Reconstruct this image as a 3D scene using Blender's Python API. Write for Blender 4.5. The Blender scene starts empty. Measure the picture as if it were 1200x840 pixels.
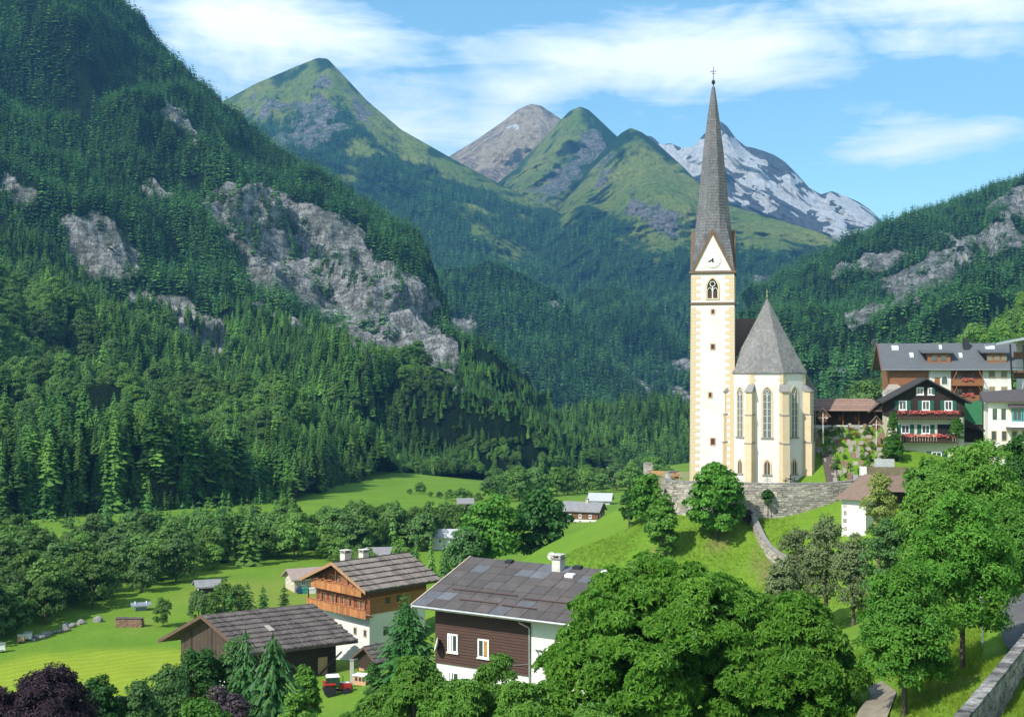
import bpy, math, random
import numpy as np
from mathutils import Vector, Matrix
random.seed(7)
SC = bpy.context.scene
COL = SC.collection
R = math.radians
# ------------------------------------------------------------------ camera, sky, sun, exposure
F, HZ = 1500.0, 440.0                 # focal length in photo pixels, horizon row
def at(px, py, Y):                    # a photo pixel at a distance Y (metres ahead of the camera)
    return ((px - 600.0) / F * Y, Y, (HZ - py) / F * Y)
cd = bpy.data.cameras.new('camera'); cam = bpy.data.objects.new('camera', cd); COL.objects.link(cam)
cam.rotation_euler = (R(90), 0, 0); cd.sensor_width = 36; cd.lens = 36 * F / 1200
cd.shift_y = (HZ - 420) / 1200; cd.clip_start = .5; cd.clip_end = 60000
SC.camera = cam
SC.view_settings.view_transform = 'Standard'; SC.view_settings.look = 'None'
SC.view_settings.exposure = 0.82; SC.view_settings.gamma = 1
SC.cycles.use_denoising = True
SC.cycles.max_bounces = 6; SC.cycles.volume_bounces = 0; SC.cycles.transparent_max_bounces = 6
SUN = Vector((-.56, -.54, .74)).normalized()      # direction to the sun
SUN_EL = math.asin(SUN.z); SUN_AZ = math.atan2(SUN.x, SUN.y)
sl = bpy.data.lights.new('sun', 'SUN'); sl.energy = 3.7; sl.angle = R(.5); sl.color = (1, .962, .90)
so = bpy.data.objects.new('sun', sl); COL.objects.link(so)
so.rotation_euler = SUN.to_track_quat('Z', 'Y').to_euler()

class NT:                                         # terse node-tree writer
    def __init__(s, nt): s.nt = nt; nt.nodes.clear()
    def n(s, t, **kw):
        nd = s.nt.nodes.new(t)
        for k, v in kw.items():
            if k[0] == 'i' and k[1:].isdigit(): s.put(nd.inputs[int(k[1:])], v)
            elif k[:3] == 'in_': s.put(nd.inputs[k[3:].replace('_', ' ')], v)
            else: setattr(nd, k, v)
        return nd
    def put(s, sock, v):
        if isinstance(v, bpy.types.NodeSocket): s.nt.links.new(v, sock)
        elif isinstance(v, bpy.types.Node): s.nt.links.new(v.outputs[0], sock)
        else: sock.default_value = v
    def m(s, op, a, b=0.0, c=None, clamp=False):
        nd = s.n('ShaderNodeMath', operation=op, use_clamp=clamp); s.put(nd.inputs[0], a); s.put(nd.inputs[1], b)
        if c is not None: s.put(nd.inputs[2], c)
        return nd.outputs[0]
    def mix(s, f, a, b, blend='MIX'):
        nd = s.n('ShaderNodeMix', data_type='RGBA', blend_type=blend)
        s.put(nd.inputs[0], f)
        for k, v in ((6, a), (7, b)):
            s.put(nd.inputs[k], (tuple(v) + (1,))[:4] if isinstance(v, (tuple, list)) else v)
        return nd.outputs[2]
    def noise(s, vec, scale, detail=4, rough=.55, dist=0.0):
        nd = s.n('ShaderNodeTexNoise'); s.put(nd.inputs['Vector'], vec)
        nd.inputs['Scale'].default_value = scale; nd.inputs['Detail'].default_value = detail
        nd.inputs['Roughness'].default_value = rough; nd.inputs['Distortion'].default_value = dist
        return nd.outputs['Fac']
    def ramp(s, f, lo, hi, a=0.0, b=1.0):
        nd = s.n('ShaderNodeMapRange'); s.put(nd.inputs[0], f)
        for k, v in zip((1, 2, 3, 4), (lo, hi, a, b)): s.put(nd.inputs[k], v)
        return nd.outputs[0]

w = bpy.data.worlds.new('World'); SC.world = w; w.use_nodes = True
T = NT(w.node_tree)
sky = T.n('ShaderNodeTexSky', sky_type='NISHITA', sun_disc=False, sun_elevation=SUN_EL, sun_rotation=SUN_AZ,
          altitude=1300, air_density=1.0, dust_density=.6, ozone_density=2.0)
tc = T.n('ShaderNodeTexCoord'); sp = T.n('ShaderNodeSeparateXYZ', i0=tc.outputs['Generated'])
az = T.m('ARCTAN2', sp.outputs[0], sp.outputs[1])
el = T.m('ARCSINE', sp.outputs[2])
cmb = T.n('ShaderNodeCombineXYZ', i0=az, i1=T.m('MULTIPLY', el, 1.9), i2=.3)
n1 = T.noise(cmb, 7.0, 9, .60, .5)
n2 = T.noise(cmb, 2.2, 4, .5, .2)
cmb3 = T.n('ShaderNodeCombineXYZ', i0=T.m('ADD', az, T.m('MULTIPLY', el, .9)), i1=T.m('MULTIPLY', el, 6.0), i2=.7)
n3 = T.noise(cmb3, 9.0, 8, .68, .8)
cov = None
# cloud banks: azimuth / elevation centre (from pixels), half sizes, tilt, weight
for (px, py, rx, ry, rot, wt) in ((300, 42, 165, 58, .1, .66), (455, 150, 170, 60, -.1, .62), (755, 70, 185, 42, -.06, 1.0),
                                  (610, 112, 95, 42, -.45, .75), (860, 88, 120, 24, 0, .7), (1120, 18, 150, 40, .15, .95), (1150, 66, 110, 26, .1, .6),
                                  (1075, 185, 160, 22, -.12, .62), (1010, 205, 80, 26, 0, .4), (1060, 148, 60, 14, .2, .35), (240, 130, 60, 40, 0, .3)):
    a0, e0 = math.atan((px - 600) / F), math.atan((HZ - py) / F)
    dx = T.m('SUBTRACT', az, a0); dy = T.m('SUBTRACT', el, e0)
    c_, s_ = math.cos(rot), math.sin(rot)
    u = T.m('MULTIPLY', T.m('SUBTRACT', T.m('MULTIPLY', dx, c_), T.m('MULTIPLY', dy, s_)), F / rx)
    v = T.m('MULTIPLY', T.m('ADD', T.m('MULTIPLY', dx, s_), T.m('MULTIPLY', dy, c_)), F / ry)
    d = T.m('SQRT', T.m('ADD', T.m('MULTIPLY', u, u), T.m('MULTIPLY', v, v)))
    g = T.ramp(d, 0.0, 1.55, wt, 0.0)
    cov = g if cov is None else T.m('MAXIMUM', cov, g)
away = T.ramp(T.m('ABSOLUTE', az), .45, .7, 0.0, 1.0)            # the same broken cloud goes on round the sky
cov = T.m('MAXIMUM', cov, T.m('MULTIPLY', away, T.ramp(n2, .45, .7, 0, .8)))
dens = T.m('ADD', cov, T.m('ADD', T.m('MULTIPLY', T.m('SUBTRACT', n1, .5), 1.5), T.m('MULTIPLY', T.m('SUBTRACT', n3, .5), .8)))
fac = T.ramp(dens, .17, .74); fac = T.m('MULTIPLY', T.m('POWER', fac, .85), .96)
shade = T.ramp(n1, .3, .7, .90, 1.0)
skyc = T.mix(1.0, sky.outputs[0], (.83, 1.0, .86), 'MULTIPLY')
cl = T.mix(1.0, (7.3, 7.4, 7.5), shade, 'MULTIPLY')
out = T.mix(fac, skyc, cl)
bg = T.n('ShaderNodeBackground', i0=out, i1=.15)
T.n('ShaderNodeOutputWorld', i0=bg.outputs[0])

# ------------------------------------------------------------------ bookkeeping helpers
GROUPN = {}
def tag(o, label=None, cat=None, group=None, kind=None):
    for k, v in (('label', label), ('category', cat), ('group', group), ('kind', kind)):
        if v: o[k] = v
    return o
def thing(name, label, cat, loc=(0, 0, 0), rz=0.0, group=None):
    o = bpy.data.objects.new(name, None); COL.objects.link(o); o.empty_display_size = .5
    o.location = loc; o.rotation_euler = (0, 0, rz)
    return tag(o, label, cat, group)
def link(name, me, parent=None, mat=None):
    o = bpy.data.objects.new(name, me); COL.objects.link(o)
    if parent: o.parent = parent
    if mat and not me.materials: me.materials.append(mat)
    return o
def copy_tree(o, parent=None):
    c = o.copy(); COL.objects.link(c)
    if parent: c.parent = parent
    for ch in o.children: copy_tree(ch, c)
    return c
def np_mesh(name, V, Fq, mat=None, smooth=False):      # V (n,3); Fq (m,3|4) index array
    me = bpy.data.meshes.new(name); V = np.asarray(V, np.float32); Fq = np.asarray(Fq, np.int32)
    k = Fq.shape[1]
    me.vertices.add(len(V)); me.vertices.foreach_set('co', V.ravel())
    me.loops.add(Fq.size); me.loops.foreach_set('vertex_index', Fq.ravel())
    me.polygons.add(len(Fq)); me.polygons.foreach_set('loop_start', np.arange(0, Fq.size, k, dtype=np.int32))
    me.polygons.foreach_set('use_smooth', np.full(len(Fq), smooth))
    me.update(calc_edges=True)
    if mat: me.materials.append(mat)
    return me
class MB:                                             # mesh collector
    def __init__(s, fr=None): s.v, s.f, s.fr = [], [], fr
    def add(s, vs, fs):
        b = len(s.v); s.v += [tuple(v) for v in vs]; s.f += [tuple(i + b for i in f) for f in fs]; return s
    def box(s, x0, x1, y0, y1, z0, z1):
        return s.add([(x0, y0, z0), (x1, y0, z0), (x1, y1, z0), (x0, y1, z0), (x0, y0, z1), (x1, y0, z1), (x1, y1, z1), (x0, y1, z1)],
                     [(0, 3, 2, 1), (4, 5, 6, 7), (0, 1, 5, 4), (1, 2, 6, 5), (2, 3, 7, 6), (3, 0, 4, 7)])
    def hexa(s, a, b):                                # two quads (bottom loop, top loop) of matching corners
        return s.add(list(a) + list(b), [(0, 3, 2, 1), (4, 5, 6, 7), (0, 1, 5, 4), (1, 2, 6, 5), (2, 3, 7, 6), (3, 0, 4, 7)])
    def prism(s, poly, y0, y1, axis='y'):             # polygon in x,z pushed along y (or x,y along z, or y,z along x)
        n = len(poly)
        def p(q, t): return (q[0], t, q[1]) if axis == 'y' else ((q[0], q[1], t) if axis == 'z' else (t, q[0], q[1]))
        vs = [p(q, y0) for q in poly] + [p(q, y1) for q in poly]
        fs = [tuple(range(n)), tuple(range(2 * n - 1, n - 1, -1))] + [(i, i + n, (i + 1) % n + n, (i + 1) % n) for i in range(n)]
        return s.add(vs, fs)
    def ring(s, outer, inner, y0, y1):                # frame between two matching outlines (x,z), y0 front
        n = len(outer); vs = [(q[0], y, q[1]) for y in (y0, y1) for P in (outer, inner) for q in P]; fs = []
        for i in range(n):
            j = (i + 1) % n
            fs += [(i, j, n + j, n + i), (2 * n + i, 3 * n + i, 3 * n + j, 2 * n + j), (i, 2 * n + i, 2 * n + j, j), (n + i, n + j, 3 * n + j, 3 * n + i)]
        return s.add(vs, fs)
    def tube(s, pts, rad, n=6, cap=True):
        pts = [Vector(p) for p in pts]; rr = rad if isinstance(rad, (list, tuple)) else [rad] * len(pts)
        b = len(s.v); vs, fs = [], []
        for i, p in enumerate(pts):
            d = (pts[min(i + 1, len(pts) - 1)] - pts[max(i - 1, 0)]).normalized()
            a = d.orthogonal().normalized() if abs(d.z) < .99 else Vector((1, 0, 0)); a = (a - d * a.dot(d)).normalized(); c = d.cross(a)
            for k in range(n):
                t = 2 * math.pi * k / n; vs.append(p + (a * math.cos(t) + c * math.sin(t)) * rr[i])
        for i in range(len(pts) - 1):
            for k in range(n): fs.append((i * n + k, i * n + (k + 1) % n, (i + 1) * n + (k + 1) % n, (i + 1) * n + k))
        if cap: fs += [tuple(range(n - 1, -1, -1)), tuple(range((len(pts) - 1) * n, len(pts) * n))]
        return s.add(vs, fs)
    def lathe(s, prof, n=12, c=(0, 0), rot=0.0):      # prof (r,z)
        vs, fs = [], []
        for (r, z) in prof:
            for k in range(n):
                t = rot + 2 * math.pi * k / n; vs.append((c[0] + r * math.cos(t), c[1] + r * math.sin(t), z))
        for i in range(len(prof) - 1):
            for k in range(n): fs.append((i * n + k, i * n + (k + 1) % n, (i + 1) * n + (k + 1) % n, (i + 1) * n + k))
        fs += [tuple(range(n - 1, -1, -1)), tuple(range((len(prof) - 1) * n, len(prof) * n))]
        return s.add(vs, fs)
    def mesh(s, name, mat=None, smooth=False):
        me = bpy.data.meshes.new(name)
        vs = s.v
        if s.fr: vs = [s.fr(v) for v in vs]
        me.from_pydata(vs, [], s.f); me.update()
        if smooth: me.polygons.foreach_set('use_smooth', [True] * len(me.polygons))
        if mat: me.materials.append(mat)
        return me
    def build(s, name, mat, parent=None, smooth=False, kind=None, label=None):
        o = link(name, s.mesh(name, mat, smooth), parent)
        return tag(o, label, kind=kind)

# ------------------------------------------------------------------ numpy noise
def _h(ix, iy, iz, s):
    n = (ix.astype(np.int64) * 374761393 + iy.astype(np.int64) * 668265263 + iz.astype(np.int64) * 2147483647 + s * 1274126177) & 0xffffffff
    n = ((n ^ (n >> 13)) * 1274126177) & 0xffffffff
    n = ((n ^ (n >> 16)) * 2246822519) & 0xffffffff
    return ((n ^ (n >> 15)) & 0xffff) / 32767.5 - 1.0
def vnoise(P, s=0):
    i = np.floor(P).astype(np.int64); f = P - i; f = f * f * f * (f * (f * 6 - 15) + 10); r = 0
    for a in (0, 1):
        for b in (0, 1):
            for c in (0, 1):
                wgt = (f[:, 0] if a else 1 - f[:, 0]) * (f[:, 1] if b else 1 - f[:, 1]) * (f[:, 2] if c else 1 - f[:, 2])
                r = r + wgt * _h(i[:, 0] + a, i[:, 1] + b, i[:, 2] + c, s)
    return r
def fbm(P, scale, octv=4, s=0, gain=.5):
    r, a, q = 0, 1.0, P / scale
    for k in range(octv):
        r = r + a * vnoise(q, s + k); q = q * 2.03 + 11.3; a *= gain
    return r
def ridged(P, scale, octv=3, s=0):
    r, a, q = 0, 1.0, P / scale
    for k in range(octv):
        r = r + a * (1 - 2 * np.abs(vnoise(q, s + k))); q = q * 2.1 + 5.7; a *= .5
    return r
def sdpoly(px, py, poly):                              # signed distance in pixels, positive inside
    poly = np.asarray(poly, float); d = np.full(px.shape, 1e9); ins = np.zeros(px.shape, bool)
    for (x0, y0), (x1, y1) in zip(poly, np.roll(poly, -1, 0)):
        ex, ey = x1 - x0, y1 - y0
        t = np.clip(((px - x0) * ex + (py - y0) * ey) / (ex * ex + ey * ey + 1e-9), 0, 1)
        d = np.minimum(d, np.hypot(px - x0 - t * ex, py - y0 - t * ey))
        cross = ((y0 > py) != (y1 > py)) & (px < (x1 - x0) * (py - y0) / (y1 - y0 + 1e-12) + x0)
        ins ^= cross
    return np.where(ins, d, -d)
def sstep(a, b, x):
    t = np.clip((x - a) / (b - a), 0, 1); return t * t * (3 - 2 * t)

# ------------------------------------------------------------------ materials
MATS = {}
def new_mat(name):
    m = bpy.data.materials.new(name); m.use_nodes = True; return m, NT(m.node_tree)
def finish(T, bsdf): T.n('ShaderNodeOutputMaterial', i0=bsdf)
def surf(name, c1, c2=None, scale=2.0, rough=.8, bump=.0, bscale=None, stretch=(1, 1, 1), detail=5, metal=0, rnd=0.0, spots=None, spec=.3):
    """plain weathered surface: two tones mixed by noise, fine relief, optional per-object tint and blotches"""
    if name in MATS: return MATS[name]
    m, T = new_mat(name); tc = T.n('ShaderNodeTexCoord')
    mp = T.n('ShaderNodeMapping', i0=tc.outputs['Object']); mp.inputs['Scale'].default_value = stretch
    n = T.noise(mp, scale, detail, .6)
    c = T.mix(T.ramp(n, .32, .68), c1, c2 or tuple(v * .8 for v in c1))
    if spots:
        n2 = T.noise(tc.outputs['Object'], spots[0], 4, .6); c = T.mix(T.ramp(n2, spots[1], spots[1] + .12, 0, spots[3] if len(spots) > 3 else .8), c, spots[2])
    if rnd:
        oi = T.n('ShaderNodeObjectInfo'); c = T.mix(1.0, c, T.ramp(oi.outputs['Random'], 0, 1, 1 - rnd, 1 + rnd), 'MULTIPLY')
    b = T.n('ShaderNodeBsdfPrincipled'); T.put(b.inputs['Base Color'], c)
    b.inputs['Roughness'].default_value = rough; b.inputs['Metallic'].default_value = metal; b.inputs['Specular IOR Level'].default_value = spec
    if bump:
        bn = T.noise(mp, bscale or scale * 4, 4, .6); bp = T.n('ShaderNodeBump', in_Strength=bump, in_Height=bn); bp.inputs['Distance'].default_value = .05
        T.put(b.inputs['Normal'], bp)
    finish(T, b.outputs[0]); MATS[name] = m; return m
def leaf(name, c1, c2, trans=.35, rnd=.35, hue=None, nscale=.6):
    """foliage: diffuse + translucent, tone varying over the crown and from tree to tree"""
    if name in MATS: return MATS[name]
    m, T = new_mat(name); geo = T.n('ShaderNodeNewGeometry'); tc = T.n('ShaderNodeTexCoord'); oi = T.n('ShaderNodeObjectInfo')
    ri = T.ramp(geo.outputs['Random Per Island'], 0, 1, 0, 1)
    n = T.noise(tc.outputs['Object'], nscale, 3, .6)
    c = T.mix(T.m('MULTIPLY', T.m('ADD', ri, T.ramp(n, .3, .7)), .5), c1, c2)
    if hue: c = T.mix(T.ramp(oi.outputs['Random'], .45, .9), c, hue)
    rr = T.m('FRACT', T.m('MULTIPLY', oi.outputs['Random'], 7.31))
    c = T.mix(1.0, c, T.ramp(rr, 0, 1, 1 - rnd, 1 + rnd), 'MULTIPLY')
    c = T.mix(1.0, c, T.ramp(T.noise(oi.outputs['Location'], .013, 3, .6), .3, .7, .72, 1.32), 'MULTIPLY')
    d = T.n('ShaderNodeBsdfPrincipled'); T.put(d.inputs['Base Color'], c); d.inputs['Roughness'].default_value = .55; d.inputs['Specular IOR Level'].default_value = .25
    t = T.n('ShaderNodeBsdfTranslucent', i0=T.mix(1.0, c, (1.05, 1.12, .5), 'MULTIPLY'))
    mx = T.n('ShaderNodeMixShader', i0=trans, i1=d.outputs[0], i2=t.outputs[0])
    finish(T, mx.outputs[0]); MATS[name] = m; return m
# ------------------------------------------------------------------ ground
CP = np.array([(-100,150,-43),(-60,150,-42),(-40,165,-41),(-20,185,-40.5),(-120,250,-43),(-60,250,-43),(-40,280,-43.5),(0,280,-44),(-100,330,-43.5),
 (0,350,-44.5),(40,350,-44.5),(-60,420,-45),(20,450,-46),(60,450,-46),(-40,520,-48.5),(0,600,-54),(60,600,-54),(-70,650,-47.5),(-110,600,-46),(-30,650,-52),(0,700,-58.5),(100,600,-53),(60,850,-68),(-20,850,-68),(-100,760,-60),(0,1000,-80),(-200,900,-70),
 (-300,400,-44),(-300,700,-54),(-5,112,-29.8),(10,105,-28.5),(-8,128,-33),(-25,110,-36),(-40,130,-40),(-20,150,-38.6),(0,150,-34),(12,150,-30),
 (-30,158,-40.2),(0,80,-29),(-15,70,-31),(-25,70,-33),(-40,90,-37),(10,60,-25),(0,40,-20),(-20,40,-24),(10,30,-13),(-10,20,-13),(0,5,-5),(-60,60,-30),
 (23.8,68,-15.9),(19.4,64,-17.1),(18.4,66,-17.4),(17.2,50,-14.5),(26.2,66,-14.5),(36.3,84,-14.7),(32.7,84.2,-14.9),(25.4,66.4,-15),(20,50,-13.2),(25,50,-12.9),
 (35,66,-12.8),(45,84,-13),(22,40,-12),(40,110,-18.5),(20,110,-24),(60,110,-13),(32,130,-27),(46,140,-23),(60,150,-17.5),(42,160,-25.5),(36,165,-26.5),(52,160,-20.5),(30,145,-30),(12,90,-26),(10,75,-25),(16,75,-21),
 (62,172,-16.5),(75,175,-13),(64,192,-13.4),(70,195,-13),(50,187,-15.3),(58,187,-15),(47,190,-14.8),(75,215,-11.5),(100,215,-11),(120,250,-5),(100,150,-11),(66,230,-10),(60,270,-16),(46,177,-20.3),(54,177,-18.5),(48,206,-8.8),(62,206,-8.4),
 (34,262,-34),(10,240,-42),(60,320,-34),(120,300,-4),(150,220,-2),(90,110,-10),(200,500,-20),(400,900,-20),(0,1500,-95),(-500,1500,-95),(600,1500,-70),(0,4000,-70),(3000,4000,-70),(-3000,4000,-70),(0,9500,-80),(6500,9500,-80),(-6500,9500,-80)], float)
def _ker(A, B):
    d = np.hypot(A[:, None, 0] - B[None, :, 0], A[:, None, 1] - B[None, :, 1]); return np.sqrt(d * d + 9)
_P = np.column_stack([np.ones(len(CP)), CP[:, :2]])
_A = np.block([[_ker(CP, CP) - np.eye(len(CP)) * .6, _P], [_P.T, np.zeros((3, 3))]])
_S = np.linalg.solve(_A, np.concatenate([CP[:, 2], np.zeros(3)]))
YARD = [(22.6, 192), (23.2, 186.5), (30, 183.5), (38, 182), (46, 183), (54.5, 186), (57, 190), (57, 214), (24, 216)]
def ground_z(x, y):
    x, y = np.atleast_1d(np.asarray(x, float)), np.atleast_1d(np.asarray(y, float))
    z = np.empty(x.shape); xf, yf, zf = x.ravel(), y.ravel(), z.ravel()
    for a in range(0, xf.size, 20000):
        Q = np.column_stack([xf[a:a + 20000], yf[a:a + 20000]])
        zf[a:a + 20000] = _ker(Q, CP) @ _S[:-3] + np.column_stack([np.ones(len(Q)), Q]) @ _S[-3:]
    z = zf.reshape(x.shape)
    d = np.maximum(0, -sdpoly(x, y, YARD))
    mound = -19.9 - .47 * d - .0016 * d * d + 1.0 * fbm(np.column_stack([x.ravel(), y.ravel(), x.ravel() * 0]), 9, 3, 5).reshape(x.shape) * sstep(2, 10, d) * .6
    k = 2.0; hmx = np.clip(.5 + .5 * (mound - z) / k, 0, 1)
    return z + (mound - z) * hmx + k * hmx * (1 - hmx)
def gz(x, y): return float(ground_z(x, y)[0])

ys = np.concatenate([np.geomspace(6, 1200, 300), np.geomspace(1250, 9800, 24)])
ss = np.linspace(-.8, .8, 300)
Yg, Sg = np.meshgrid(ys, ss, indexing='ij'); Xg = Yg * Sg
Zg = ground_z(Xg, Yg)
pq = np.column_stack([Xg.ravel(), Yg.ravel(), Xg.ravel() * 0])
Zg = Zg + (.14 * fbm(pq, 4.0, 3, 2) * sstep(900, 300, Yg.ravel())).reshape(Zg.shape)
def grid_faces(ny, nx):
    i = np.arange(ny - 1)[:, None] * nx + np.arange(nx - 1)[None, :]
    return np.stack([i, i + 1, i + nx + 1, i + nx], -1).reshape(-1, 4)
gm = np_mesh('ground', np.column_stack([Xg.ravel(), Yg.ravel(), Zg.ravel()]), grid_faces(*Yg.shape), smooth=True)
PXg, PYg = (600 + F * Sg).ravel(), (HZ - F * Zg / Yg).ravel()
def fattr(me, name, val):
    a = me.attributes.new(name, 'FLOAT', 'POINT'); a.data.foreach_set('value', np.asarray(val, np.float32).ravel())
# hay meadow already cut (yellower, streaked) and worn earth patches, as the field itself is
cutp = np.column_stack(((np.array([(-200, 900), (-60, 775), (40, 752), (110, 747), (205, 748), (330, 760), (330, 1000)]))))
def px2plain(p, z=-42.0): Y = F * -z / (p[:, 1] - HZ); return np.column_stack([(p[:, 0] - 600) / F * Y, Y])
CUT = px2plain(cutp.T.astype(float)); HAY = px2plain(np.array([(140, 735), (205, 700), (330, 715), (420, 690), (420, 668), (240, 672)], float))
wob = 3 * fbm(pq, 14, 2, 8)
fattr(gm, 'cut', sstep(-4, 4, sdpoly(Xg.ravel(), Yg.ravel(), CUT) + wob))
fattr(gm, 'hay', sstep(-4, 4, sdpoly(Xg.ravel(), Yg.ravel(), HAY) + wob))
fattr(gm, 'far', sstep(900, 1300, Yg.ravel()))
EARTH = [(34, 168.5, 2.2), (20, 176, 2.0), (33, 171, 1.6), (23.8, 68, 1.5), (22.0, 66, 2.0), (13, 170, 1.2), (29, 178, 1.5)]
ea = np.zeros(pq.shape[0])
for (x, y, r) in EARTH: ea = np.maximum(ea, sstep(1.3, .2, np.hypot(pq[:, 0] - x, (pq[:, 1] - y) * .6) / r + .5 * fbm(pq, 1.5, 3, 4)))
fattr(gm, 'earth', ea * .75)
m, T = new_mat('meadow_grass'); tc = T.n('ShaderNodeTexCoord'); ob = tc.outputs['Object']
at_ = lambda n: T.n('ShaderNodeAttribute', attribute_name=n).outputs['Fac']
n1 = T.noise(ob, .05, 6, .62); n2 = T.noise(ob, .9, 6, .65); n3 = T.noise(ob, 7, 4, .7)
c = T.mix(T.ramp(n1, .35, .65), (.098, .200, .016), (.140, .240, .022))
c = T.mix(T.m('MULTIPLY', T.ramp(n2, .45, .72), .6), c, (.170, .24, .034))
mp = T.n('ShaderNodeMapping', i0=ob); mp.inputs['Rotation'].default_value = (0, 0, R(62)); mp.inputs['Scale'].default_value = (1, 1, 1)
wv = T.n('ShaderNodeTexWave', i0=mp); wv.inputs['Scale'].default_value = .105; wv.inputs['Distortion'].default_value = 9.5; wv.inputs['Detail'].default_value = 3; wv.inputs['Detail Scale'].default_value = .35
stre = T.m('MULTIPLY', T.ramp(wv.outputs['Fac'], .55, .95), T.ramp(n2, .3, .6, .4, 1))
cc = T.mix(T.m('MULTIPLY', stre, .55), T.mix(T.ramp(n1, .3, .7), (.19, .28, .016), (.245, .30, .022)), (.30, .36, .06))
c = T.mix(at_('cut'), c, cc)
c = T.mix(T.m('MULTIPLY', at_('hay'), .75), c, T.mix(T.ramp(n2, .3, .7), (.17, .235, .030), (.21, .24, .045)))
c = T.mix(at_('earth'), c, (.20, .15, .075)); c = T.mix(at_('far'), c, (.03, .06, .02))
c = T.mix(1.0, c, T.ramp(n3, .25, .75, .66, 1.3), 'MULTIPLY')
b = T.n('ShaderNodeBsdfPrincipled'); T.put(b.inputs['Base Color'], c); b.inputs['Roughness'].default_value = .9; b.inputs['Specular IOR Level'].default_value = .1
bp = T.n('ShaderNodeBump', in_Strength=.6, in_Height=T.m('ADD', n3, T.m('MULTIPLY', n2, 1.5))); bp.inputs['Distance'].default_value = .25
T.put(b.inputs['Normal'], bp); finish(T, b.outputs[0])
tag(link('ground', gm, mat=m), kind='structure')

# ------------------------------------------------------------------ tree models (unit height 1, base at z=0)
def conifer_mesh(name, tiers, per, seed, width=.17, droop=.45, base=.10, tuft=2, soft=0.0):
    """whorls of drooping boughs, each bough a few needle fans"""
    rg = np.random.default_rng(seed); V, Fc = [], []
    for t in range(tiers):
        f = (t + rg.uniform(-.3, .3)) / tiers; z0 = base + (1 - base) * f
        rad = width * ((1 - f) ** (.8 if soft == 0 else .62)) * rg.uniform(.8, 1.15) + .012
        k = max(3, int(per * (.45 + .55 * (1 - f))))
        off = rg.uniform(0, 6.28)
        for j in range(k):
            a = off + 6.283 * j / k + rg.uniform(-.3, .3); r = rad * rg.uniform(.72, 1.15)
            ca, sa = math.cos(a), math.sin(a); dz = -droop * r * rg.uniform(.5, 1.4); wd = r * rg.uniform(.30, .46)
            for q in range(tuft):
                tw = rg.uniform(-.6, .6); r0 = r * (.12 + .38 * q); r1 = r * (.62 + .38 * q) if tuft > 1 else r
                zt = z0 + rg.uniform(-.012, .012); w_ = wd * (1 - .25 * q)
                b = len(V)
                def pt(rr, s, lift=0): return (ca * rr - sa * s, sa * rr + ca * s, zt + dz * (rr / r) ** 1.3 + lift)
                V += [pt(r0, 0, .012), pt((r0 + r1) * .55, -w_, -.015 + tw * .02), pt(r1, rg.uniform(-.3, .3) * w_, -.01), pt((r0 + r1) * .55, w_, -.015 - tw * .02)]
                Fc.append((b, b + 1, b + 2, b + 3))
    b = len(V); V += [(.012, 0, 1 - .05), (-.008, .01, .95), (-.008, -.01, .95), (0, 0, 1.02)]; Fc += [(b, b + 1, b + 3, b + 3), (b + 1, b + 2, b + 3, b + 3)]
    V = np.array(V); 
    Fc = np.array(Fc); tri = Fc[:-2]; T3 = np.concatenate([tri[:, [0, 1, 2]], tri[:, [0, 2, 3]], Fc[-2:, :3]])
    return np_mesh(name, V, T3)
def blob_dirs(rg, n):
    d = rg.normal(size=(n, 3)); return d / np.linalg.norm(d, axis=1, keepdims=True)
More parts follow.
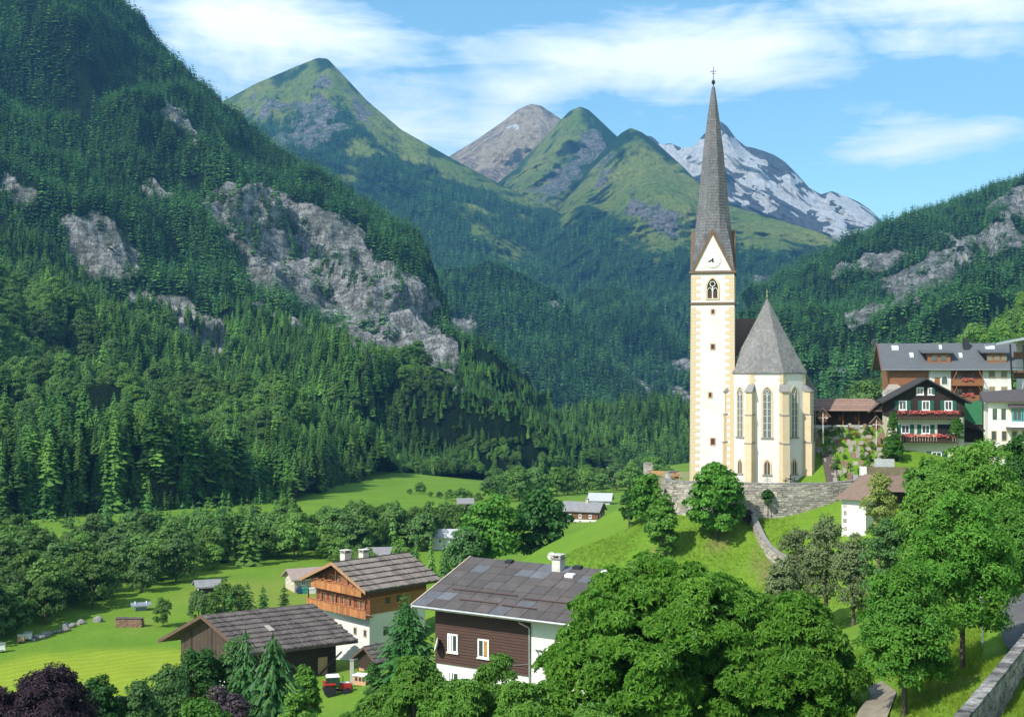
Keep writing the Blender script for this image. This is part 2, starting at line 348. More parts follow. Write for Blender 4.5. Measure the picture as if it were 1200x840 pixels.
def crown_mesh(name, seed, rx, ry, rz, zc, nblob, rblob, nleaf, lsize, shape=lambda h: 1.0, leaflets=1, up=.35, inner=.12, asp=.5, flat=.75, droop=.2, fill=False, lumpa=.16):
    """leafy crown: leaf clumps (blobs) spread over an irregular shell, every leaf its own small bent face"""
    rg = np.random.default_rng(seed)
    d = blob_dirs(rg, nblob); d[:, 2] = np.where(rg.random(nblob) < (.7 if fill else .25), d[:, 2], np.abs(d[:, 2]) * 1.1 - .18)
    rad = np.where(rg.random(nblob) < .25, rg.uniform(.3, .7, nblob), rg.uniform(.74, 1.0, nblob))
    C = d * rad[:, None]; hh = C[:, 2]
    sh = np.array([shape(h) for h in hh])
    lump = 1 + lumpa * vnoise(d * 2.2, seed % 50)
    C = np.column_stack([C[:, 0] * rx * sh * lump, C[:, 1] * ry * sh * lump, C[:, 2] * rz * lump + zc])
    br = rblob * rg.uniform(.6, 1.3, nblob)
    wts = br ** 2; bi = rg.choice(nblob, nleaf, p=wts / wts.sum())
    ld = blob_dirs(rg, nleaf); ld[:, 2] = np.where(ld[:, 2] < -.35, -ld[:, 2] * .6, ld[:, 2])
    rr = 1 - inner * 3 * rg.random(nleaf) ** 2
    Pp = C[bi] + ld * (br[bi] * rr)[:, None] * np.array([1, 1, flat])
    out = (C - np.array([0, 0, zc])); out /= np.linalg.norm(out, axis=1, keepdims=True) + 1e-6
    N = ld * .8 + out[bi] * .35 + np.array([0, 0, up]) + rg.normal(size=(nleaf, 3)) * .42
    N /= np.linalg.norm(N, axis=1, keepdims=True)
    ref = rg.normal(size=(nleaf, 3)); U = np.cross(N, ref); U /= np.linalg.norm(U, axis=1, keepdims=True); Wv = np.cross(N, U)
    s = lsize * rg.uniform(.6, 1.3, nleaf)
    Vs, Fs = [], []
    for q in range(leaflets):
        if leaflets > 1:
            a = (q / (leaflets - 1) - .5) * 4.0; ca, sa = math.cos(a), math.sin(a)
            D = U * ca + Wv * sa; S = -U * sa + Wv * ca; L = s * (1.0 - .28 * abs(q / (leaflets - 1) - .5) * 2); wd = L * .24
        else: D, S, L, wd = U, Wv, s, s * asp
        dn = N * (L * droop)[:, None]
        p0 = Pp - (0 if leaflets > 1 else .5) * D * L[:, None]
        mid = p0 + D * (L * .55)[:, None]; tip = p0 + D * L[:, None] - dn
        Vq = np.stack([p0 - dn * .3, mid - S * wd[:, None], tip, mid + S * wd[:, None]], 1)
        o = q * nleaf * 4; Vs.append(Vq.reshape(-1, 3))
        i = np.arange(nleaf)[:, None] * 4 + o
        Fs += [i + np.array([0, 1, 2]), i + np.array([0, 2, 3])]
    return np_mesh(name, np.concatenate(Vs), np.concatenate(Fs)), C
M_CON = leaf('conifer_needles', (.034, .100, .022), (.076, .175, .030), .28, .45, hue=(.115, .225, .036), nscale=3)
M_CONF = leaf('far_conifer_needles', (.032, .104, .036), (.060, .160, .040), .24, .45, hue=(.092, .195, .040), nscale=3)
M_BARK = surf('conifer_bark', (.09, .06, .04), (.05, .035, .025), 3, .95, .4)
M_BARKG = surf('grey_bark', (.12, .095, .07), (.06, .045, .035), 3, .95, .5, stretch=(1, 1, .3))
CONS = [conifer_mesh('spruce_crown', 17, 10, 11, .215), conifer_mesh('spruce_crown_b', 18, 10, 12, .235), conifer_mesh('larch_crown', 15, 10, 13, .275, .25, .08, 2, 1),
        conifer_mesh('spruce_crown_c', 15, 10, 14, .265, .35, .06, 2, 1)]
CONF = [conifer_mesh('far_spruce', 7, 6, 21, .25, .4, .04, 1), conifer_mesh('far_larch', 6, 6, 22, .31, .3, .04, 1, 1), conifer_mesh('far_fir', 7, 6, 23, .28, .35, .04, 1, 1)]
for me in CONS: me.materials.append(M_CON)
for me in CONF: me.materials.append(M_CONF)
BROAD = []
for k in range(5):
    me, _ = crown_mesh('broadleaf_crown', 60 + k, .36, .36, .42, .47, 70, .115, 3000, .055, lambda h: 1 - .28 * h, up=.4, fill=True)
    BROAD.append(me)
_pc = {}
def proto(me):                                       # model kept outside the scene, for scattered masses only
    if me.name not in _pc: _pc[me.name] = bpy.data.objects.new(me.name + '_model', me)
    return _pc[me.name]
def scatter(name, P, S, meshes, label=None, cat=None, tilt=0.0, mask=None):
    """one far-off mass: a point mesh whose points carry instances of the models"""
    me = bpy.data.meshes.new(name); P = np.asarray(P, np.float32)
    me.vertices.add(len(P)); me.vertices.foreach_set('co', P.ravel()); fattr(me, 'size', S)
    o = link(name, me); tag(o, label, cat, kind='stuff')
    ng = bpy.data.node_groups.new(name + '_scatter', 'GeometryNodeTree')
    ng.interface.new_socket('Geometry', in_out='INPUT', socket_type='NodeSocketGeometry'); ng.interface.new_socket('Geometry', in_out='OUTPUT', socket_type='NodeSocketGeometry')
    N = ng.nodes; L = ng.links
    gi, go = N.new('NodeGroupInput'), N.new('NodeGroupOutput')
    jn = N.new('GeometryNodeJoinGeometry')
    for me_ in meshes:
        oi = N.new('GeometryNodeObjectInfo'); oi.inputs['Object'].default_value = proto(me_); oi.inputs['As Instance'].default_value = True
        L.new(oi.outputs['Geometry'], jn.inputs[0])
    ip = N.new('GeometryNodeInstanceOnPoints'); ip.inputs['Pick Instance'].default_value = True
    ri = N.new('FunctionNodeRandomValue'); ri.data_type = 'INT'; ri.inputs['Min'].default_value = 0; ri.inputs['Max'].default_value = len(meshes) - 1
    rr = N.new('FunctionNodeRandomValue'); rr.data_type = 'FLOAT_VECTOR'; rr.inputs['Min'].default_value = (-tilt, -tilt, 0); rr.inputs['Max'].default_value = (tilt, tilt, 6.283)
    na = N.new('GeometryNodeInputNamedAttribute'); na.data_type = 'FLOAT'; na.inputs['Name'].default_value = 'size'
    L.new(gi.outputs[0], ip.inputs['Points']); L.new(jn.outputs[0], ip.inputs['Instance']); L.new(ri.outputs[2], ip.inputs['Instance Index'])
    L.new(rr.outputs[0], ip.inputs['Rotation']); L.new(na.outputs[0], ip.inputs['Scale']); L.new(ip.outputs[0], go.inputs[0])
    md = o.modifiers.new('scatter', 'NODES'); md.node_group = ng
    return o

# ------------------------------------------------------------------ mountains
def hermite_rows(rows, ts):
    rows = np.asarray(rows); K = len(rows); tan = np.empty_like(rows)
    tan[1:-1] = (rows[2:] - rows[:-2]) / 2; tan[0] = rows[1] - rows[0]; tan[-1] = rows[-1] - rows[-2]
    out = []
    for t in ts:
        i = min(int(t), K - 2); u = t - i; u2, u3 = u * u, u * u * u
        out.append(rows[i] * (2 * u3 - 3 * u2 + 1) + tan[i] * (u3 - 2 * u2 + u) + rows[i + 1] * (-2 * u3 + 3 * u2) + tan[i + 1] * (u3 - u2))
    return np.array(out)
def smooth1(a, k):
    if k < 1: return a
    ker = np.hanning(2 * k + 3)[1:-1]; ker /= ker.sum(); return np.convolve(np.pad(a, k, mode='edge'), ker, 'valid')
class Land: pass
def loft(name, mat, rows, x0, x1, nx, ny, amp, scale, seed=0, rock=(), snow=(), grass=(), back=(400, 350), ridge_amp=.35, gully=0.0, gdir=(1, 0, 0), soft=14, spurs=(), bias=0.0, far=False):
    xs = np.linspace(x0, x1, nx); C = []
    for k, r in enumerate(rows):
        r = np.asarray(r, float); sm = 1 if k == len(rows) - 1 else 9
        py = smooth1(np.interp(xs, r[:, 0], r[:, 1]), sm); Y = smooth1(np.interp(xs, r[:, 0], r[:, 2]), 9)
        C.append(np.column_stack([xs, py, Y]))
    ts = np.linspace(0, len(rows) - 1, ny) ; G = hermite_rows(C, ts)
    Pw = np.stack([(G[..., 0] - 600) / F * G[..., 2], G[..., 2], (HZ - G[..., 1]) / F * G[..., 2]], -1)
    du = np.gradient(Pw, axis=1); dv = np.gradient(Pw, axis=0); N = np.cross(du, dv); N /= np.linalg.norm(N, axis=-1, keepdims=True) + 1e-9
    N *= np.where(N[..., 1:2] > 0, -1, 1)
    q = Pw.reshape(-1, 3); sv = seed * 10
    dd = amp * (.55 * ridged(q, scale, 6, sv) + .6 * fbm(q, scale * .45, 5, sv + 3))
    if gully:
        g3 = np.asarray(gdir, float); g3 /= np.linalg.norm(g3)
        qa = q - .82 * (q @ g3)[:, None] * g3
        dd = dd + gully * ridged(qa, scale * .36, 5, sv + 6)
    gx0, gy0 = 600 + F * q[:, 0] / q[:, 1], HZ - F * q[:, 2] / q[:, 1]; wb = 9 * fbm(q, scale * .5, 3, sv + 7)
    sp_ = np.zeros(len(q))
    for line, am, wd in spurs:                            # crests running down from the summits
        ds = np.full(len(q), 1e9)
        for (x0_, y0_), (x1_, y1_) in zip(line, line[1:]):
            ex, ey = x1_ - x0_, y1_ - y0_; t_ = np.clip(((gx0 + wb - x0_) * ex + (gy0 - y0_) * ey) / (ex * ex + ey * ey), 0, 1)
            ds = np.minimum(ds, np.hypot(gx0 + wb - x0_ - t_ * ex, gy0 - y0_ - t_ * ey))
        sp_ = np.maximum(sp_, am * np.clip(1 - ds / wd, 0, 1) ** 1.15)
    wt = np.interp(np.linspace(0, 1, ny), [0, .12, .8, 1], [.25, 1, 1, ridge_amp])
    tow = -q / np.linalg.norm(q, axis=1, keepdims=True); fade = np.interp(np.linspace(0, 1, ny), [0, .15], [0, 1])[:, None, None]
    D_ = tow.reshape(ny, nx, 3) if far else N
    Pw = Pw + D_ * dd.reshape(ny, nx, 1) * wt[:, None, None] + (tow * sp_[:, None]).reshape(ny, nx, 3) * fade * 1.25
    rid = Pw[-1]; bk = []
    for f_ in (.12, .4, 1.0):
        p = rid.copy(); p[:, 1] += back[0] * f_; p[:, 2] -= back[1] * f_ ** .85; bk.append(p)
    Q = np.concatenate([Pw, np.array(bk)], 0); flat = Q.reshape(-1, 3)
    me = np_mesh(name, flat, grid_faces(ny + 3, nx), mat, smooth=True)
    L = Land(); L.P = Pw; L.ny, L.nx = ny, nx
    px = 600 + F * flat[:, 0] / flat[:, 1]; py = HZ - F * flat[:, 2] / flat[:, 1]
    nz = fbm(flat, scale * .18, 4, sv + 8); L.m = {}
    for key, polys in (('rock', rock), ('snow', snow), ('grass', grass)):
        v = np.zeros(len(flat))
        for p in polys:
            v = np.maximum(v, sstep(-.5 - (bias if key == 'snow' else 0), .9 - (bias if key == 'snow' else 0), sdpoly(px, py, p) / soft + nz * 1.7))
        fattr(me, key, v); L.m[key] = v.reshape(ny + 3, nx)[:ny]
    L.obj = tag(link(name, me), kind='structure')
    return L
def tree_points(L, density, rg, hmin, hmax, avoid=('rock', 'grass', 'snow'), tmin=0.0, tmax=1.0, thin=.55, keep=None):
    P = L.P; a = P[:-1, :-1]; b = P[:-1, 1:]; c = P[1:, :-1]; d = P[1:, 1:]
    ar = np.linalg.norm(np.cross(b - a, c - a)[..., :], axis=-1)
    mk = np.zeros_like(L.m['rock'])
    for k in avoid: mk = np.maximum(mk, L.m[k])
    rn = fbm(P.reshape(-1, 3), 42, 3, 91).reshape(mk.shape); rk_ = L.m['rock'] > .3; mk = np.where(rk_ & (rn > .36), .84, mk)
    mk = mk[:-1, :-1]; pr = ar * np.clip(1 - mk * .975, .0, 1)
    row = np.linspace(0, 1, L.ny)[:-1]; pr[(row < tmin) | (row > tmax)] = 0
    n = int(pr.sum() * density); fl = pr.ravel() / pr.sum()
    idx = rg.choice(fl.size, n, p=fl); i, j = np.divmod(idx, L.nx - 1); u, v = rg.random((2, n, 1))
    pts = (a[i, j] * (1 - u) + b[i, j] * u) * (1 - v) + (c[i, j] * (1 - u) + d[i, j] * u) * v
    dn = fbm(pts, 45, 2, 77); ok = dn > -thin - rg.random(n) * .5
    h = rg.uniform(hmin, hmax, n) * (1 + .25 * fbm(pts, 90, 2, 78)) * rg.choice([1.22, 1, .9, .62], n)
    return pts[ok], h[ok]

def mountain_mat(name, forest, meadow, rock, rockd, snow=False, hi=None, gs=.004, veg=.5):
    m, T = new_mat(name); tc = T.n('ShaderNodeTexCoord'); ob = tc.outputs['Object']; geo = T.n('ShaderNodeNewGeometry')
    at_ = lambda n: T.n('ShaderNodeAttribute', attribute_name=n).outputs['Fac']
    nb = T.noise(ob, gs, 8, .65); nf = T.noise(ob, gs * 9, 8, .68); nv = T.noise(ob, gs * 30, 5, .7)
    mp = T.n('ShaderNodeMapping', i0=ob); mp.inputs['Scale'].default_value = (1, 1, 3.2); mp.inputs['Rotation'].default_value = (.3, .5, 0)
    ns = T.noise(mp, gs * 7, 9, .72, .6)
    me_ = T.mix(T.ramp(nb, .35, .65), meadow, hi or meadow)
    me_ = T.mix(T.m('MULTIPLY', T.ramp(nf, .50, .66), .6), me_, forest)
    c = T.mix(at_('grass'), forest, me_)
    mpv = T.n('ShaderNodeMapping', i0=ob); mpv.inputs['Scale'].default_value = (1.5, 1.5, .42); mpv.inputs['Rotation'].default_value = (.25, -.35, 0); ck = T.noise(mpv, gs * 16, 6, .75, 1.2); pat = T.noise(ob, gs * 3.2, 5, .62)
    rk = T.mix(T.ramp(ns, .43, .55), rockd, rock); rk = T.mix(T.ramp(ck, .53, .60, 0, .85), rk, tuple(v * .28 for v in rock)); rk = T.mix(T.ramp(nv, .54, .62, 0, .6), rk, tuple(v * .35 for v in rock)); rk = T.mix(T.ramp(pat, .50, .60, 0, veg), rk, tuple(v * 1.8 for v in forest))
    rk = T.mix(T.ramp(T.m('ADD', T.m('MULTIPLY', nf, .6), T.m('MULTIPLY', nv, .4)), .50, .56, 0, veg), rk, tuple(v * 1.6 for v in forest))
    c = T.mix(T.ramp(T.m('ADD', at_('rock'), T.m('MULTIPLY', T.m('SUBTRACT', nf, .5), .9)), .38, .55), c, rk)
    if snow: c = T.mix(T.ramp(T.m('ADD', at_('snow'), T.m('MULTIPLY', T.m('SUBTRACT', ns, .5), 1.1)), .27, .35), c, (.95, .95, .95))
    mps = T.n('ShaderNodeMapping', i0=ob); mps.inputs['Rotation'].default_value = (.2, .75, .3); mps.inputs['Scale'].default_value = (3.2, 1.6, .35)
    stk = T.noise(mps, gs * 7, 7, .72, .5); c = T.mix(1.0, c, T.ramp(stk, .32, .68, .62, 1.34), 'MULTIPLY')
    b = T.n('ShaderNodeBsdfPrincipled'); T.put(b.inputs['Base Color'], c); b.inputs['Roughness'].default_value = .95; b.inputs['Specular IOR Level'].default_value = .05
    hgt = T.m('ADD', T.m('ADD', T.m('MULTIPLY', ns, 1.6), T.m('ADD', nf, T.m('ADD', T.m('MULTIPLY', ck, -1.2), T.m('MULTIPLY', stk, 1.5)))), T.m('MULTIPLY', nv, .5))
    bp = T.n('ShaderNodeBump', in_Strength=1.0, in_Height=hgt); bp.inputs['Distance'].default_value = .07 / gs
    T.put(b.inputs['Normal'], bp); finish(T, b.outputs[0]); return m
FLOOR = (.012, .030, .012)
M_L1 = mountain_mat('forest_slope', FLOOR, (.10, .17, .03), (.66, .645, .61), (.31, .305, .295), gs=.010, veg=.45)
M_MID = mountain_mat('wooded_hills', FLOOR, (.12, .19, .03), (.66, .645, .61), (.29, .285, .275), gs=.006, veg=.4)
M_ALP = mountain_mat('alpine_pasture', (.030, .080, .026), (.200, .295, .050), (.40, .37, .36), (.17, .155, .16), hi=(.36, .39, .09), gs=.0045)
M_BRN = mountain_mat('bare_summit', (.24, .21, .12), (.62, .48, .32), (.58, .46, .34), (.32, .25, .20), True, hi=(.68, .54, .38), gs=.003, veg=.15)
M_GLA = mountain_mat('glacier_peak', (.16, .17, .19), (.2, .2, .2), (.36, .36, .39), (.13, .14, .17), True, gs=.0025, veg=0)

rg = np.random.default_rng(5)
L1 = loft('forested_mountainside', M_L1, [
    [(-220, 636, 345), (0, 634, 350), (150, 628, 360), (300, 610, 400), (380, 572, 520), (480, 553, 660), (560, 558, 700), (640, 561, 770), (720, 558, 860)],
    [(-220, 420, 740), (0, 440, 760), (200, 470, 780), (400, 500, 800), (520, 525, 820), (640, 545, 880), (720, 552, 900)],
    [(-220, 130, 1180), (0, 225, 1150), (100, 290, 1120), (240, 400, 1060), (420, 440, 1030), (545, 485, 980), (640, 540, 930), (720, 551, 920)],
    [(-220, -110, 1480), (0, 70, 1440), (140, 160, 1400), (240, 230, 1340), (330, 300, 1290), (430, 365, 1230), (540, 447, 1140), (600, 500, 1040), (640, 535, 970), (720, 550, 930)],
    [(-220, -340, 1700), (0, -135, 1680), (140, 2, 1650), (200, 66, 1640), (262, 134, 1600), (330, 188, 1560), (400, 225, 1500), (440, 247, 1460), (482, 272, 1400), (502, 318, 1340), (530, 392, 1240), (560, 452, 1140), (602, 496, 1040), (640, 533, 975), (720, 549, 935)]],
    -220, 720, 360, 270, 36, 240, 1, gully=20, gdir=(.72, -.3, -.6), spurs=[([(40, 60), (130, 150), (215, 290), (300, 400), (420, 462)], 55, 60), ([(262, 134), (232, 215), (262, 300), (335, 390)], 45, 45), ([(-40, 190), (0, 215), (90, 283), (240, 393), (420, 440), (545, 482)], 18, 42), ([(330, 186), (345, 260), (400, 340), (440, 400)], 30, 35), ([(440, 245), (460, 320), (500, 400)], 25, 30)], soft=11,
    rock=[[(226, 222), (256, 196), (300, 204), (350, 238), (395, 246), (440, 279), (480, 310), (523, 376), (550, 450), (503, 444), (440, 420), (385, 414), (335, 366), (288, 340), (246, 285)],
          [(80, 264), (130, 258), (164, 298), (172, 350), (150, 360), (116, 330), (92, 300)], [(188, 352), (214, 350), (268, 392), (282, 428), (248, 438), (205, 408)],
          [(0, 190), (22, 205), (40, 232), (20, 235), (0, 220)], [(185, 225), (200, 232), (196, 246), (184, 242)], [(196, 110), (204, 125), (206, 140), (199, 134)], [(215, 140), (232, 160), (226, 166)]])
def dome(name, rows, seed, nx=150, ny=110, amp=26, scale=260, x0=None, x1=None, mat=M_MID, **kw):
    xs = [p[0] for p in rows[-1]]; return loft(name, mat, rows, x0 or min(xs), x1 or max(xs), nx, ny, amp, scale, seed, **kw)
HA = dome('wooded_knoll', [[(480, 600, 1688), (560, 610, 1688), (700, 600, 1755), (780, 560, 1890)], [(480, 470, 2092), (560, 490, 2025), (700, 500, 2025), (780, 500, 2160)],
    [(480, 345, 2498), (520, 318, 2498), (570, 311, 2470), (610, 322, 2430), (650, 345, 2403), (690, 392, 2322), (740, 450, 2228), (780, 500, 2187)]], 2,
    rock=[[(528, 375), (545, 372), (560, 380), (552, 392), (535, 390)], [(540, 405), (575, 400), (592, 430), (598, 460), (570, 452), (548, 428)], [(612, 330), (636, 336), (660, 366), (655, 374), (636, 352), (615, 345)]], spurs=[([(570, 308), (600, 380), (640, 470)], 60, 60), ([(520, 316), (530, 390), (560, 470)], 40, 40)], soft=8)
HB = dome('wooded_knoll', [[(600, 600, 2025), (700, 600, 2025), (830, 590, 2025), (900, 590, 2025)], [(600, 480, 2498), (700, 480, 2430), (830, 490, 2295), (900, 500, 2295)],
    [(600, 395, 2970), (640, 372, 2943), (690, 338, 2902), (720, 336, 2862), (755, 352, 2808), (790, 395, 2700), (830, 432, 2565), (900, 470, 2430)]], 3,
    rock=[[(698, 415), (712, 414), (735, 432), (770, 440), (808, 458), (806, 472), (765, 465), (735, 455), (715, 438)], [(780, 395), (808, 420), (806, 440), (788, 415)]], spurs=[([(700, 335), (725, 400), (745, 480)], 70, 60), ([(650, 366), (660, 430), (690, 500)], 40, 40)], soft=8)
HC = dome('wooded_knoll', [[(740, 600, 2400), (850, 600, 2400), (960, 600, 2400)], [(740, 450, 2880), (850, 450, 2820), (960, 480, 2760)],
    [(740, 375, 3240), (775, 358, 3240), (810, 350, 3216), (850, 348, 3180), (900, 352, 3120), (960, 380, 3000)]], 4, nx=90, ny=70)
HD = dome('wooded_foothill', [[(560, 600, 980), (700, 580, 950), (830, 575, 930), (960, 575, 930)], [(560, 572, 1040), (640, 535, 1060), (740, 520, 1060), (830, 530, 1040), (960, 540, 1000)],
    [(560, 560, 1100), (610, 530, 1120), (650, 502, 1150), (690, 482, 1170), (735, 474, 1180), (775, 478, 1170), (815, 490, 1150), (860, 505, 1130), (960, 520, 1100)]], 5, amp=10, scale=160,
    rock=[[(664, 500), (678, 502), (680, 510), (668, 510)], [(735, 518), (752, 512), (768, 520), (750, 532)], [(772, 520), (790, 528), (785, 540), (770, 535)]], soft=7)
P1 = loft('alpine_mountain', M_ALP, [
    [(150, 500, 2760), (480, 520, 2760), (700, 520, 2760), (1000, 480, 2880)], [(150, 330, 3480), (300, 330, 3480), (480, 370, 3420), (700, 420, 3300), (1000, 430, 3180)],
    [(150, 230, 4200), (300, 205, 4200), (420, 225, 4140), (560, 285, 4020), (700, 330, 3840), (1000, 400, 3480)],
    [(150, 205, 4920), (200, 165, 4920), (258, 121, 4920), (300, 98, 4944), (345, 79, 4980), (372, 68, 5016), (384, 69, 5016), (402, 88, 4956), (430, 118, 4860), (470, 152, 4740), (530, 186, 4560), (580, 213, 4440), (640, 242, 4260), (700, 272, 4080), (760, 305, 3900), (830, 345, 3720), (1000, 400, 3540)]],
    150, 1000, 400, 220, 62, 480, 7, gully=60, gdir=(.5, -.5, -.7), spurs=[([(375, 66), (392, 100), (410, 140), (440, 165), (500, 235), (560, 300), (620, 360)], 230, 95), ([(300, 100), (330, 150), (345, 200), (380, 260)], 120, 50), ([(470, 150), (560, 250), (650, 330)], 90, 42), ([(375, 68), (350, 120), (330, 150)], 80, 30)], far=True, soft=13,
    grass=[[(140, 240), (258, 110), (372, 55), (400, 72), (470, 145), (600, 214), (655, 246), (600, 240), (500, 196), (440, 165), (408, 138), (380, 130), (340, 145), (300, 160), (240, 230)],
           [(408, 160), (450, 160), (440, 180), (415, 200), (398, 208)], [(540, 235), (552, 240), (566, 262), (560, 265), (545, 250)], [(583, 285), (600, 287), (618, 294), (606, 298)], [(285, 155), (320, 150), (330, 185), (300, 190)], [(325, 185), (360, 190), (350, 210), (325, 205)]],
    rock=[[(345, 130), (375, 112), (402, 125), (408, 145), (395, 170), (370, 178), (340, 172), (348, 150)], [(378, 98), (392, 100), (402, 112), (392, 118)], [(290, 135), (318, 120), (325, 125), (300, 142)], [(310, 160), (322, 158), (318, 172)], [(412, 118), (425, 122), (428, 130), (416, 128)]])
P2a = loft('bare_summit', M_BRN, [
    [(480, 320, 4992), (700, 300, 4992), (800, 300, 4992)], [(480, 255, 5472), (560, 225, 5472), (640, 215, 5472), (800, 250, 5472)],
    [(480, 215, 6048), (530, 181, 6048), (560, 163, 6048), (590, 142, 6048), (608, 128, 6048), (622, 122, 6048), (634, 124, 6048), (655, 138, 6048), (700, 180, 5952), (800, 250, 5760)]],
    480, 800, 230, 120, 60, 520, 8, gully=60, gdir=(.3, -.5, -.8), spurs=[([(622, 122), (600, 160), (575, 205)], 110, 55), ([(560, 163), (570, 200)], 60, 25)], far=True, soft=8,
    grass=[[(470, 250), (530, 170), (620, 110), (700, 170), (640, 200), (560, 230), (500, 250)]],
    rock=[[(530, 186), (585, 148), (600, 150), (570, 172), (545, 195)], [(560, 200), (600, 185), (640, 190), (600, 215)]], snow=[[(584, 149), (600, 144), (602, 147), (588, 152)], [(566, 160), (578, 152), (576, 160), (568, 164)]])
P2b = loft('green_peak', M_ALP, [
    [(560, 320, 4435), (700, 310, 4435), (850, 310, 4435)], [(560, 250, 4838), (640, 225, 4838), (720, 225, 4838), (850, 270, 4738)],
    [(560, 235, 5342), (600, 200, 5342), (640, 160, 5342), (656, 142, 5342), (668, 130, 5342), (680, 125, 5342), (690, 129, 5342), (705, 143, 5292), (725, 162, 5242), (760, 195, 5141), (850, 270, 4939)]],
    560, 850, 220, 140, 50, 420, 9, gully=60, gdir=(.55, -.4, -.75), spurs=[([(680, 125), (702, 158), (690, 200), (640, 250)], 130, 48), ([(656, 142), (640, 190), (600, 240)], 90, 30)], far=True, soft=9,
    grass=[[(560, 260), (640, 160), (680, 118), (700, 140), (690, 160), (668, 190), (640, 230), (600, 262)], [(720, 170), (735, 160), (700, 215), (650, 260), (640, 250)]],
    rock=[[(690, 138), (722, 158), (712, 178), (690, 196), (650, 225), (630, 232), (660, 200), (684, 165)]])
P2c = loft('green_peak', M_ALP, [
    [(600, 400, 3240), (800, 420, 3240), (1050, 400, 3240)], [(600, 330, 3780), (700, 300, 3726), (800, 315, 3618), (900, 330, 3510), (1050, 370, 3348)],
    [(600, 300, 4212), (680, 245, 4212), (760, 240, 4158), (840, 268, 3942), (900, 290, 3780), (1050, 335, 3456)],
    [(600, 290, 4860), (650, 245, 4860), (690, 195, 4806), (715, 168, 4774), (728, 156, 4752), (739, 150, 4752), (752, 155, 4730), (772, 170, 4676), (800, 195, 4590), (826, 222, 4482), (845, 238, 4374), (880, 248, 4266), (920, 260, 4104), (960, 272, 3942), (1000, 290, 3780), (1050, 315, 3672)]],
    600, 1050, 300, 190, 55, 420, 10, gully=60, gdir=(-.3, -.6, -.7), spurs=[([(739, 150), (755, 185), (770, 230), (800, 280)], 150, 62), ([(739, 150), (700, 210), (660, 260)], 110, 36), ([(800, 195), (830, 240), (850, 290)], 120, 40), ([(880, 248), (900, 290), (930, 330)], 80, 36)], far=True, soft=10,
    grass=[[(640, 255), (739, 148), (830, 215), (960, 262), (1010, 290), (960, 300), (880, 290), (820, 262), (790, 275), (745, 285), (700, 240), (660, 265)], [(742, 270), (815, 262), (860, 280), (830, 296), (770, 292)]],
    rock=[[(735, 236), (770, 240), (790, 252), (785, 268), (750, 262), (738, 270)], [(715, 175), (730, 172), (720, 195), (706, 205)], [(885, 320), (920, 330), (925, 345), (890, 340)]])
GL = loft('glacier_peak', M_GLA, [
    [(700, 330, 4739), (900, 330, 4739), (1120, 330, 4739)], [(700, 265, 5114), (850, 240, 5114), (950, 275, 5051), (1120, 300, 4989)],
    [(700, 200, 5737), (750, 158, 5737), (764, 160, 5737), (775, 170, 5737), (786, 168, 5737), (800, 174, 5737), (813, 172, 5737), (824, 158, 5737), (838, 148, 5737), (844, 142, 5737), (852, 148, 5737), (862, 162, 5737), (874, 172, 5725), (882, 173, 5719), (895, 177, 5706), (908, 182, 5688), (920, 190, 5675), (935, 205, 5644), (948, 220, 5613), (962, 228, 5581), (975, 224, 5581), (990, 230, 5581), (1005, 236, 5581), (1020, 246, 5550), (1036, 262, 5519), (1060, 285, 5488), (1120, 330, 5426)]],
    700, 1120, 320, 150, 40, 420, 11, gully=58, gdir=(.55, -.3, -.75), spurs=[([(844, 142), (872, 190), (905, 240), (950, 290)], 240, 36), ([(905, 178), (940, 230), (985, 280)], 190, 30), ([(813, 172), (825, 210), (850, 260)], 165, 32), ([(975, 224), (1000, 260), (1020, 300)], 130, 26)], bias=.5, far=True, soft=5, ridge_amp=.25,
    snow=[[(800, 176), (845, 156), (862, 166), (884, 188), (902, 205), (915, 222), (940, 236), (952, 250), (925, 240), (905, 222), (895, 226), (870, 215), (868, 200), (850, 196), (830, 192)],
          [(868, 206), (880, 212), (892, 228), (908, 244), (888, 238), (874, 222)], [(934, 222), (960, 232), (985, 255), (996, 285), (975, 268), (955, 248), (938, 234)],
          [(972, 226), (1004, 238), (1030, 262), (1020, 270), (1000, 262), (985, 245)], [(775, 172), (800, 182), (828, 200), (806, 200), (785, 185)], [(860, 235), (875, 240), (870, 246)], [(1000, 268), (1020, 272), (1010, 290), (1000, 285)], [(920, 205), (932, 214), (926, 218)]])
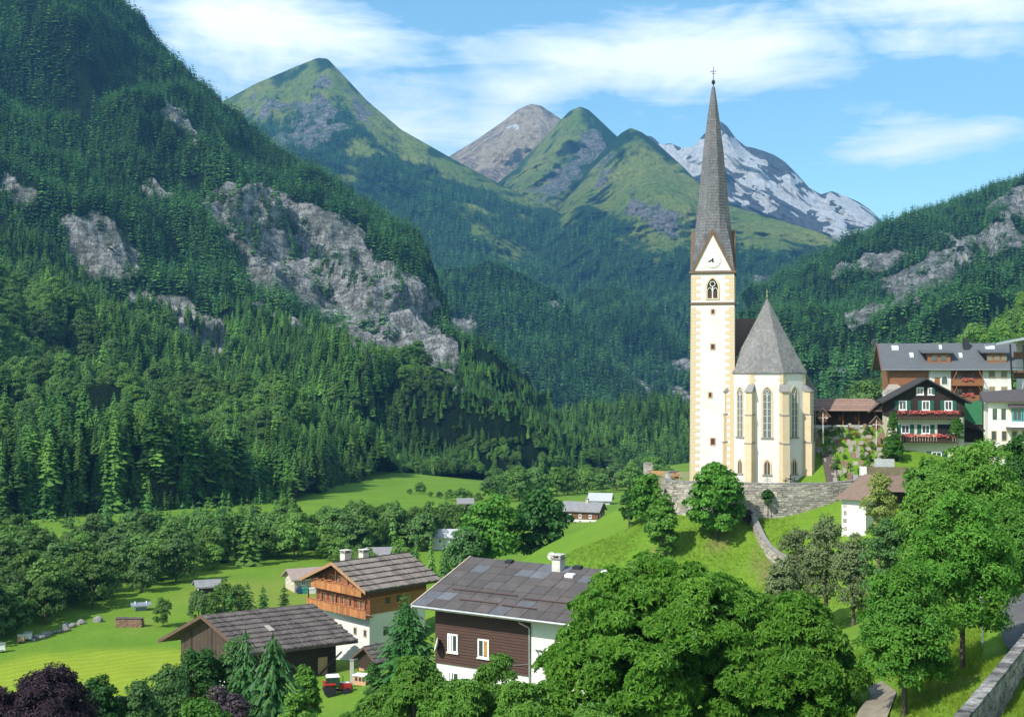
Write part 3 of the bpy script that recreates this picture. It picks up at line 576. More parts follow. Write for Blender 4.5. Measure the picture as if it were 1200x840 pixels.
RM = loft('forested_mountainside', M_MID, [
    [(850, 500, 900), (960, 492, 880), (1060, 490, 820), (1200, 490, 750), (1420, 490, 700)], [(850, 440, 1300), (960, 425, 1300), (1060, 400, 1250), (1200, 380, 1150), (1420, 350, 1100)],
    [(850, 405, 1750), (960, 365, 1750), (1060, 330, 1700), (1200, 300, 1600), (1420, 230, 1500)],
    [(850, 395, 2300), (900, 352, 2300), (930, 328, 2300), (980, 301, 2280), (1010, 282, 2260), (1040, 268, 2250), (1100, 243, 2200), (1150, 225, 2150), (1200, 206, 2100), (1420, 125, 2000)]],
    850, 1420, 220, 170, 34, 300, 12, gully=22, gdir=(-.6, -.4, -.6), spurs=[([(1040, 266), (1010, 340), (960, 420)], 55, 50), ([(1150, 222), (1120, 300), (1060, 400)], 60, 55), ([(1200, 205), (1190, 300), (1150, 400)], 50, 50)], soft=9,
    rock=[[(1015, 355), (1040, 335), (1075, 315), (1110, 295), (1140, 300), (1120, 325), (1090, 345), (1050, 362), (1020, 365)], [(996, 320), (1010, 305), (1045, 298), (1050, 308), (1020, 318)], [(1100, 270), (1140, 275), (1175, 265), (1200, 275), (1200, 290), (1150, 290)],
          [(972, 320), (985, 308), (994, 318), (980, 328)], [(995, 365), (1015, 362), (1010, 378), (996, 378)], [(1165, 240), (1200, 232), (1200, 246), (1175, 250)], [(965, 438), (985, 434), (980, 444)], [(1010, 405), (1040, 398), (1035, 408)]],
    grass=[[(975, 462), (1000, 452), (1035, 452), (1035, 475), (980, 474)]])
RN = loft('wooded_hill', M_L1, [
    [(1020, 530, 300), (1200, 520, 300), (1450, 520, 300)], [(1020, 500, 420), (1100, 480, 420), (1200, 450, 420), (1450, 400, 400)],
    [(1020, 485, 600), (1060, 462, 600), (1110, 426, 600), (1160, 394, 590), (1200, 368, 580), (1300, 320, 560), (1450, 250, 540)]],
    1020, 1450, 120, 70, 10, 90, 13)

# forests: the nearest 300 conifers are trees of their own, the rest one mass per slope
pts, h = tree_points(L1, 1 / 16., rg, 8.5, 15, thin=.25)
front = pts[:, 1] < 640
o_ = np.argsort(-(h / pts[:, 1]) + 1e3 * ((pts[:, 0] / pts[:, 1]) < -.44)); NEAR = o_[:300]; rest = np.setdiff1d(np.arange(len(pts)), NEAR)
h = h * np.interp(pts[:, 1], [350, 900], [.85, 1.05]) * np.interp(600 + F * pts[:, 0] / pts[:, 1], [420, 620], [1, .62]); fr = rest[pts[rest, 1] < 1000]; bk_ = rest[pts[rest, 1] >= 1000]
bl = (pts[fr, 1] < 900) & (fbm(pts[fr], 70, 3, 55) + .25 * np.random.default_rng(8).normal(size=len(fr)) > .30)
scatter('broadleaf_patches', pts[fr][bl], h[fr][bl] * .8, BROAD, 'lighter broadleaf patches low on the left mountainside', 'forest', .05)
fr = fr[~bl]
scatter('mountainside_forest', pts[fr], h[fr], CONS, 'dense conifer forest covering the lower left mountainside', 'forest', .04)
scatter('mountainside_forest', pts[bk_], h[bk_] * 1.05, CONF, 'dense dark conifer forest high on the left mountainside', 'forest', .04)
NEAR_P, NEAR_H = pts[NEAR], h[NEAR]
print('L1 trees', len(pts))
for L, dn, hm, hM, nm, lb in ((HA, 1 / 42., 14, 24, 'knoll_forest', 'conifer forest over the domed knoll nearest the cliff'), (HB, 1 / 48., 15, 26, 'knoll_forest', 'conifer forest over the second domed knoll'),
                              (HC, 1 / 90., 17, 28, 'knoll_forest', 'blue hazy conifers on the hill behind the tower'), (HD, 1 / 24., 10, 17, 'foothill_forest', 'conifers over the low foothill at the valley end')):
    p, hh = tree_points(L, dn, rg, hm, hM); print(nm, len(p)); scatter(nm, p, hh, CONF if L is not HD else CONS, lb, 'forest', .04)
p, hh = tree_points(P1, 1 / 150., rg, 18, 30, tmax=.93); print('P1', len(p))
scatter('subalpine_forest', p, hh, CONF, 'blue green forest below the grassy pointed summit', 'forest', .04)
p, hh = tree_points(P2c, 1 / 260., rg, 18, 30, tmax=.62); print('P2c', len(p)); scatter('subalpine_forest', p, hh, CONF, 'scattered forest under the green peak behind the spire', 'forest', .04)
p, hh = tree_points(RM, 1 / 34., rg, 9, 16); print('RM', len(p)); scatter('mountainside_forest', p, hh, CONF, 'conifer forest over the right hand mountainside', 'forest', .04)
p, hh = tree_points(RN, 1 / 16., rg, 6, 12); print('RN', len(p)); scatter('hill_forest', p, hh, CONS[2:] + BROAD[:3], 'lighter green wood on the hill behind the hotel', 'forest', .05)

# ------------------------------------------------------------------ air
if not globals().get('NOHAZE'):
    mh, T = new_mat('valley_haze'); pv = T.n('ShaderNodeVolumePrincipled'); pv.inputs['Color'].default_value = (.20, .55, 1.0, 1)
    pv.inputs['Density'].default_value = 0.8e-4; pv.inputs['Anisotropy'].default_value = .25
    T.n('ShaderNodeOutputMaterial', in_Volume=pv.outputs[0])
    hb = MB(); hb.box(-8500, 8500, -60, 10400, -330, 2300); tag(hb.build('haze', mh), kind='stuff')
# ------------------------------------------------------------------ church
for me in BROAD: me.materials.append(leaf('broad_leaves', (.080, .175, .030), (.150, .260, .044), .38, .28, hue=(.11, .20, .055), nscale=3))
m, T = new_mat('lime_plaster'); tc = T.n('ShaderNodeTexCoord'); ob = tc.outputs['Object']
mp = T.n('ShaderNodeMapping', i0=ob); mp.inputs['Scale'].default_value = (1.3, 1.3, .07)
c = T.mix(T.ramp(T.noise(ob, .5, 6, .65), .32, .68), (.655, .61, .565), (.58, .535, .49))
c = T.mix(T.ramp(T.noise(mp, 1.0, 5, .65), .52, .74, 0, .42), c, (.45, .41, .36)); c = T.mix(T.ramp(T.noise(ob, .22, 5, .7), .58, .70, 0, .4), c, (.47, .42, .36))
c = T.mix(T.ramp(T.noise(ob, 3.0, 4, .7), .58, .72, 0, .25), c, (.40, .36, .31))
b = T.n('ShaderNodeBsdfPrincipled'); T.put(b.inputs['Base Color'], c); b.inputs['Roughness'].default_value = .92; b.inputs['Specular IOR Level'].default_value = .15
bp = T.n('ShaderNodeBump', in_Strength=.25, in_Height=T.noise(ob, 4, 5, .6)); bp.inputs['Distance'].default_value = .04; T.put(b.inputs['Normal'], bp); finish(T, b.outputs[0]); PLASTER = m
OCHRE = surf('ochre_render', (.56, .44, .285), (.50, .385, .245), 1.2, .85, .15, 5)
STONEC = surf('grey_cap_stone', (.26, .24, .22), (.17, .16, .15), 3, .9, .4)
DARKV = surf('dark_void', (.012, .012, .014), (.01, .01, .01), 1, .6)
GLASSD = surf('leaded_glass', (.16, .165, .165), (.07, .08, .085), 5, .25, .1, spec=.6)
TRAC = surf('pale_tracery', (.60, .57, .50), (.52, .49, .43), 3, .9)
IRON = surf('dark_iron', (.03, .03, .033), (.02, .02, .02), 3, .5, metal=.3)
def shingle_mat(name, c1, c2, c3, row, col=9.0, bump=.5):
    """old wooden shingles: short streaks, courses, weathered patches"""
    m, T = new_mat(name); tc = T.n('ShaderNodeTexCoord'); ob = tc.outputs['Object']; sp = T.n('ShaderNodeSeparateXYZ', i0=ob)
    fr = T.m('FRACT', T.m('MULTIPLY', sp.outputs[2], 1 / row)); ro = T.m('FLOOR', T.m('MULTIPLY', sp.outputs[2], 1 / row))
    ang = T.m('ARCTAN2', sp.outputs[1], sp.outputs[0])
    cell = T.n('ShaderNodeCombineXYZ', i0=T.m('FLOOR', T.m('MULTIPLY', T.m('ADD', ang, T.m('MULTIPLY', ro, .137)), col)), i1=ro, i2=0)
    wn = T.n('ShaderNodeTexWhiteNoise', noise_dimensions='3D', i0=cell)
    n1 = T.noise(ob, .45, 6, .65); n2 = T.noise(ob, 3.0, 5, .7)
    c = T.mix(T.ramp(n1, .32, .66), c1, c2); c = T.mix(T.m('MULTIPLY', T.ramp(wn.outputs['Value'], .4, 1), .65), c, c3)
    c = T.mix(1.0, c, T.ramp(n2, .25, .75, .72, 1.28), 'MULTIPLY')
    b = T.n('ShaderNodeBsdfPrincipled'); T.put(b.inputs['Base Color'], c); b.inputs['Roughness'].default_value = .9; b.inputs['Specular IOR Level'].default_value = .15
    bp = T.n('ShaderNodeBump', in_Strength=bump, in_Height=T.m('ADD', T.m('ADD', fr, wn.outputs['Value']), n2)); bp.inputs['Distance'].default_value = .06
    T.put(b.inputs['Normal'], bp); finish(T, b.outputs[0]); return m
SPIRE = shingle_mat('spire_shingles', (.090, .088, .092), (.138, .135, .140), (.185, .180, .184), .42, 12)
APSER = shingle_mat('apse_shingles', (.128, .122, .120), (.182, .174, .168), (.228, .218, .210), .40, 14)
BROOF = surf('brown_shingles', (.20, .135, .105), (.13, .09, .07), 2.5, .9, .5, stretch=(1, 1, 4))
def arch(w, z0, zs, n=5, x=0.0):                      # pointed arch outline, counter-clockwise from lower left
    h = w / 2; P = [(x - h, z0), (x + h, z0)]
    for k in range(n + 1): a = R(60) * k / n; P.append((x - h + w * math.cos(a), zs + w * math.sin(a)))
    for k in range(n - 1, -1, -1): a = R(60) * k / n; P.append((x + h - w * math.cos(a), zs + w * math.sin(a)))
    return P
def grow(P, d, cx, cz):                               # the same outline grown outwards
    out = []
    for i, p in enumerate(P):
        a, b = Vector(P[i - 1]), Vector(P[(i + 1) % len(P)]); t = (b - a).normalized(); out.append((p[0] + t.y * d, p[1] - t.x * d))
    return out
A0 = Vector(at(899, 440, 196)); CHZ = -16.2
ch = thing('church', 'white gothic village church with a tall shingled spire and ochre corners', 'church', (A0.x, A0.y, CHZ), math.atan2(-A0.x, A0.y))
TX, TY = -8.15, .3                                    # tower centre in the church's own frame
def tw(mb): return mb
H0, H1, H2, H3, H4 = 27.2, 31.9, 38.4, 60.9, 63.9
b = MB()                                               # tower shaft, slightly battered
b.hexa([(TX - 3.42, TY - 3.42, -2), (TX + 3.42, TY - 3.42, -2), (TX + 3.42, TY + 3.42, -2), (TX - 3.42, TY + 3.42, -2)],
       [(TX - 3.22, TY - 3.22, H1), (TX + 3.22, TY - 3.22, H1), (TX + 3.22, TY + 3.22, H1), (TX - 3.22, TY + 3.22, H1)])
tower = b.build('tower', PLASTER, ch)
def hw(z): return 3.42 - .2 * (z + 2) / (H1 + 2)
QM = [MB().box(-w / 2, w / 2, -.05, .05, 0, .50).mesh('quoin', OCHRE) for w in (1.45, .78)]
k = 0; z = .15
while z < H1 - .7:
    if not (H0 - .75 < z < H0 + .2):
        for sx in (-1, 1):
            wq = (1.45, .78)[k % 2]; q = link('quoin', QM[k % 2], tower)
            q.location = (TX + sx * (hw(z) - wq / 2 + .03), TY - hw(z) + .015, z)
            q = link('quoin', QM[k % 2], tower); q.rotation_euler = (0, 0, R(90)); q.location = (TX + sx * (hw(z) - .015), TY - hw(z) + wq / 2 - .06, z)
    z += .53; k += 1
b = MB()
for zz, t, o in ((H0, .28, .16), (H1, .25, .28)):
    b.box(TX - hw(zz) - o, TX + hw(zz) + o, TY - hw(zz) - o, TY + hw(zz) + o, zz - t / 2, zz + t / 2)
    b.box(TX - hw(zz) - o * .5, TX + hw(zz) + o * .5, TY - hw(zz) - o * .5, TY + hw(zz) + o * .5, zz - t, zz - t / 2)
b.build('cornice', surf('cornice_stone', (.20, .13, .085), (.13, .085, .06), 3, .9), ch)
for r_ in range(4):                                    # four steep gables round the foot of the spire
    Mx = Matrix.Translation((TX, TY, 0)) @ Matrix.Rotation(R(90) * r_, 4, 'Z'); fr = lambda v, Mx=Mx: Mx @ Vector(v)
    g = MB(fr).prism([(-3.0, H1 + .13), (3.0, H1 + .13), (0, H2)], -3.22, -2.2).build('gable', PLASTER, ch)
    t = MB(fr)
    for s in (-1, 1):
        P = [(s * 3.22, H1 + .13), (s * 2.86, H1 + .13), (0, H2 - .75), (0, H2 + .12)]
        t.prism(P if s < 0 else P[::-1], -3.36, -2.0)
    t.build('gable_edge', surf('gable_edge_wood', (.17, .10, .055), (.11, .07, .04), 3, .9), g)
    if r_ == 2: continue
    fz = -hw(29) - .02                                 # belfry window
    A_ = arch(1.62, H0 + .72, H0 + 2.35); wdw = MB(fr).ring(grow(A_, .28, 0, 0), A_, fz - .10, fz + .3).build('belfry_window', OCHRE, ch)
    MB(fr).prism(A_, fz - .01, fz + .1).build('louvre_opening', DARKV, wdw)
    b = MB(fr).box(-.09, .09, fz - .08, fz, H0 + .72, H0 + 2.5)
    for s in (-1, 1):
        L_ = arch(.66, H0 + .74, H0 + 1.75, 4, s * .42); b.ring(grow(L_, .09, 0, 0), L_, fz - .07, fz)
    D_ = [(.34 * math.cos(a * math.pi / 4), H0 + 2.92 + .34 * math.sin(a * math.pi / 4)) for a in range(8)]; b.ring(grow(D_, .11, 0, 0), D_, fz - .07, fz)
    b.build('tracery', TRAC, wdw)
    b = MB(fr)
    for s in (-1, 1):
        for q in range(4): b.box(s * .42 - .3, s * .42 + .3, fz - .05, fz - .012, H0 + .85 + q * .28, H0 + .97 + q * .28)
    b.build('louvre', surf('louvre_wood', (.16, .07, .05), (.10, .05, .04), 3, .9), wdw)
    if r_: continue
    ck = MB(fr).lathe([(1.25, 0), (1.25, .06)], 28)      # clock, turned to face out below
    ck.v = [(v[0], -3.24 - v[2], v[1] + H1 + 1.95) for v in ck.v]
    co = ck.build('clock_face', surf('clock_white', (.74, .71, .64), (.68, .65, .58), 2, .8), ch)
    n = MB(fr)
    for q in range(12):
        a = R(30) * q; ca, sa = math.cos(a), math.sin(a)
        for rr in (.98,):
            u = [(rr * sa - .05 * ca, rr * ca + .05 * sa), (rr * sa + .05 * ca, rr * ca - .05 * sa), ((rr + .26) * sa + .05 * ca, (rr + .26) * ca - .05 * sa), ((rr + .26) * sa - .05 * ca, (rr + .26) * ca + .05 * sa)]
            n.prism([(p[0], p[1] + H1 + 1.95) for p in u], -3.34, -3.30)
    n.build('hour_mark', surf('mark_grey', (.40, .38, .34), (.35, .33, .3), 3, .8), co)
    for nm, ang, ln, wd in (('minute_hand', 240, .80, .10), ('hour_hand', 172, .50, .15)):
        a = R(ang); ca, sa = math.cos(a), math.sin(a)
        u = [(-.22 * sa - wd / 3 * ca, -.22 * ca + wd / 3 * sa), (-.22 * sa + wd / 3 * ca, -.22 * ca - wd / 3 * sa), (ln * .75 * sa + wd * ca, ln * .75 * ca - wd * sa), (ln * sa, ln * ca), (ln * .75 * sa - wd * ca, ln * .75 * ca + wd * sa)]
        MB(fr).prism([(p[0], p[1] + H1 + 1.95) for p in u][::-1], -3.40, -3.36).build(nm, IRON, co)
for (zz, w_, h_) in ((25.6, .42, .62), (20.2, .55, .75), (12.9, .42, .70), (5.7, .62, .95)):     # slit windows of the shaft
    xo = TX + (-.35 if h_ == .70 else .05); yo = TY - hw(zz)
    fr_ = MB().ring([(xo - w_ / 2 - .14, zz - .14), (xo + w_ / 2 + .14, zz - .14), (xo + w_ / 2 + .14, zz + h_ + .14), (xo - w_ / 2 - .14, zz + h_ + .14)],
                    [(xo - w_ / 2, zz), (xo + w_ / 2, zz), (xo + w_ / 2, zz + h_), (xo - w_ / 2, zz + h_)], yo - .07, yo + .2).build('slit_window', surf('slit_frame', (.50, .36, .22), (.42, .30, .2), 3, .9), ch)
    MB().box(xo - w_ / 2, xo + w_ / 2, yo - .03, yo + .05, zz, zz + h_).build('pane', surf('slit_dark', (.10, .035, .02), (.05, .02, .015), 3, .7), fr_)
# spire: square at the eaves, octagonal above, laid in courses
prof = [(319, 24.2), (300, 23.2), (285, 22.2), (262, 19.4), (240, 17.0), (220, 15.3), (200, 13.5), (180, 11.6), (160, 9.2), (140, 6.7), (120, 4.1), (108, 2.4), (98, .9)]
pz = np.array([(HZ - p) / F * 198 + 16.2 for p, _ in prof]); pr = np.array([q * .132 for _, q in prof])
b = MB(); zz = np.arange(H1 + .1, H3, .45); ring = []
def spring(r, sq, z):
    o = []
    for k in range(16):
        a = k * math.pi / 8
        oc = r / math.cos(math.pi / 8) if k % 2 else r
        sqr = r / max(abs(math.cos(a)), abs(math.sin(a))); rr = oc + (sqr - oc) * sq
        o.append((TX + rr * math.cos(a), TY + rr * math.sin(a), z))
    return o
vs, fs = [], []
for i in range(len(zz) - 1):
    for z_, ex in ((zz[i], .045), (zz[i + 1], 0.0)):
        r_ = float(np.interp(z_, pz, pr)) + ex; vs += spring(r_, float(sstep(42.5, H1, z_)), z_)
nr = len(vs) // 16
for i in range(nr - 1): fs += [(i * 16 + k, i * 16 + (k + 1) % 16, (i + 1) * 16 + (k + 1) % 16, (i + 1) * 16 + k) for k in range(16)]
fs.append(tuple(range((nr - 1) * 16, nr * 16))); b.add(vs, fs); b.fr = lambda v: (v[0] - TX, v[1] - TY, v[2])
sp_ = b.build('spire', SPIRE, ch); sp_.location = (TX, TY, 0)
b = MB(); b.lathe([(.05, H3 - .3), (.06, H3 + .2), (.22, H3 + .35), (.30, H3 + .6), (.22, H3 + .85), (.05, H3 + 1.0), (.04, H4)], 10, (TX, TY))
b.box(TX - .5, TX + .5, TY - .04, TY + .04, H4 - .75, H4 - .67); b.box(TX - .28, TX + .28, TY - .04, TY + .04, H4 - 1.1, H4 - 1.03)
b.build('spire_cross', IRON, ch)
# choir: three sides of an octagon, tall lancets between buttresses
RH, EAVE = 6.1, 16.7
hexv = [(RH * math.sin(R(t)), -RH * math.cos(R(t))) for t in (-67.5, -22.5, 22.5, 67.5)]
b = MB(); b.prism(hexv + [(5.63, 22), (-5.63, 22)], -2, EAVE, 'z'); apse = b.build('choir', PLASTER, ch)
for t in (-45, 0, 45):
    Mx = Matrix.Rotation(R(t), 4, 'Z'); fr = lambda v, Mx=Mx: Mx @ Vector(v); fy = -RH * math.cos(R(22.5))
    for (w_, z0, zs, nm) in ((1.22, 7.0, 13.4, 'lancet_window'), (.82, 1.5, 2.85, 'small_window')):
        A_ = arch(w_, z0, zs); wd = MB(fr).ring(grow(A_, .24, 0, 0), A_, fy - .07, fy + .3).build(nm, OCHRE, ch)
        MB(fr).prism(A_, fy - .012, fy + .2).build('pane', GLASSD if nm[0] == 'l' else surf('crypt_dark', (.10, .07, .055), (.05, .04, .035), 4, .6), wd)
        b = MB(fr)
        if nm[0] == 'l':
            b.box(-.05, .05, fy - .06, fy, z0, zs + .2)
            for s in (-1, 1):
                L_ = arch(.50, z0, zs - .35, 4, s * .31); b.ring(grow(L_, .06, 0, 0), L_, fy - .05, fy - .005)
            D_ = [(.22 * math.cos(a * math.pi / 4), zs + .48 + .22 * math.sin(a * math.pi / 4)) for a in range(8)]; b.ring(grow(D_, .07, 0, 0), D_, fy - .05, fy - .005)
            for q in range(5): b.box(-.56, .56, fy - .035, fy - .008, z0 + 1.05 * (q + 1), z0 + 1.05 * (q + 1) + .05)
        else: b.box(-.035, .035, fy - .06, fy - .005, z0, zs + .6)
        b.build('tracery', TRAC, wd)
        MB(fr).box(-w_ / 2 - .3, w_ / 2 + .3, fy - .16, fy + .05, z0 - .2, z0 - .003).build('sill', STONEC, wd)
for t in (-67.5, -22.5, 22.5, 67.5):
    Mx = Matrix.Rotation(R(t), 4, 'Z'); fr = lambda v, Mx=Mx: Mx @ Vector(v)
    b = MB(fr)
    for (z0, z1, dp, w_) in ((-2, 6.2, 1.25, .56), (6.2, 10.4, 1.08, .53), (10.4, 13.9, .92, .50)): b.box(-w_, w_, -RH - dp, -RH + .45, z0, z1 - .0)
    bt = b.build('buttress', OCHRE, ch)
    b = MB(fr)
    for (zt, dp, w_) in ((6.2, 1.33, .63), (10.4, 1.16, .60)): b.hexa([(-w_, -RH - dp, zt - .12), (w_, -RH - dp, zt - .12), (w_, -RH, zt - .12), (-w_, -RH, zt - .12)], [(-w_, -RH - dp, zt - .02), (w_, -RH - dp, zt - .02), (w_, -RH, zt + .16), (-w_, -RH, zt + .16)])
    zt = 13.9; b.hexa([(-.66, -RH - 1.12, zt - .2), (.66, -RH - 1.12, zt - .2), (.66, -RH + .1, zt), (-.66, -RH + .1, zt)], [(-.66, -RH - 1.12, zt - .05), (.66, -RH - 1.12, zt - .05), (.5, -RH + .1, zt + 1.0), (-.5, -RH + .1, zt + 1.0)])
    b.build('weathering', STONEC, bt)
    for q in range(4):                                  # painted corner blocks above the buttress
        s = .72 if q % 2 else .48
        o = MB(fr); o.prism([(-s * .92, -RH + .38 * s - .05), (0, -RH - .06), (s * .92, -RH + .38 * s - .05), (0, -RH + .8)], 14.95 + q * .43, 15.33 + q * .43, 'z'); o.build('quoin', OCHRE, apse)
def octpyr(name, prof, n, mat, parent, rot):
    b = MB(); vs, fs = [], []
    for (r, z) in prof: vs += [(r * math.sin(rot + 2 * math.pi * k / n), -r * math.cos(rot + 2 * math.pi * k / n), z) for k in range(n)]
    for i in range(len(prof) - 1): fs += [(i * n + k, i * n + (k + 1) % n, (i + 1) * n + (k + 1) % n, (i + 1) * n + k) for k in range(n)]
    fs += [tuple(range(n - 1, -1, -1)), tuple(range((len(prof) - 1) * n, len(prof) * n))]; b.add(vs, fs); return b.build(name, mat, parent)
pf = [(5.9, EAVE - .25), (6.32, EAVE - .2), (6.32, EAVE - .05)]
for i in range(26):
    f = i / 26; r_ = 6.3 * (1 - f) ** 1.06; pf += [(r_ * (1.0), EAVE + 11.5 * f), (max(.02, 6.3 * (1 - (i + 1) / 26) ** 1.06 + .035), EAVE + 11.5 * (i + 1) / 26 - .02)]
octpyr('choir_roof', pf, 8, APSER, ch, R(22.5))
MB().lathe([(.05, 28), (.22, 28.2), (.10, 28.6), (.16, 28.9), (.02, 29.4)], 8).build('roof_finial', surf('green_copper', (.16, .22, .10), (.1, .16, .08), 4, .7), ch)
b = MB(); b.prism([(-6.0, EAVE - .1), (6.0, EAVE - .1), (0, 26.2)], 1.5, 22.4); b.build('nave_roof', BROOF, ch)
b = MB(); b.fr = lambda v: (v[1], v[0], v[2]); b.prism([(2.2, 19.5), (9.5, 19.5), (5.8, 25.2)], -10.5, -.5); b.build('side_roof', BROOF, ch)
MB().box(-9.8, -5.64, 3.8, 8.5, -2, 20.2).build('side_wall', PLASTER, ch)
b = MB(); b.box(5.65, 7.0, .8, 20, -2, 14.1); ai = b.build('aisle_wall', OCHRE, ch)
b = MB(); b.prism([(5.6, 13.9), (7.4, 13.9), (7.4, 14.1), (5.6, 16.9)], .3, 20.4); b.build('aisle_roof', APSER, ch)
for q in range(24): MB().box(6.5, 7.03, .74, .9, .3 + q * .56, .55 + q * .56).build('quoin', PLASTER, ai)
MB().tube([(7.3, .45, 14), (7.25, .6, 13.6), (7.15, .62, 0)], .07, 6).build('downpipe', surf('pipe_grey', (.2, .2, .2), (.15, .15, .15), 3, .5), ch)
# painted crest and memorial crosses along the choir foot
b = MB(); fy = -RH * math.cos(R(22.5)) - .02
b.box(-.06, .06, fy - .02, fy + .01, .35, 1.2); b.box(-.55, .55, fy - .02, fy + .01, .55, .66); b.box(-.35, .35, fy - .025, fy + .01, .85, .92)
b.build('wall_cross', surf('faded_paint', (.42, .40, .36), (.36, .34, .3), 3, .9), ch)

# ------------------------------------------------------------------ churchyard, stone walls
YZ = CHZ
sl_ = [(22.7, 192.2), (23.4, 186.8), (30, 183.9), (38, 182.4), (45.9, 183.4), (46.5, 214), (24, 216)]
tag(MB().prism(sl_, YZ - 6, YZ, 'z').build('churchyard', surf('churchyard_grass', (.13, .20, .03), (.24, .21, .13), .35, .95, .5, 4)), kind='structure')
def stone_island(name, c1, c2, blot):
    m, T = new_mat(name); geo = T.n('ShaderNodeNewGeometry'); tc = T.n('ShaderNodeTexCoord')
    n = T.noise(tc.outputs['Object'], 3.5, 6, .7); nb = T.noise(tc.outputs['Object'], .28, 5, .65)
    c = T.mix(geo.outputs['Random Per Island'], c1, c2); c = T.mix(1.0, c, T.ramp(n, .25, .75, .6, 1.4), 'MULTIPLY'); c = T.mix(T.ramp(nb, .52, .70, 0, .75), c, blot)
    b = T.n('ShaderNodeBsdfPrincipled'); T.put(b.inputs['Base Color'], c); b.inputs['Roughness'].default_value = .95; b.inputs['Specular IOR Level'].default_value = .1
    bp = T.n('ShaderNodeBump', in_Strength=.6, in_Height=n); bp.inputs['Distance'].default_value = .06; T.put(b.inputs['Normal'], bp); finish(T, b.outputs[0]); return m
M_STN = stone_island('wall_stone', (.45, .40, .33), (.23, .205, .175), (.19, .17, .14))
M_MOR = surf('wall_mortar', (.36, .335, .29), (.24, .22, .19), 1.5, .95, .5)
def stone_wall(name, label, path, base, top, thick, sx=.62, sz=.34, cat='wall', cap=True, seed=1, mat=None, cm=None):
    """rubble wall: a mortar core with uneven stones set into both faces, and cap slabs"""
    rr = random.Random(seed); root = thing(name, label, cat, (path[0][0], path[0][1], base(0) if callable(base) else base))
    ox, oy, oz = root.location
    pts = [Vector(p) for p in path]; cum = [0]
    for a, c in zip(pts, pts[1:]): cum.append(cum[-1] + (c - a).length)
    Ltot = cum[-1]
    def pos(s):
        s = min(max(s, 0), Ltot); i = max(k for k in range(len(cum)) if cum[k] <= s + 1e-9); i = min(i, len(pts) - 2)
        d = (pts[i + 1] - pts[i]).normalized(); return pts[i] + d * (s - cum[i]), d
    fb = base if callable(base) else (lambda f: base); ft = top if callable(top) else (lambda f: top)
    core, st, cp_ = MB(), MB(), MB()
    def blk(mb, s0, s1, za0, za1, zb0, zb1, w0, w1):
        p, d = pos(s0); q, e = pos(s1); n0, n1 = Vector((d.y, -d.x)), Vector((e.y, -e.x))
        A = [p + n0 * w0, q + n1 * w0, q + n1 * w1, p + n0 * w1]; zs0, zs1 = (za0, za1, za1, za0), (zb0, zb1, zb1, zb0)
        mb.hexa([(v.x - ox, v.y - oy, z - oz) for v, z in zip(A, zs0)], [(v.x - ox, v.y - oy, z - oz) for v, z in zip(A, zs1)])
    n = max(len(pts) * 2, int(Ltot / 1.5))
    for i in range(n):
        s0, s1 = Ltot * i / n, Ltot * (i + 1) / n
        blk(core, s0, s1, fb(s0 / Ltot) - 1.5, fb(s1 / Ltot) - 1.5, ft(s0 / Ltot), ft(s1 / Ltot), -thick / 2, thick / 2)
    zlo = min(fb(i / 20) for i in range(21)) - .5; zhi = max(ft(i / 20) for i in range(21)); z = zlo
    while z < zhi - .05:                                # uneven courses, stones of every length
        ch_ = rr.uniform(.7, 1.25) * sz; s = rr.uniform(-.5, 0) * sx
        while s < Ltot - .05:
            w_ = rr.uniform(.5, 1.7) * sx; f = min(max((s + w_ / 2) / Ltot, 0), 1); zt = ft(f)
            zA = z + rr.uniform(-.05, .05); hh = min(ch_ * rr.uniform(.8, 1.12), zt - zA)
            if hh > .07 and zA + hh > fb(f) - .5:
                for sd in (1, -1):
                    o = thick / 2 + rr.uniform(.0, .10); g = rr.uniform(.01, .04); dz = rr.uniform(-.04, .04)
                    blk(st, max(s + g, 0), min(s + w_ - g, Ltot), zA + g, zA + g + dz, zA + hh - g, zA + hh - g - dz, sd * thick / 2 * .8 if sd > 0 else -o, o if sd > 0 else -thick / 2 * .8)
            s += w_
        z += ch_
    if cap:
        s = 0.0; k = 0
        while s < Ltot - .05:
            w_ = min(rr.uniform(.8, 1.3) * 1.0, Ltot - s); f0, f1 = s / Ltot, (s + w_) / Ltot
            c1 = MB(); j = rr.uniform(0, .05); blk(c1, s + .02, s + w_ - .02, ft(f0), ft(f1), ft(f0) + .13 + j, ft(f1) + .13 + j, -thick / 2 - .08, thick / 2 + .08)
            c1.build('cap_stone', cm or STONEC, root); s += w_
    core.build('wall_core', M_MOR, root); st.build('stone', mat or M_STN, root, kind='stuff')
    return root
stone_wall('retaining_wall', 'long rubble stone retaining wall below the white church', [(22.8, 192), (23.4, 186.7), (30, 183.7), (38, 182.2), (46, 183.2), (54.2, 186)], -20.4, lambda f: YZ + .75 + .9 * max(0, f - .75) * 4 * .8, .7, seed=3)
lw = [(33.9, 181.2), (34.0, 178), (34.2, 175), (34.7, 172), (35.5, 169.5), (37.0, 167.5)]
gb = lambda f: gz(*(Vector(lw[min(int(f * 5), 4)]).lerp(Vector(lw[min(int(f * 5), 4) + 1]), f * 5 - min(int(f * 5), 4)))) - .1
stone_wall('garden_wall', 'weathered stone wall running downhill across the grass slope', lw, gb, lambda f: gb(f) + 1.75, .55, .5, .3, seed=5)
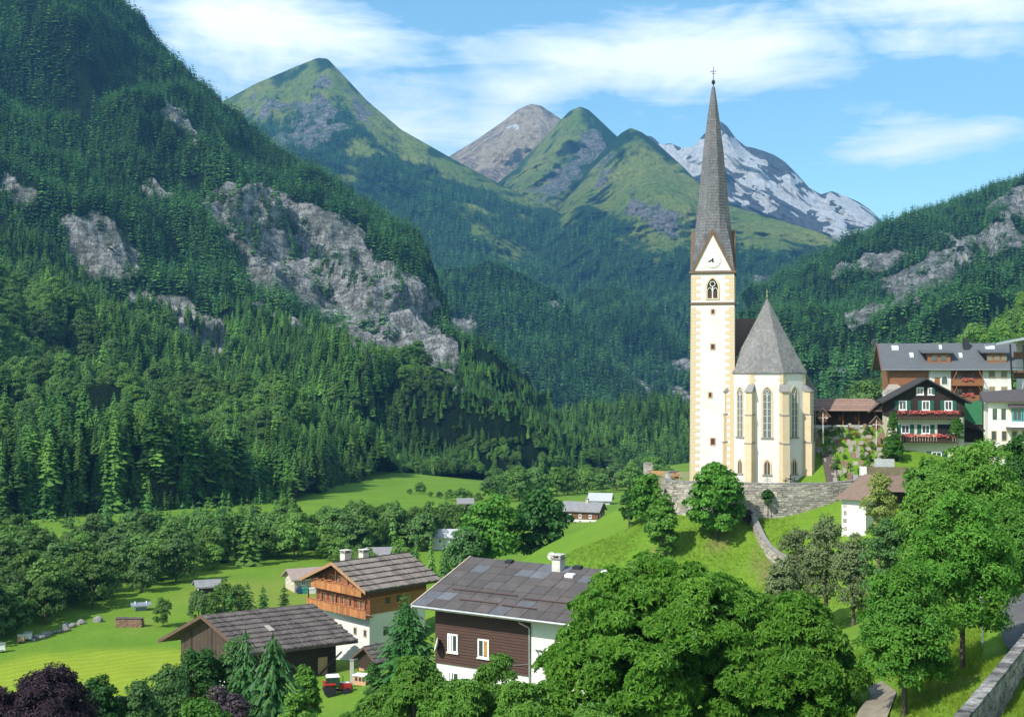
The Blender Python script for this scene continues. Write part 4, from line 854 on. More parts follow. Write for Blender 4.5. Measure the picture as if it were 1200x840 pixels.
# terrace left of the tower: stone pier, low orange-brown railings, curved path
stone_wall('stone_pier', 'square stone pier at the left end of the churchyard terrace', [(21.2, 206), (22.6, 206)], -19.5, YZ + 2.0, 1.3, .5, .3, seed=6)
for i, (x, y, w_) in enumerate(((23.2, 203.5, 2.2), (24.6, 198.8, 1.1), (25.6, 201, 1.6))):
    t = thing('timber_bench', ['long brown timber seat beside the stone pier', 'short timber seat nearest the tower foot', 'brown timber seat in the middle of the terrace'][i], 'bench', (x, y, YZ), R(-8))
    wm = surf('orange_timber', (.42, .24, .10), (.30, .17, .08), 3, .8)
    MB().box(-w_ / 2, w_ / 2, -.25, .25, .4, .5).build('seat', wm, t); MB().box(-w_ / 2, w_ / 2, .22, .3, .6, 1.05).build('backrest', wm, t)
    for s in (-1, 1): MB().box(s * w_ * .42 - .08, s * w_ * .42 + .08, -.22, .28, 0, .4).build('leg', wm, t)
stone_wall('low_wall', 'low pale curved wall on the terrace left of the tower', [(24.2, 196.5), (23.9, 198.5), (24.6, 200.6), (26.2, 201.8)], YZ, YZ + 1.1, .35, .5, .3, seed=8, mat=surf('pale_stone', (.50, .47, .42), (.4, .37, .33), 1, .9))

# ------------------------------------------------------------------ cemetery
GM = [surf('grave_pale', (.34, .30, .25), (.26, .22, .185), 3, .9), surf('grave_rose', (.27, .16, .115), (.20, .125, .09), 3, .9), surf('grave_grey', (.26, .25, .24), (.2, .2, .2), 3, .8), surf('grave_black', (.035, .03, .03), (.02, .02, .02), 3, .4)]
def g_slab(): return MB().prism([(-.34, 0), (.34, 0), (.34, .8), (.18, 1.0), (-.18, 1.0), (-.34, .8)], -.09, .09)
def g_block(): return MB().hexa([(-.55, -.16, 0), (.55, -.16, 0), (.55, .16, 0), (-.55, .16, 0)], [(-.45, -.1, .72), (.45, -.1, .66), (.45, .1, .66), (-.45, .1, .72)])
def g_cross(): return MB().box(-.05, .05, -.05, .05, 0, 1.25).box(-.34, -.051, -.05, .05, .78, .9).box(.051, .34, -.05, .05, .78, .9)
GK = [(g_slab, 0, 'pale shouldered gravestone on the cemetery slope beside the church', 'gravestone'), (g_slab, 1, 'rosy brown gravestone on the cemetery slope beside the church', 'gravestone'),
      (g_block, 0, 'broad pale gravestone on the cemetery slope beside the church', 'gravestone'), (g_block, 2, 'broad grey gravestone on the cemetery slope beside the church', 'gravestone'),
      (g_cross, 3, 'thin black iron grave cross on the cemetery slope', 'grave cross'), (g_cross, 0, 'small white grave cross on the cemetery slope', 'grave cross')]
gmesh = []
for f_, mi, lb, ct in GK:
    mb = f_(); gmesh.append((mb.mesh('gravestone' if ct == 'gravestone' else 'grave_cross', GM[mi]), lb, ct))
rr = random.Random(4); k = 0
FLOWM = [surf('grave_flower_' + n, c, tuple(v * .7 for v in c), 9, .8) for n, c in (('red', (.45, .06, .05)), ('white', (.6, .56, .5)), ('yellow', (.5, .36, .06)))]
bedm = []
for fm in FLOWM:
    b = MB()
    for q in range(16):
        x, y, z = rr.uniform(-.4, .4), rr.uniform(-.35, .1), rr.uniform(.05, .3); s = rr.uniform(.05, .1)
        b.add([(x - s, y - s, z), (x + s, y - s, z + .03), (x + s, y + s, z), (x - s, y + s, z + .04), (x, y, z - .12)], [(0, 1, 2, 3), (0, 4, 1), (1, 4, 2), (2, 4, 3), (3, 4, 0)])
    bedm.append(b.mesh('flower_bed', fm))
for row in range(9):
    y = 187.4 + row * 2.1
    for c in range(11):
        x = 47.3 + .05 * (y - 188) + c * 1.02 + rr.uniform(-.35, .35)
        if rr.random() < .04 or x / y > .293: continue
        me, lb, ct = gmesh[rr.choice([0, 0, 1, 1, 2, 2, 3, 4, 4, 5])]
        o = link(me.name, me); o.location = (x, y + rr.uniform(-.4, .4), gz(x, y) - .03); s = rr.uniform(.7, 1.1); o.scale = (s, s, s); o.rotation_euler = (rr.uniform(-.04, .04), rr.uniform(-.05, .05), R(-15) + rr.uniform(-.3, .3))
        tag(o, lb, ct, 'graves on the cemetery slope')
        if rr.random() < .6:
            fb_ = rr.choice(bedm); o2 = link('flower_bed', fb_); o2.location = (x, y - .7, gz(x, y - .7)); o2.scale = (1.1, 1.1, 1.3)
            tag(o2, {'r': 'patch of red flowers on a grave', 'w': 'patch of white flowers on a grave', 'y': 'patch of yellow flowers on a grave'}[fb_.materials[0].name[13]] + ' in the cemetery', 'flowers', 'grave flowers in the cemetery')
# churchyard crosses along the wall top
for i, px in enumerate((921, 926, 931)):
    x = (px - 600) / F * 185.2; o = link('grave_cross', gmesh[4][0]); o.location = (x, 185.2, YZ); o.scale = (1.1, 1.1, 1.2 + .3 * (i == 1))
    tag(o, ['leftmost', 'tallest, middle', 'rightmost'][i] + ' of three iron crosses at the choir foot', 'grave cross', 'iron crosses along the wall top')
# stepped stair between church and graves
st_ = thing('stone_stair', 'dark stone stair climbing between the church and the graves', 'stair', (46.6, 186.2, YZ), R(-9))
for i in range(14): MB().box(-.7, .7, i * .75, i * .75 + .9, -1.5, .32 * (i + 1)).build('step', surf('stair_stone', (.13, .10, .085), (.09, .07, .06), 3, .9), st_)
MB().tube([(.8, 0, .9), (.8, 10.5, 5.6)], .05, 5).build('handrail', IRON, st_)
WOODD = surf('dark_timber', (.050, .030, .020), (.030, .019, .014), 2, .85, .4, 9, stretch=(1, 1, 6))
WOODB = surf('brown_timber', (.19, .085, .036), (.12, .052, .024), 2, .8, .4, 9, stretch=(1, 1, 6))
def crucifix(label, px, pyb, Y, h, sc):
    x, y, z = at(px, pyb, Y); t = thing('crucifix', label, 'crucifix', (x, y, z), R(-12)); t.scale = (sc, sc, sc)
    cb = MB().box(-.09, .09, -.09, .09, -1, h); cb.box(-.75, -.091, -.07, .07, h - 1.15, h - .95); cb.box(.091, .75, -.07, .07, h - 1.15, h - .95); cb.build('cross', surf('pale_post', (.46, .43, .38), (.36, .33, .3), 3, .9), t)
    MB().prism([(0, h - 2.2), (.95, h - .9), (0, h + .35), (-.95, h - .9)], .12, .2).build('backboard', surf('red_board', (.22, .09, .05), (.16, .07, .04), 3, .8), t)
    b = MB()
    for s in (-1, 1):
        P = [(s * .0, h + .42), (s * 1.15, h - .95), (s * 1.25, h - .85), (s * .0, h + .56)]; b.prism(P if s < 0 else P[::-1], -.45, .3)
    b.build('roof', BROOF, t)
    f = MB(); hh = h - .95                               # carved figure: legs, trunk, head bowed, arms spread
    f.tube([(0, -.16, hh - 1.05), (.02, -.19, hh - .75), (0, -.17, hh - .42), (0, -.16, hh - .12), (0, -.15, hh + .06)], [.045, .07, .10, .12, .05], 8)
    f.tube([(.0, -.17, hh + .06), (.02, -.22, hh + .17), (.02, -.23, hh + .25)], [.05, .075, .05], 8)
    for s in (-1, 1): f.tube([(s * .08, -.15, hh - .02), (s * .34, -.14, hh + .05), (s * .62, -.12, hh + .13)], [.05, .04, .03], 6)
    f.build('carved_figure', surf('carved_pale', (.55, .42, .32), (.48, .36, .27), 3, .8), t, smooth=True)
    return t
crucifix('roofed wooden crucifix with a pale carved figure by the church corner', 964.5, 512, 194, 4.1, .95)
crucifix('roofed wooden crucifix in the shade at the right end of the hall', 1027, 520, 197, 4.3, .9)
# ------------------------------------------------------------------ houses
WHITE = surf('white_render', (.66, .635, .59), (.58, .555, .51), .6, .9, .1, 4)
CREAM = surf('cream_render', (.60, .55, .43), (.54, .49, .37), .6, .9, .1, 4)
ORANGE = surf('honey_timber', (.36, .155, .060), (.26, .105, .040), 1.6, .75, .3, 8, stretch=(1, 1, 5))
REDW = surf('red_brown_timber', (.20, .070, .030), (.13, .045, .020), 1.6, .8, .3, 8, stretch=(1, 1, 5))
BARNW = surf('barn_timber', (.085, .058, .042), (.045, .032, .025), 1.6, .9, .4, 8, stretch=(4, 4, .5))
SLATE = surf('grey_slate_roof', (.105, .112, .12), (.08, .085, .092), 1.2, .7, .35, 10, stretch=(1, 4, 4))
GREYR = surf('grey_far_roof', (.24, .235, .235), (.17, .165, .165), 1.2, .8, .35, 6)
PANE = surf('window_pane', (.055, .065, .075), (.035, .04, .045), 2, .12, spec=.8)
WFRAME = surf('white_frame', (.78, .77, .74), (.72, .71, .68), 3, .6)
GREENS = surf('green_shutter', (.018, .095, .065), (.014, .07, .05), 3, .6)
METAL = surf('galvanised_metal', (.42, .43, .44), (.34, .35, .36), 2, .4, metal=.6)
CONCRETE = surf('chimney_render', (.52, .49, .44), (.38, .36, .32), 1.5, .9, .3)
FASCIA = surf('pale_fascia_board', (.50, .40, .30), (.38, .29, .21), 2, .8, .3)
def island_mat(name, c1, c2, rough=.9, bump=.5, st=(1, 1, 1), blot=None):
    m, T = new_mat(name); geo = T.n('ShaderNodeNewGeometry'); tc = T.n('ShaderNodeTexCoord'); mp = T.n('ShaderNodeMapping', i0=tc.outputs['Object']); mp.inputs['Scale'].default_value = st
    n = T.noise(mp, 5, 5, .7); nb = T.noise(tc.outputs['Object'], .7, 4, .6)
    c = T.mix(geo.outputs['Random Per Island'], c1, c2); c = T.mix(1.0, c, T.ramp(n, .25, .75, .62, 1.4), 'MULTIPLY')
    if blot: c = T.mix(T.ramp(nb, .52, .68, 0, .7), c, blot)
    b = T.n('ShaderNodeBsdfPrincipled'); T.put(b.inputs['Base Color'], c); b.inputs['Roughness'].default_value = rough; b.inputs['Specular IOR Level'].default_value = .15
    bp = T.n('ShaderNodeBump', in_Strength=bump, in_Height=n); bp.inputs['Distance'].default_value = .03; T.put(b.inputs['Normal'], bp); finish(T, b.outputs[0]); return m
BOARDS = island_mat('weathered_shingle_boards', (.135, .112, .103), (.075, .063, .06), blot=(.16, .138, .126))
BOARDL = island_mat('silvered_shingle_boards', (.235, .195, .168), (.135, .112, .098), blot=(.25, .215, .19))
def frame(ex, ey): return lambda v: (ex[0] * v[0] + ey[0] * v[1], ex[1] * v[0] + ey[1] * v[1], v[2])
def gabled(root, fr, L, W, ze, zr, ox, oy, wall, roof, wall_low=None, zl=None, thick=.26, ridge=None, zb=-2.0):
    """walls with gables and a two-slope roof; x along the ridge, y across it"""
    m_ = ridge or W / 2; sl = (zr - ze) / m_
    zw = ze + sl * oy - thick * .9; zt = zr - thick * .9
    b = MB(fr)
    P = [(oy, zl if wall_low else zb), (W - oy, zl if wall_low else zb), (W - oy, zw), (m_, zt), (oy, zw)]
    b.prism(P, ox, L - ox, 'x'); wo = b.build('wall', wall, root)
    if wall_low: MB(fr).box(ox + .08, L - ox - .08, oy + .08, W - oy - .08, zb, zl - .003).build('base_wall', wall_low, root)
    b = MB(fr); b.prism([(0, ze - thick), (0, ze), (m_, zr), (W, ze), (W, ze - thick), (m_, zr - thick)], 0, L, 'x')
    return wo, b.build('roof', roof, root)
def boards_row(fr, L, y0, y1, ze, sl, th, mat, root, rr, bw=.36, name='shingle_course', lift=.10):
    b = MB(fr); x = 0.0
    while x < L - .02:
        w_ = min(rr.uniform(.75, 1.25) * bw, L - x); j = rr.uniform(-.06, .07); u = rr.uniform(0, .035); q = y0 + j
        f = lambda y: ze + sl * y
        b.hexa([(x + .012, q, f(q) + lift * .35 + u), (x + w_ - .012, q, f(q) + lift * .35 + u), (x + w_ - .012, y1 + .1, f(y1 + .1) + .012), (x + .012, y1 + .1, f(y1 + .1) + .012)],
               [(x + .012, q, f(q) + lift + th + u), (x + w_ - .012, q, f(q) + lift + th + u), (x + w_ - .012, y1 + .1, f(y1 + .1) + .02 + th * .6), (x + .012, y1 + .1, f(y1 + .1) + .02 + th * .6)])
        x += w_
    return b.build(name, mat, root)
def window(fr, root, x, z, w_, h_, y, d=(0, -1), axis='x', fm=None, pm=None, shut=None, name='window', bars=True, sill=True):
    """frame, pane, glazing bar, sill and optional shutters on a wall plane; axis x: wall along x at y; axis y: wall along y at x=y"""
    def P(mb, a0, a1, o0, o1, z0, z1):
        s = d[1] if axis == 'x' else d[0]; u0, u1 = sorted((y + s * o0, y + s * o1))
        return mb.box(a0, a1, u0, u1, z0, z1) if axis == 'x' else mb.box(u0, u1, a0, a1, z0, z1)
    b = MB(fr); t = min(.13, w_ * .14)
    P(b, x - w_ / 2, x - w_ / 2 + t, -.05, .07, z, z + h_); P(b, x + w_ / 2 - t, x + w_ / 2, -.05, .07, z, z + h_)
    P(b, x - w_ / 2 + t, x + w_ / 2 - t, -.05, .07, z, z + t); P(b, x - w_ / 2 + t, x + w_ / 2 - t, -.05, .07, z + h_ - t, z + h_)
    if bars: P(b, x - t * .32, x + t * .32, -.05, .06, z + t, z + h_ - t)
    o = b.build(name, fm or WFRAME, root)
    P(MB(fr), x - w_ / 2 + t * .5, x + w_ / 2 - t * .5, -.04, .025, z + t * .5, z + h_ - t * .5).build('pane', pm or PANE, o)
    if sill: P(MB(fr), x - w_ / 2 - .08, x + w_ / 2 + .08, -.05, .13, z - .1, z - .003).build('sill', fm or WFRAME, o)
    if shut:
        for s in (-1, 1):
            P(MB(fr), x + s * (w_ / 2 + w_ * .27) - w_ * .25, x + s * (w_ / 2 + w_ * .27) + w_ * .25, .005, .07, z - .03, z + h_ + .03).build('shutter', shut, o)
    return o
def solve(fr, o, px, y, axis='x'):                      # local coordinate whose pixel column is px
    f = lambda t: (lambda v: 600 + F * (o[0] + v[0]) / (o[1] + v[1]) - px)(fr((t, y, 0) if axis == 'x' else (y, t, 0)))
    a, b_ = -5.0, 40.0
    for _ in range(60):
        m_ = (a + b_) / 2
        if (f(a) > 0) == (f(m_) > 0): a = m_
        else: b_ = m_
    return a
rr = random.Random(11)
# --- brown clad house in front, patchwork roof
O1 = (-8.7, 112.0); f1 = frame((.842, -.543), (.543, .842)); ZB1 = -29.8
h1 = thing('house', 'large house with brown clapboard upper storey, white base and patchwork sheet roof', 'house', (O1[0], O1[1], ZB1))
L_, W_, ze, zr = 19.2, 18.0, 9.8, 12.85
_, rf = gabled(h1, f1, L_, W_, ze, zr, 1.5, 1.5, WHITE, surf('roof_underlay', (.07, .05, .045), (.05, .04, .035), 2, .9), thick=.22)
sl1 = (zr - ze) / (W_ / 2)
SHT = [surf('roof_sheet_brown', (.100, .084, .075), (.076, .064, .058), 1.2, .55, .25, 22, stretch=(1, .15, 1), rnd=.12), surf('roof_sheet_umber', (.088, .074, .067), (.068, .058, .053), 1.2, .6, .25, 22, stretch=(1, .15, 1), rnd=.12),
       surf('roof_sheet_grey', (.135, .132, .14), (.105, .102, .108), 1.2, .45, .2, 20, stretch=(1, .15, 1), rnd=.15)]
nc, nr_ = 12, 7
gp = {(1, 5), (0, 1), (1, 1), (0, 0), (4, 5), (5, 5), (5, 6), (6, 6), (8, 5), (10, 6), (11, 5), (5, 0), (6, 1), (11, 2)}
for c in range(nc):
    for r_ in range(nr_):
        x0, x1 = L_ * c / nc, L_ * (c + 1) / nc; y0, y1 = W_ / 2 * r_ / nr_, W_ / 2 * (r_ + 1) / nr_
        up = .03 + rr.uniform(0, .03); g = .025; q = y0 - .05; f = lambda y: ze + sl1 * y
        b = MB(f1); b.hexa([(x0 + g, q, f(q) + up), (x1 - g, q, f(q) + up), (x1 - g, y1, f(y1) + .006), (x0 + g, y1, f(y1) + .006)], [(x0 + g, q, f(q) + up + .05), (x1 - g, q, f(q) + up + .05), (x1 - g, y1, f(y1) + .035), (x0 + g, y1, f(y1) + .035)])
        b.build('roof_sheet', SHT[2] if (c, r_) in gp else SHT[0 if rr.random() < .6 else 1], rf)
rib = surf('snow_guard_red', (.10, .05, .04), (.07, .035, .03), 3, .6)
for (xa, xb, y) in ((2.2, 9, 2.9), (9.8, 15.5, 2.6), (16.3, 18.8, 2.9), (4, 8, 1.35), (8.5, 12, 1.2)):
    f = ze + sl1 * y; MB(f1).tube([(xa, y, f + .22), (xb, y, f + .22)], .055, 6).build('snow_guard', rib, rf)
b = MB(f1); b.tube([(-.02, -.1, ze - .12), (L_, -.1, ze - .12)], .11, 8); gut = b.build('gutter', METAL, h1)
xb = solve(f1, O1, 622, 1.5)
MB(f1).tube([(xb - .35, -.1, ze - .2), (xb - .3, .2, ze - .5), (xb - .05, 1.35, ze - 1.1), (xb - .05, 1.38, .5)], .08, 6).build('downpipe', METAL, h1)
b = MB(f1)                                             # clapboards of the upper storey
CLAP = surf('dark_clapboard', (.070, .034, .022), (.048, .024, .017), 1.4, .75, .3, 9, stretch=(.3, 1, 4))
zc0, zc1 = 4.65, 9.75; nb = 20
zz0 = zc0
for i in range(nb):
    za, zb_ = zc0 + (zc1 - zc0) * i / nb, zc0 + (zc1 - zc0) * (i + 1) / nb
    b = MB(f1); b.hexa([(1.42, 1.38, za), (xb, 1.38, za), (xb, 1.6, za), (1.42, 1.6, za)], [(1.42, 1.44, zb_ - .012), (xb, 1.44, zb_ - .012), (xb, 1.6, zb_ - .012), (1.42, 1.6, zb_ - .012)])
    b.build('clapboard', CLAP, h1)
for i in range(nb):                                     # the same boards round the left gable
    za, zb_ = zc0 + (zc1 - zc0) * i / nb, zc0 + (zc1 - zc0) * (i + 1) / nb
    b = MB(f1); b.hexa([(1.38, 1.6, za), (1.5, 1.6, za), (1.5, 16.5, za), (1.38, 16.5, za)], [(1.43, 1.6, zb_ - .012), (1.5, 1.6, zb_ - .012), (1.5, 16.5, zb_ - .012), (1.43, 16.5, zb_ - .012)]); b.build('clapboard', CLAP, h1)
CURT = surf('curtain_orange', (.42, .22, .07), (.30, .15, .05), 3, .8)
for (pxa, pxb, za, zb_, nm) in ((525, 537, 5.75, 7.35, 'w'), (560.5, 573.5, 5.65, 7.25, 'o'), (524.5, 537.5, 2.55, 4.05, 'w')):
    a, c = solve(f1, O1, pxa, 1.4), solve(f1, O1, pxb, 1.4)
    wo = window(f1, h1, (a + c) / 2, za, c - a, zb_ - za, 1.36 if za > 4 else 1.5)
    if nm == 'o': MB(f1).box((a + c) / 2 + .05, c - .15, 1.30, 1.33, za + .2, zb_ - .15).build('curtain', CURT, wo)
    else: MB(f1).box(a + .2, a + .42, (1.30 if za > 4 else 1.44), (1.33 if za > 4 else 1.47), za + .15, zb_ - .12).build('curtain', WFRAME, wo)
def dish(root, fr, c, r_, n):
    c = Vector(c); n = Vector(n).normalized(); u = n.orthogonal().normalized(); v = n.cross(u); vs, fs = [c], []
    for k in range(3):
        q = (k + 1) / 3
        for j in range(14): a = 2 * math.pi * j / 14; vs.append(c + (u * math.cos(a) + v * math.sin(a)) * r_ * q + n * (.28 * r_ * q * q))
    for j in range(14):
        fs.append((0, 1 + j, 1 + (j + 1) % 14))
        for k in range(2): fs.append((1 + k * 14 + j, 1 + (k + 1) * 14 + j, 1 + (k + 1) * 14 + (j + 1) % 14, 1 + k * 14 + (j + 1) % 14))
    o = MB(fr).add(vs, fs).build('satellite_dish', surf('dish_grey', (.55, .52, .48), (.46, .44, .4), 3, .6), root)
    MB(fr).tube([c + n * .02, c + v * r_ * .3 + n * .7 * r_, c + n * r_ * 1.0], .025, 5).tube([c, c - n * .35], .05, 5).build('feed_arm', IRON, o)
dish(h1, f1, (2.0, 1.0, 6.35), .62, (-.75, -.6, .25))
def chimney(root, fr, x, y, z0, z1, s, mat, cap=True):
    o = MB(fr).box(x - s, x + s, y - s, y + s, z0, z1).build('chimney', mat, root)
    if cap:
        MB(fr).box(x - s - .12, x + s + .12, y - s - .12, y + s + .12, z1 + .002, z1 + .1).build('chimney_cap', STONEC, o)
        b = MB(fr)
        for sx in (-1, 1):
            for sy in (-1, 1): b.box(x + sx * s * .8 - .07, x + sx * s * .8 + .07, y + sy * s * .8 - .07, y + sy * s * .8 + .07, z1 + .1, z1 + .32)
        b.box(x - s - .1, x + s + .1, y - s - .1, y + s + .1, z1 + .322, z1 + .4); b.build('chimney_hood', mat, o)
    return o
xc = solve(f1, O1, 655, 8.2); chimney(rf, f1, xc, 8.1, zr - 1, zr + .75, .42, CONCRETE)
dish(h1, f1, (xc - .6, 7.9, zr + .95), .36, (.3, -.9, .3))
for px, y, m_, sz in ((668, 7.2, WFRAME, .4), (597, 8.6, IRON, .35), (677, 8.7, IRON, .4), (711, 8.3, WFRAME, .45)):
    x = solve(f1, O1, px, y); f = ze + sl1 * y; MB(f1).hexa([(x - sz, y - .28, f - .05), (x + sz, y - .28, f - .06), (x + sz, y + .28, f + .08), (x - sz, y + .28, f + .08)], [(x - sz, y - .28, f + .2), (x + sz, y - .28, f + .2), (x + sz, y + .28, f + .3), (x - sz, y + .28, f + .3)]).build('roof_hatch', m_, rf)
MB(f1).prism([(-.1, ze - .3), (9, zr - .25), (18.1, ze - .3), (18.1, ze + .07), (9, zr + .14), (-.1, ze + .07)], -.12, -.002, 'x').build('verge_board', FASCIA, h1)
MB(f1).box(-.02, L_, -.06, -.003, ze - .3, ze - .02).build('fascia', FASCIA, h1)
# ornate iron trellis and lamp on the white bay
b = MB(f1); xw = xb + 1.6
for q in range(7): b.tube([(xw - .9 + q * .35, 1.36, 6.0), (xw - .7 + q * .33, 1.3, 6.5 + .25 * (q % 2)), (xw - .95 + q * .35, 1.36, 7.0)], .03, 4)
b.box(xw - 1.1, xw + 1.4, 1.34, 1.40, 6.0, 6.05).box(xw - 1.1, xw + 1.4, 1.34, 1.40, 6.9, 6.95); b.build('iron_trellis', IRON, h1)
MB(f1).tube([(7.5, 1.3, 5.0), (xb - .1, 1.28, 5.7)], .02, 4).build('cable', METAL, h1)

# --- chalet farmhouse with honey balconies
O2 = (-20.4, 178.0); f2 = frame((.69, .724), (-.676, .737)); ZB2 = -40.6
h2 = thing('farmhouse', 'honey brown timber farmhouse with two carved balconies over a white base', 'farmhouse', (O2[0], O2[1], ZB2))
L_, W_, ze, zr, ox, oy = 14.6, 16.3, 10.5, 13.7, 1.9, 1.5
zl = 6.9
wo2, rf2 = gabled(h2, f2, L_, W_, ze, zr, ox, oy, REDW, surf('roof_batten', (.09, .065, .05), (.06, .045, .035), 2, .9), WHITE, zl)
sl2 = (zr - ze) / (W_ / 2)
for side in (0, 1):
    fx_ = f2 if side == 0 else (lambda v: f2((v[0], W_ - v[1], v[2])))
    for i in range(6): boards_row(fx_, L_, W_ / 2 * i / 6 - .05, W_ / 2 * (i + 1) / 6, ze, sl2, .05, BOARDL, rf2, rr, .42, lift=.15)
for i in range(6):                                       # battens holding the courses
    y = W_ / 2 * (i + .95) / 6; MB(f2).tube([(-.1, y, ze + sl2 * y + .15), (L_ + .1, y, ze + sl2 * y + .15)], .06, 5).build('batten', BARNW, rf2)
P = [(-.08, ze - .34), (W_ / 2, zr - .32), (W_ + .08, ze - .34), (W_ + .08, ze + .10), (W_ / 2, zr + .14), (-.08, ze + .10)]
MB(f2).prism(P, -.12, -.003, 'x').build('verge_board', surf('orange_verge', (.36, .20, .10), (.28, .15, .08), 2, .8), h2)
b = MB(f2)
for i in range(9):                                       # log courses of the side wall
    za = zl + .02 + i * .40; o = MB(f2).box(ox + .02, L_ - ox, oy - .07 - .02 * (i % 2), oy, za, za + .37); o.build('log_course', ORANGE if i < 6 else REDW, h2)
for xw in (5.2, 7.3): window(f2, h2, xw, zl + 1.25, .75, .8, oy - .1, fm=BARNW, sill=False)
for (z0, y0, y1, dp, nm) in ((zl - .25, oy - .9, W_ - oy + .6, 1.35, 'lower'), (zl + 2.65, oy + .5, W_ - oy - .2, 1.1, 'upper')):
    bl = MB(f2).box(ox - dp, ox - .002, y0, y1, z0, z0 + .16).build('balcony', ORANGE, h2)
    n = int((y1 - y0) / .42)
    bdm = surf('balcony_board', (.42, .175, .062), (.33, .13, .048), 1.8, .7, .3, 8, rnd=.25)
    for q in range(n):
        ya = y0 + (y1 - y0) * q / n; MB(f2).box(ox - dp - .05, ox - dp, ya + .015, ya + (y1 - y0) / n - .015, z0 - .12, z0 + .95 + .04 * (q % 2)).build('balcony_board', bdm, bl)
    MB(f2).box(ox - dp - .1, ox - dp + .06, y0 - .05, y1 + .05, z0 + 1.0, z0 + 1.12).build('rail', ORANGE, bl)
    b = MB(f2)
    for q in range(60):
        ya = rr.uniform(y0 + .2, y1 - .2); s = rr.uniform(.07, .14); zf = z0 + 1.14 + rr.uniform(0, .25); xf = ox - dp - .05 + rr.uniform(-.15, .1)
        b.add([(xf - s, ya - s, zf), (xf + s, ya - s, zf + .05), (xf + s, ya + s, zf - .03), (xf - s, ya + s, zf + .04), (xf, ya, zf + s)], [(0, 1, 4), (1, 2, 4), (2, 3, 4), (3, 0, 4)])
    b.build('flower_box', surf('orange_flowers', (.55, .16, .06), (.25, .12, .05), 9, .8), bl, kind='stuff')
    for q in range(5):
        ya = y0 + .3 + (y1 - y0 - .6) * q / 4
        MB(f2).box(ox - dp + .02, ox - dp + .2, ya - .09, ya + .09, z0 + 1.13, z0 + 2.5 if nm == 'lower' else z0 + 1.2 + 1.9 * (1 - abs(q - 2) / 2.2)).build('balcony_post', REDW, bl)
for (z0, ys_) in ((zl + .35, (3.4, 6.1, 8.2, 10.4, 12.8)), (zl + 3.2, (4.6, 6.6, 8.6, 10.8))):
    for y in ys_:
        window(f2, h2, y, z0, 1.0, 1.5, ox, (-1, 0), 'y', fm=surf('carved_frame', (.52, .27, .12), (.42, .2, .09), 3, .7), pm=PANE, shut=surf('tan_shutter', (.30, .11, .05), (.22, .08, .035), 3, .7))
for y in (2.6, 5.0, 8.6, 12.6): window(f2, h2, y, 3.6, .75, 1.05, ox + .08, (-1, 0), 'y', fm=surf('tan_frame', (.45, .33, .2), (.36, .26, .16), 3, .8), bars=False, sill=False)
MB(f2).box(ox - .02, ox + .12, 10.2, 11.2, 2.2, 5.2).build('door', ORANGE, h2)
for xw in (5.0,): window(f2, h2, xw, 3.6, .9, 1.2, oy + .08, fm=BARNW, bars=False, sill=False)
chimney(rf2, f2, 6.3, 8.6, zr - .8, zr + .9, .55, surf('white_chimney', (.60, .55, .47), (.45, .41, .35), 1.5, .9, .3)); chimney(rf2, f2, 4.8, 11.2, zr - 1.5, zr + .7, .6, surf('white_chimney', (.6, .55, .47)))
MB(f2).lathe([(.0, 0), (.34, .02), (.34, .08), (.0, .1)], 12).build('wall_plate', GREENS, h2).location = Vector(f2((3.2, oy - .0, 2.6)))

# --- long barn
O3 = (-34.3, 165.0); f3 = frame((.84, .545), (-.83, .557)); ZB3 = -42.0
h3 = thing('barn', 'long dark timber barn under a weathered shingle roof in nine courses', 'barn', (O3[0], O3[1], ZB3))
L_, W_, ze, zr, ox, oy = 16.0, 16.5, 6.0, 10.2, 1.5, 2.2
wo3, rf3 = gabled(h3, f3, L_, W_, ze, zr, ox, oy, BARNW, surf('roof_batten', (.09, .065, .05)), WHITE, 2.6)
sl3 = (zr - ze) / (W_ / 2)
for side in (0, 1):
    fx_ = f3 if side == 0 else (lambda v: f3((v[0], W_ - v[1], v[2])))
    for i in range(9): boards_row(fx_, L_, W_ / 2 * i / 9 - .04, W_ / 2 * (i + 1) / 9, ze, sl3, .06, BOARDS, rf3, rr, .34, lift=.20)
P = [(-.08, ze - .34), (W_ / 2, zr - .32), (W_ + .08, ze - .34), (W_ + .08, ze + .10), (W_ / 2, zr + .14), (-.08, ze + .10)]
MB(f3).prism(P, -.12, -.003, 'x').build('verge_board', surf('brown_verge', (.13, .075, .05), (.09, .055, .04), 2, .8), h3)
for q in range(16):                                      # upright planks of the gable
    y = oy + .1 + q * .75; zt = ze + sl3 * min(y, W_ - y) - .5; MB(f3).box(ox - .05 - .02 * (q % 2), ox, y, y + .70, 2.6, zt).build('gable_plank', BARNW, h3)
for q in (4.2, 8.25, 12.2): MB(f3).box(ox - .14, ox - .08, q - .12, q + .12, 2.4, ze + sl3 * min(q, W_ - q) - .5).build('gable_post', WOODD, h3)
for q in (3.6, 6.4, 9.2, 12.0): window(f3, h3, q, 1.0, .9, .8, ox + .08, (-1, 0), 'y', fm=WFRAME, bars=False, sill=False)
for q in range(16): MB(f3).box(ox + .85 * q * .95, ox + .85 * (q * .95 + .93), oy - .06 - .02 * (q % 2), oy - .001, -1, 5.9).build('side_plank', WOODD, h3)
MB(f3).hexa([(6.0, 3.5, ze + sl3 * 3.5 + .25), (6.7, 3.5, ze + sl3 * 3.5 + .25), (6.7, 4.6, ze + sl3 * 4.6 + .25), (6.0, 4.6, ze + sl3 * 4.6 + .25)], [(6.0, 3.5, ze + sl3 * 3.5 + .36), (6.7, 3.5, ze + sl3 * 3.5 + .36), (6.7, 4.6, ze + sl3 * 4.6 + .36), (6.0, 4.6, ze + sl3 * 4.6 + .36)]).build('roof_light', surf('worn_sheet', (.36, .32, .28)), rf3)
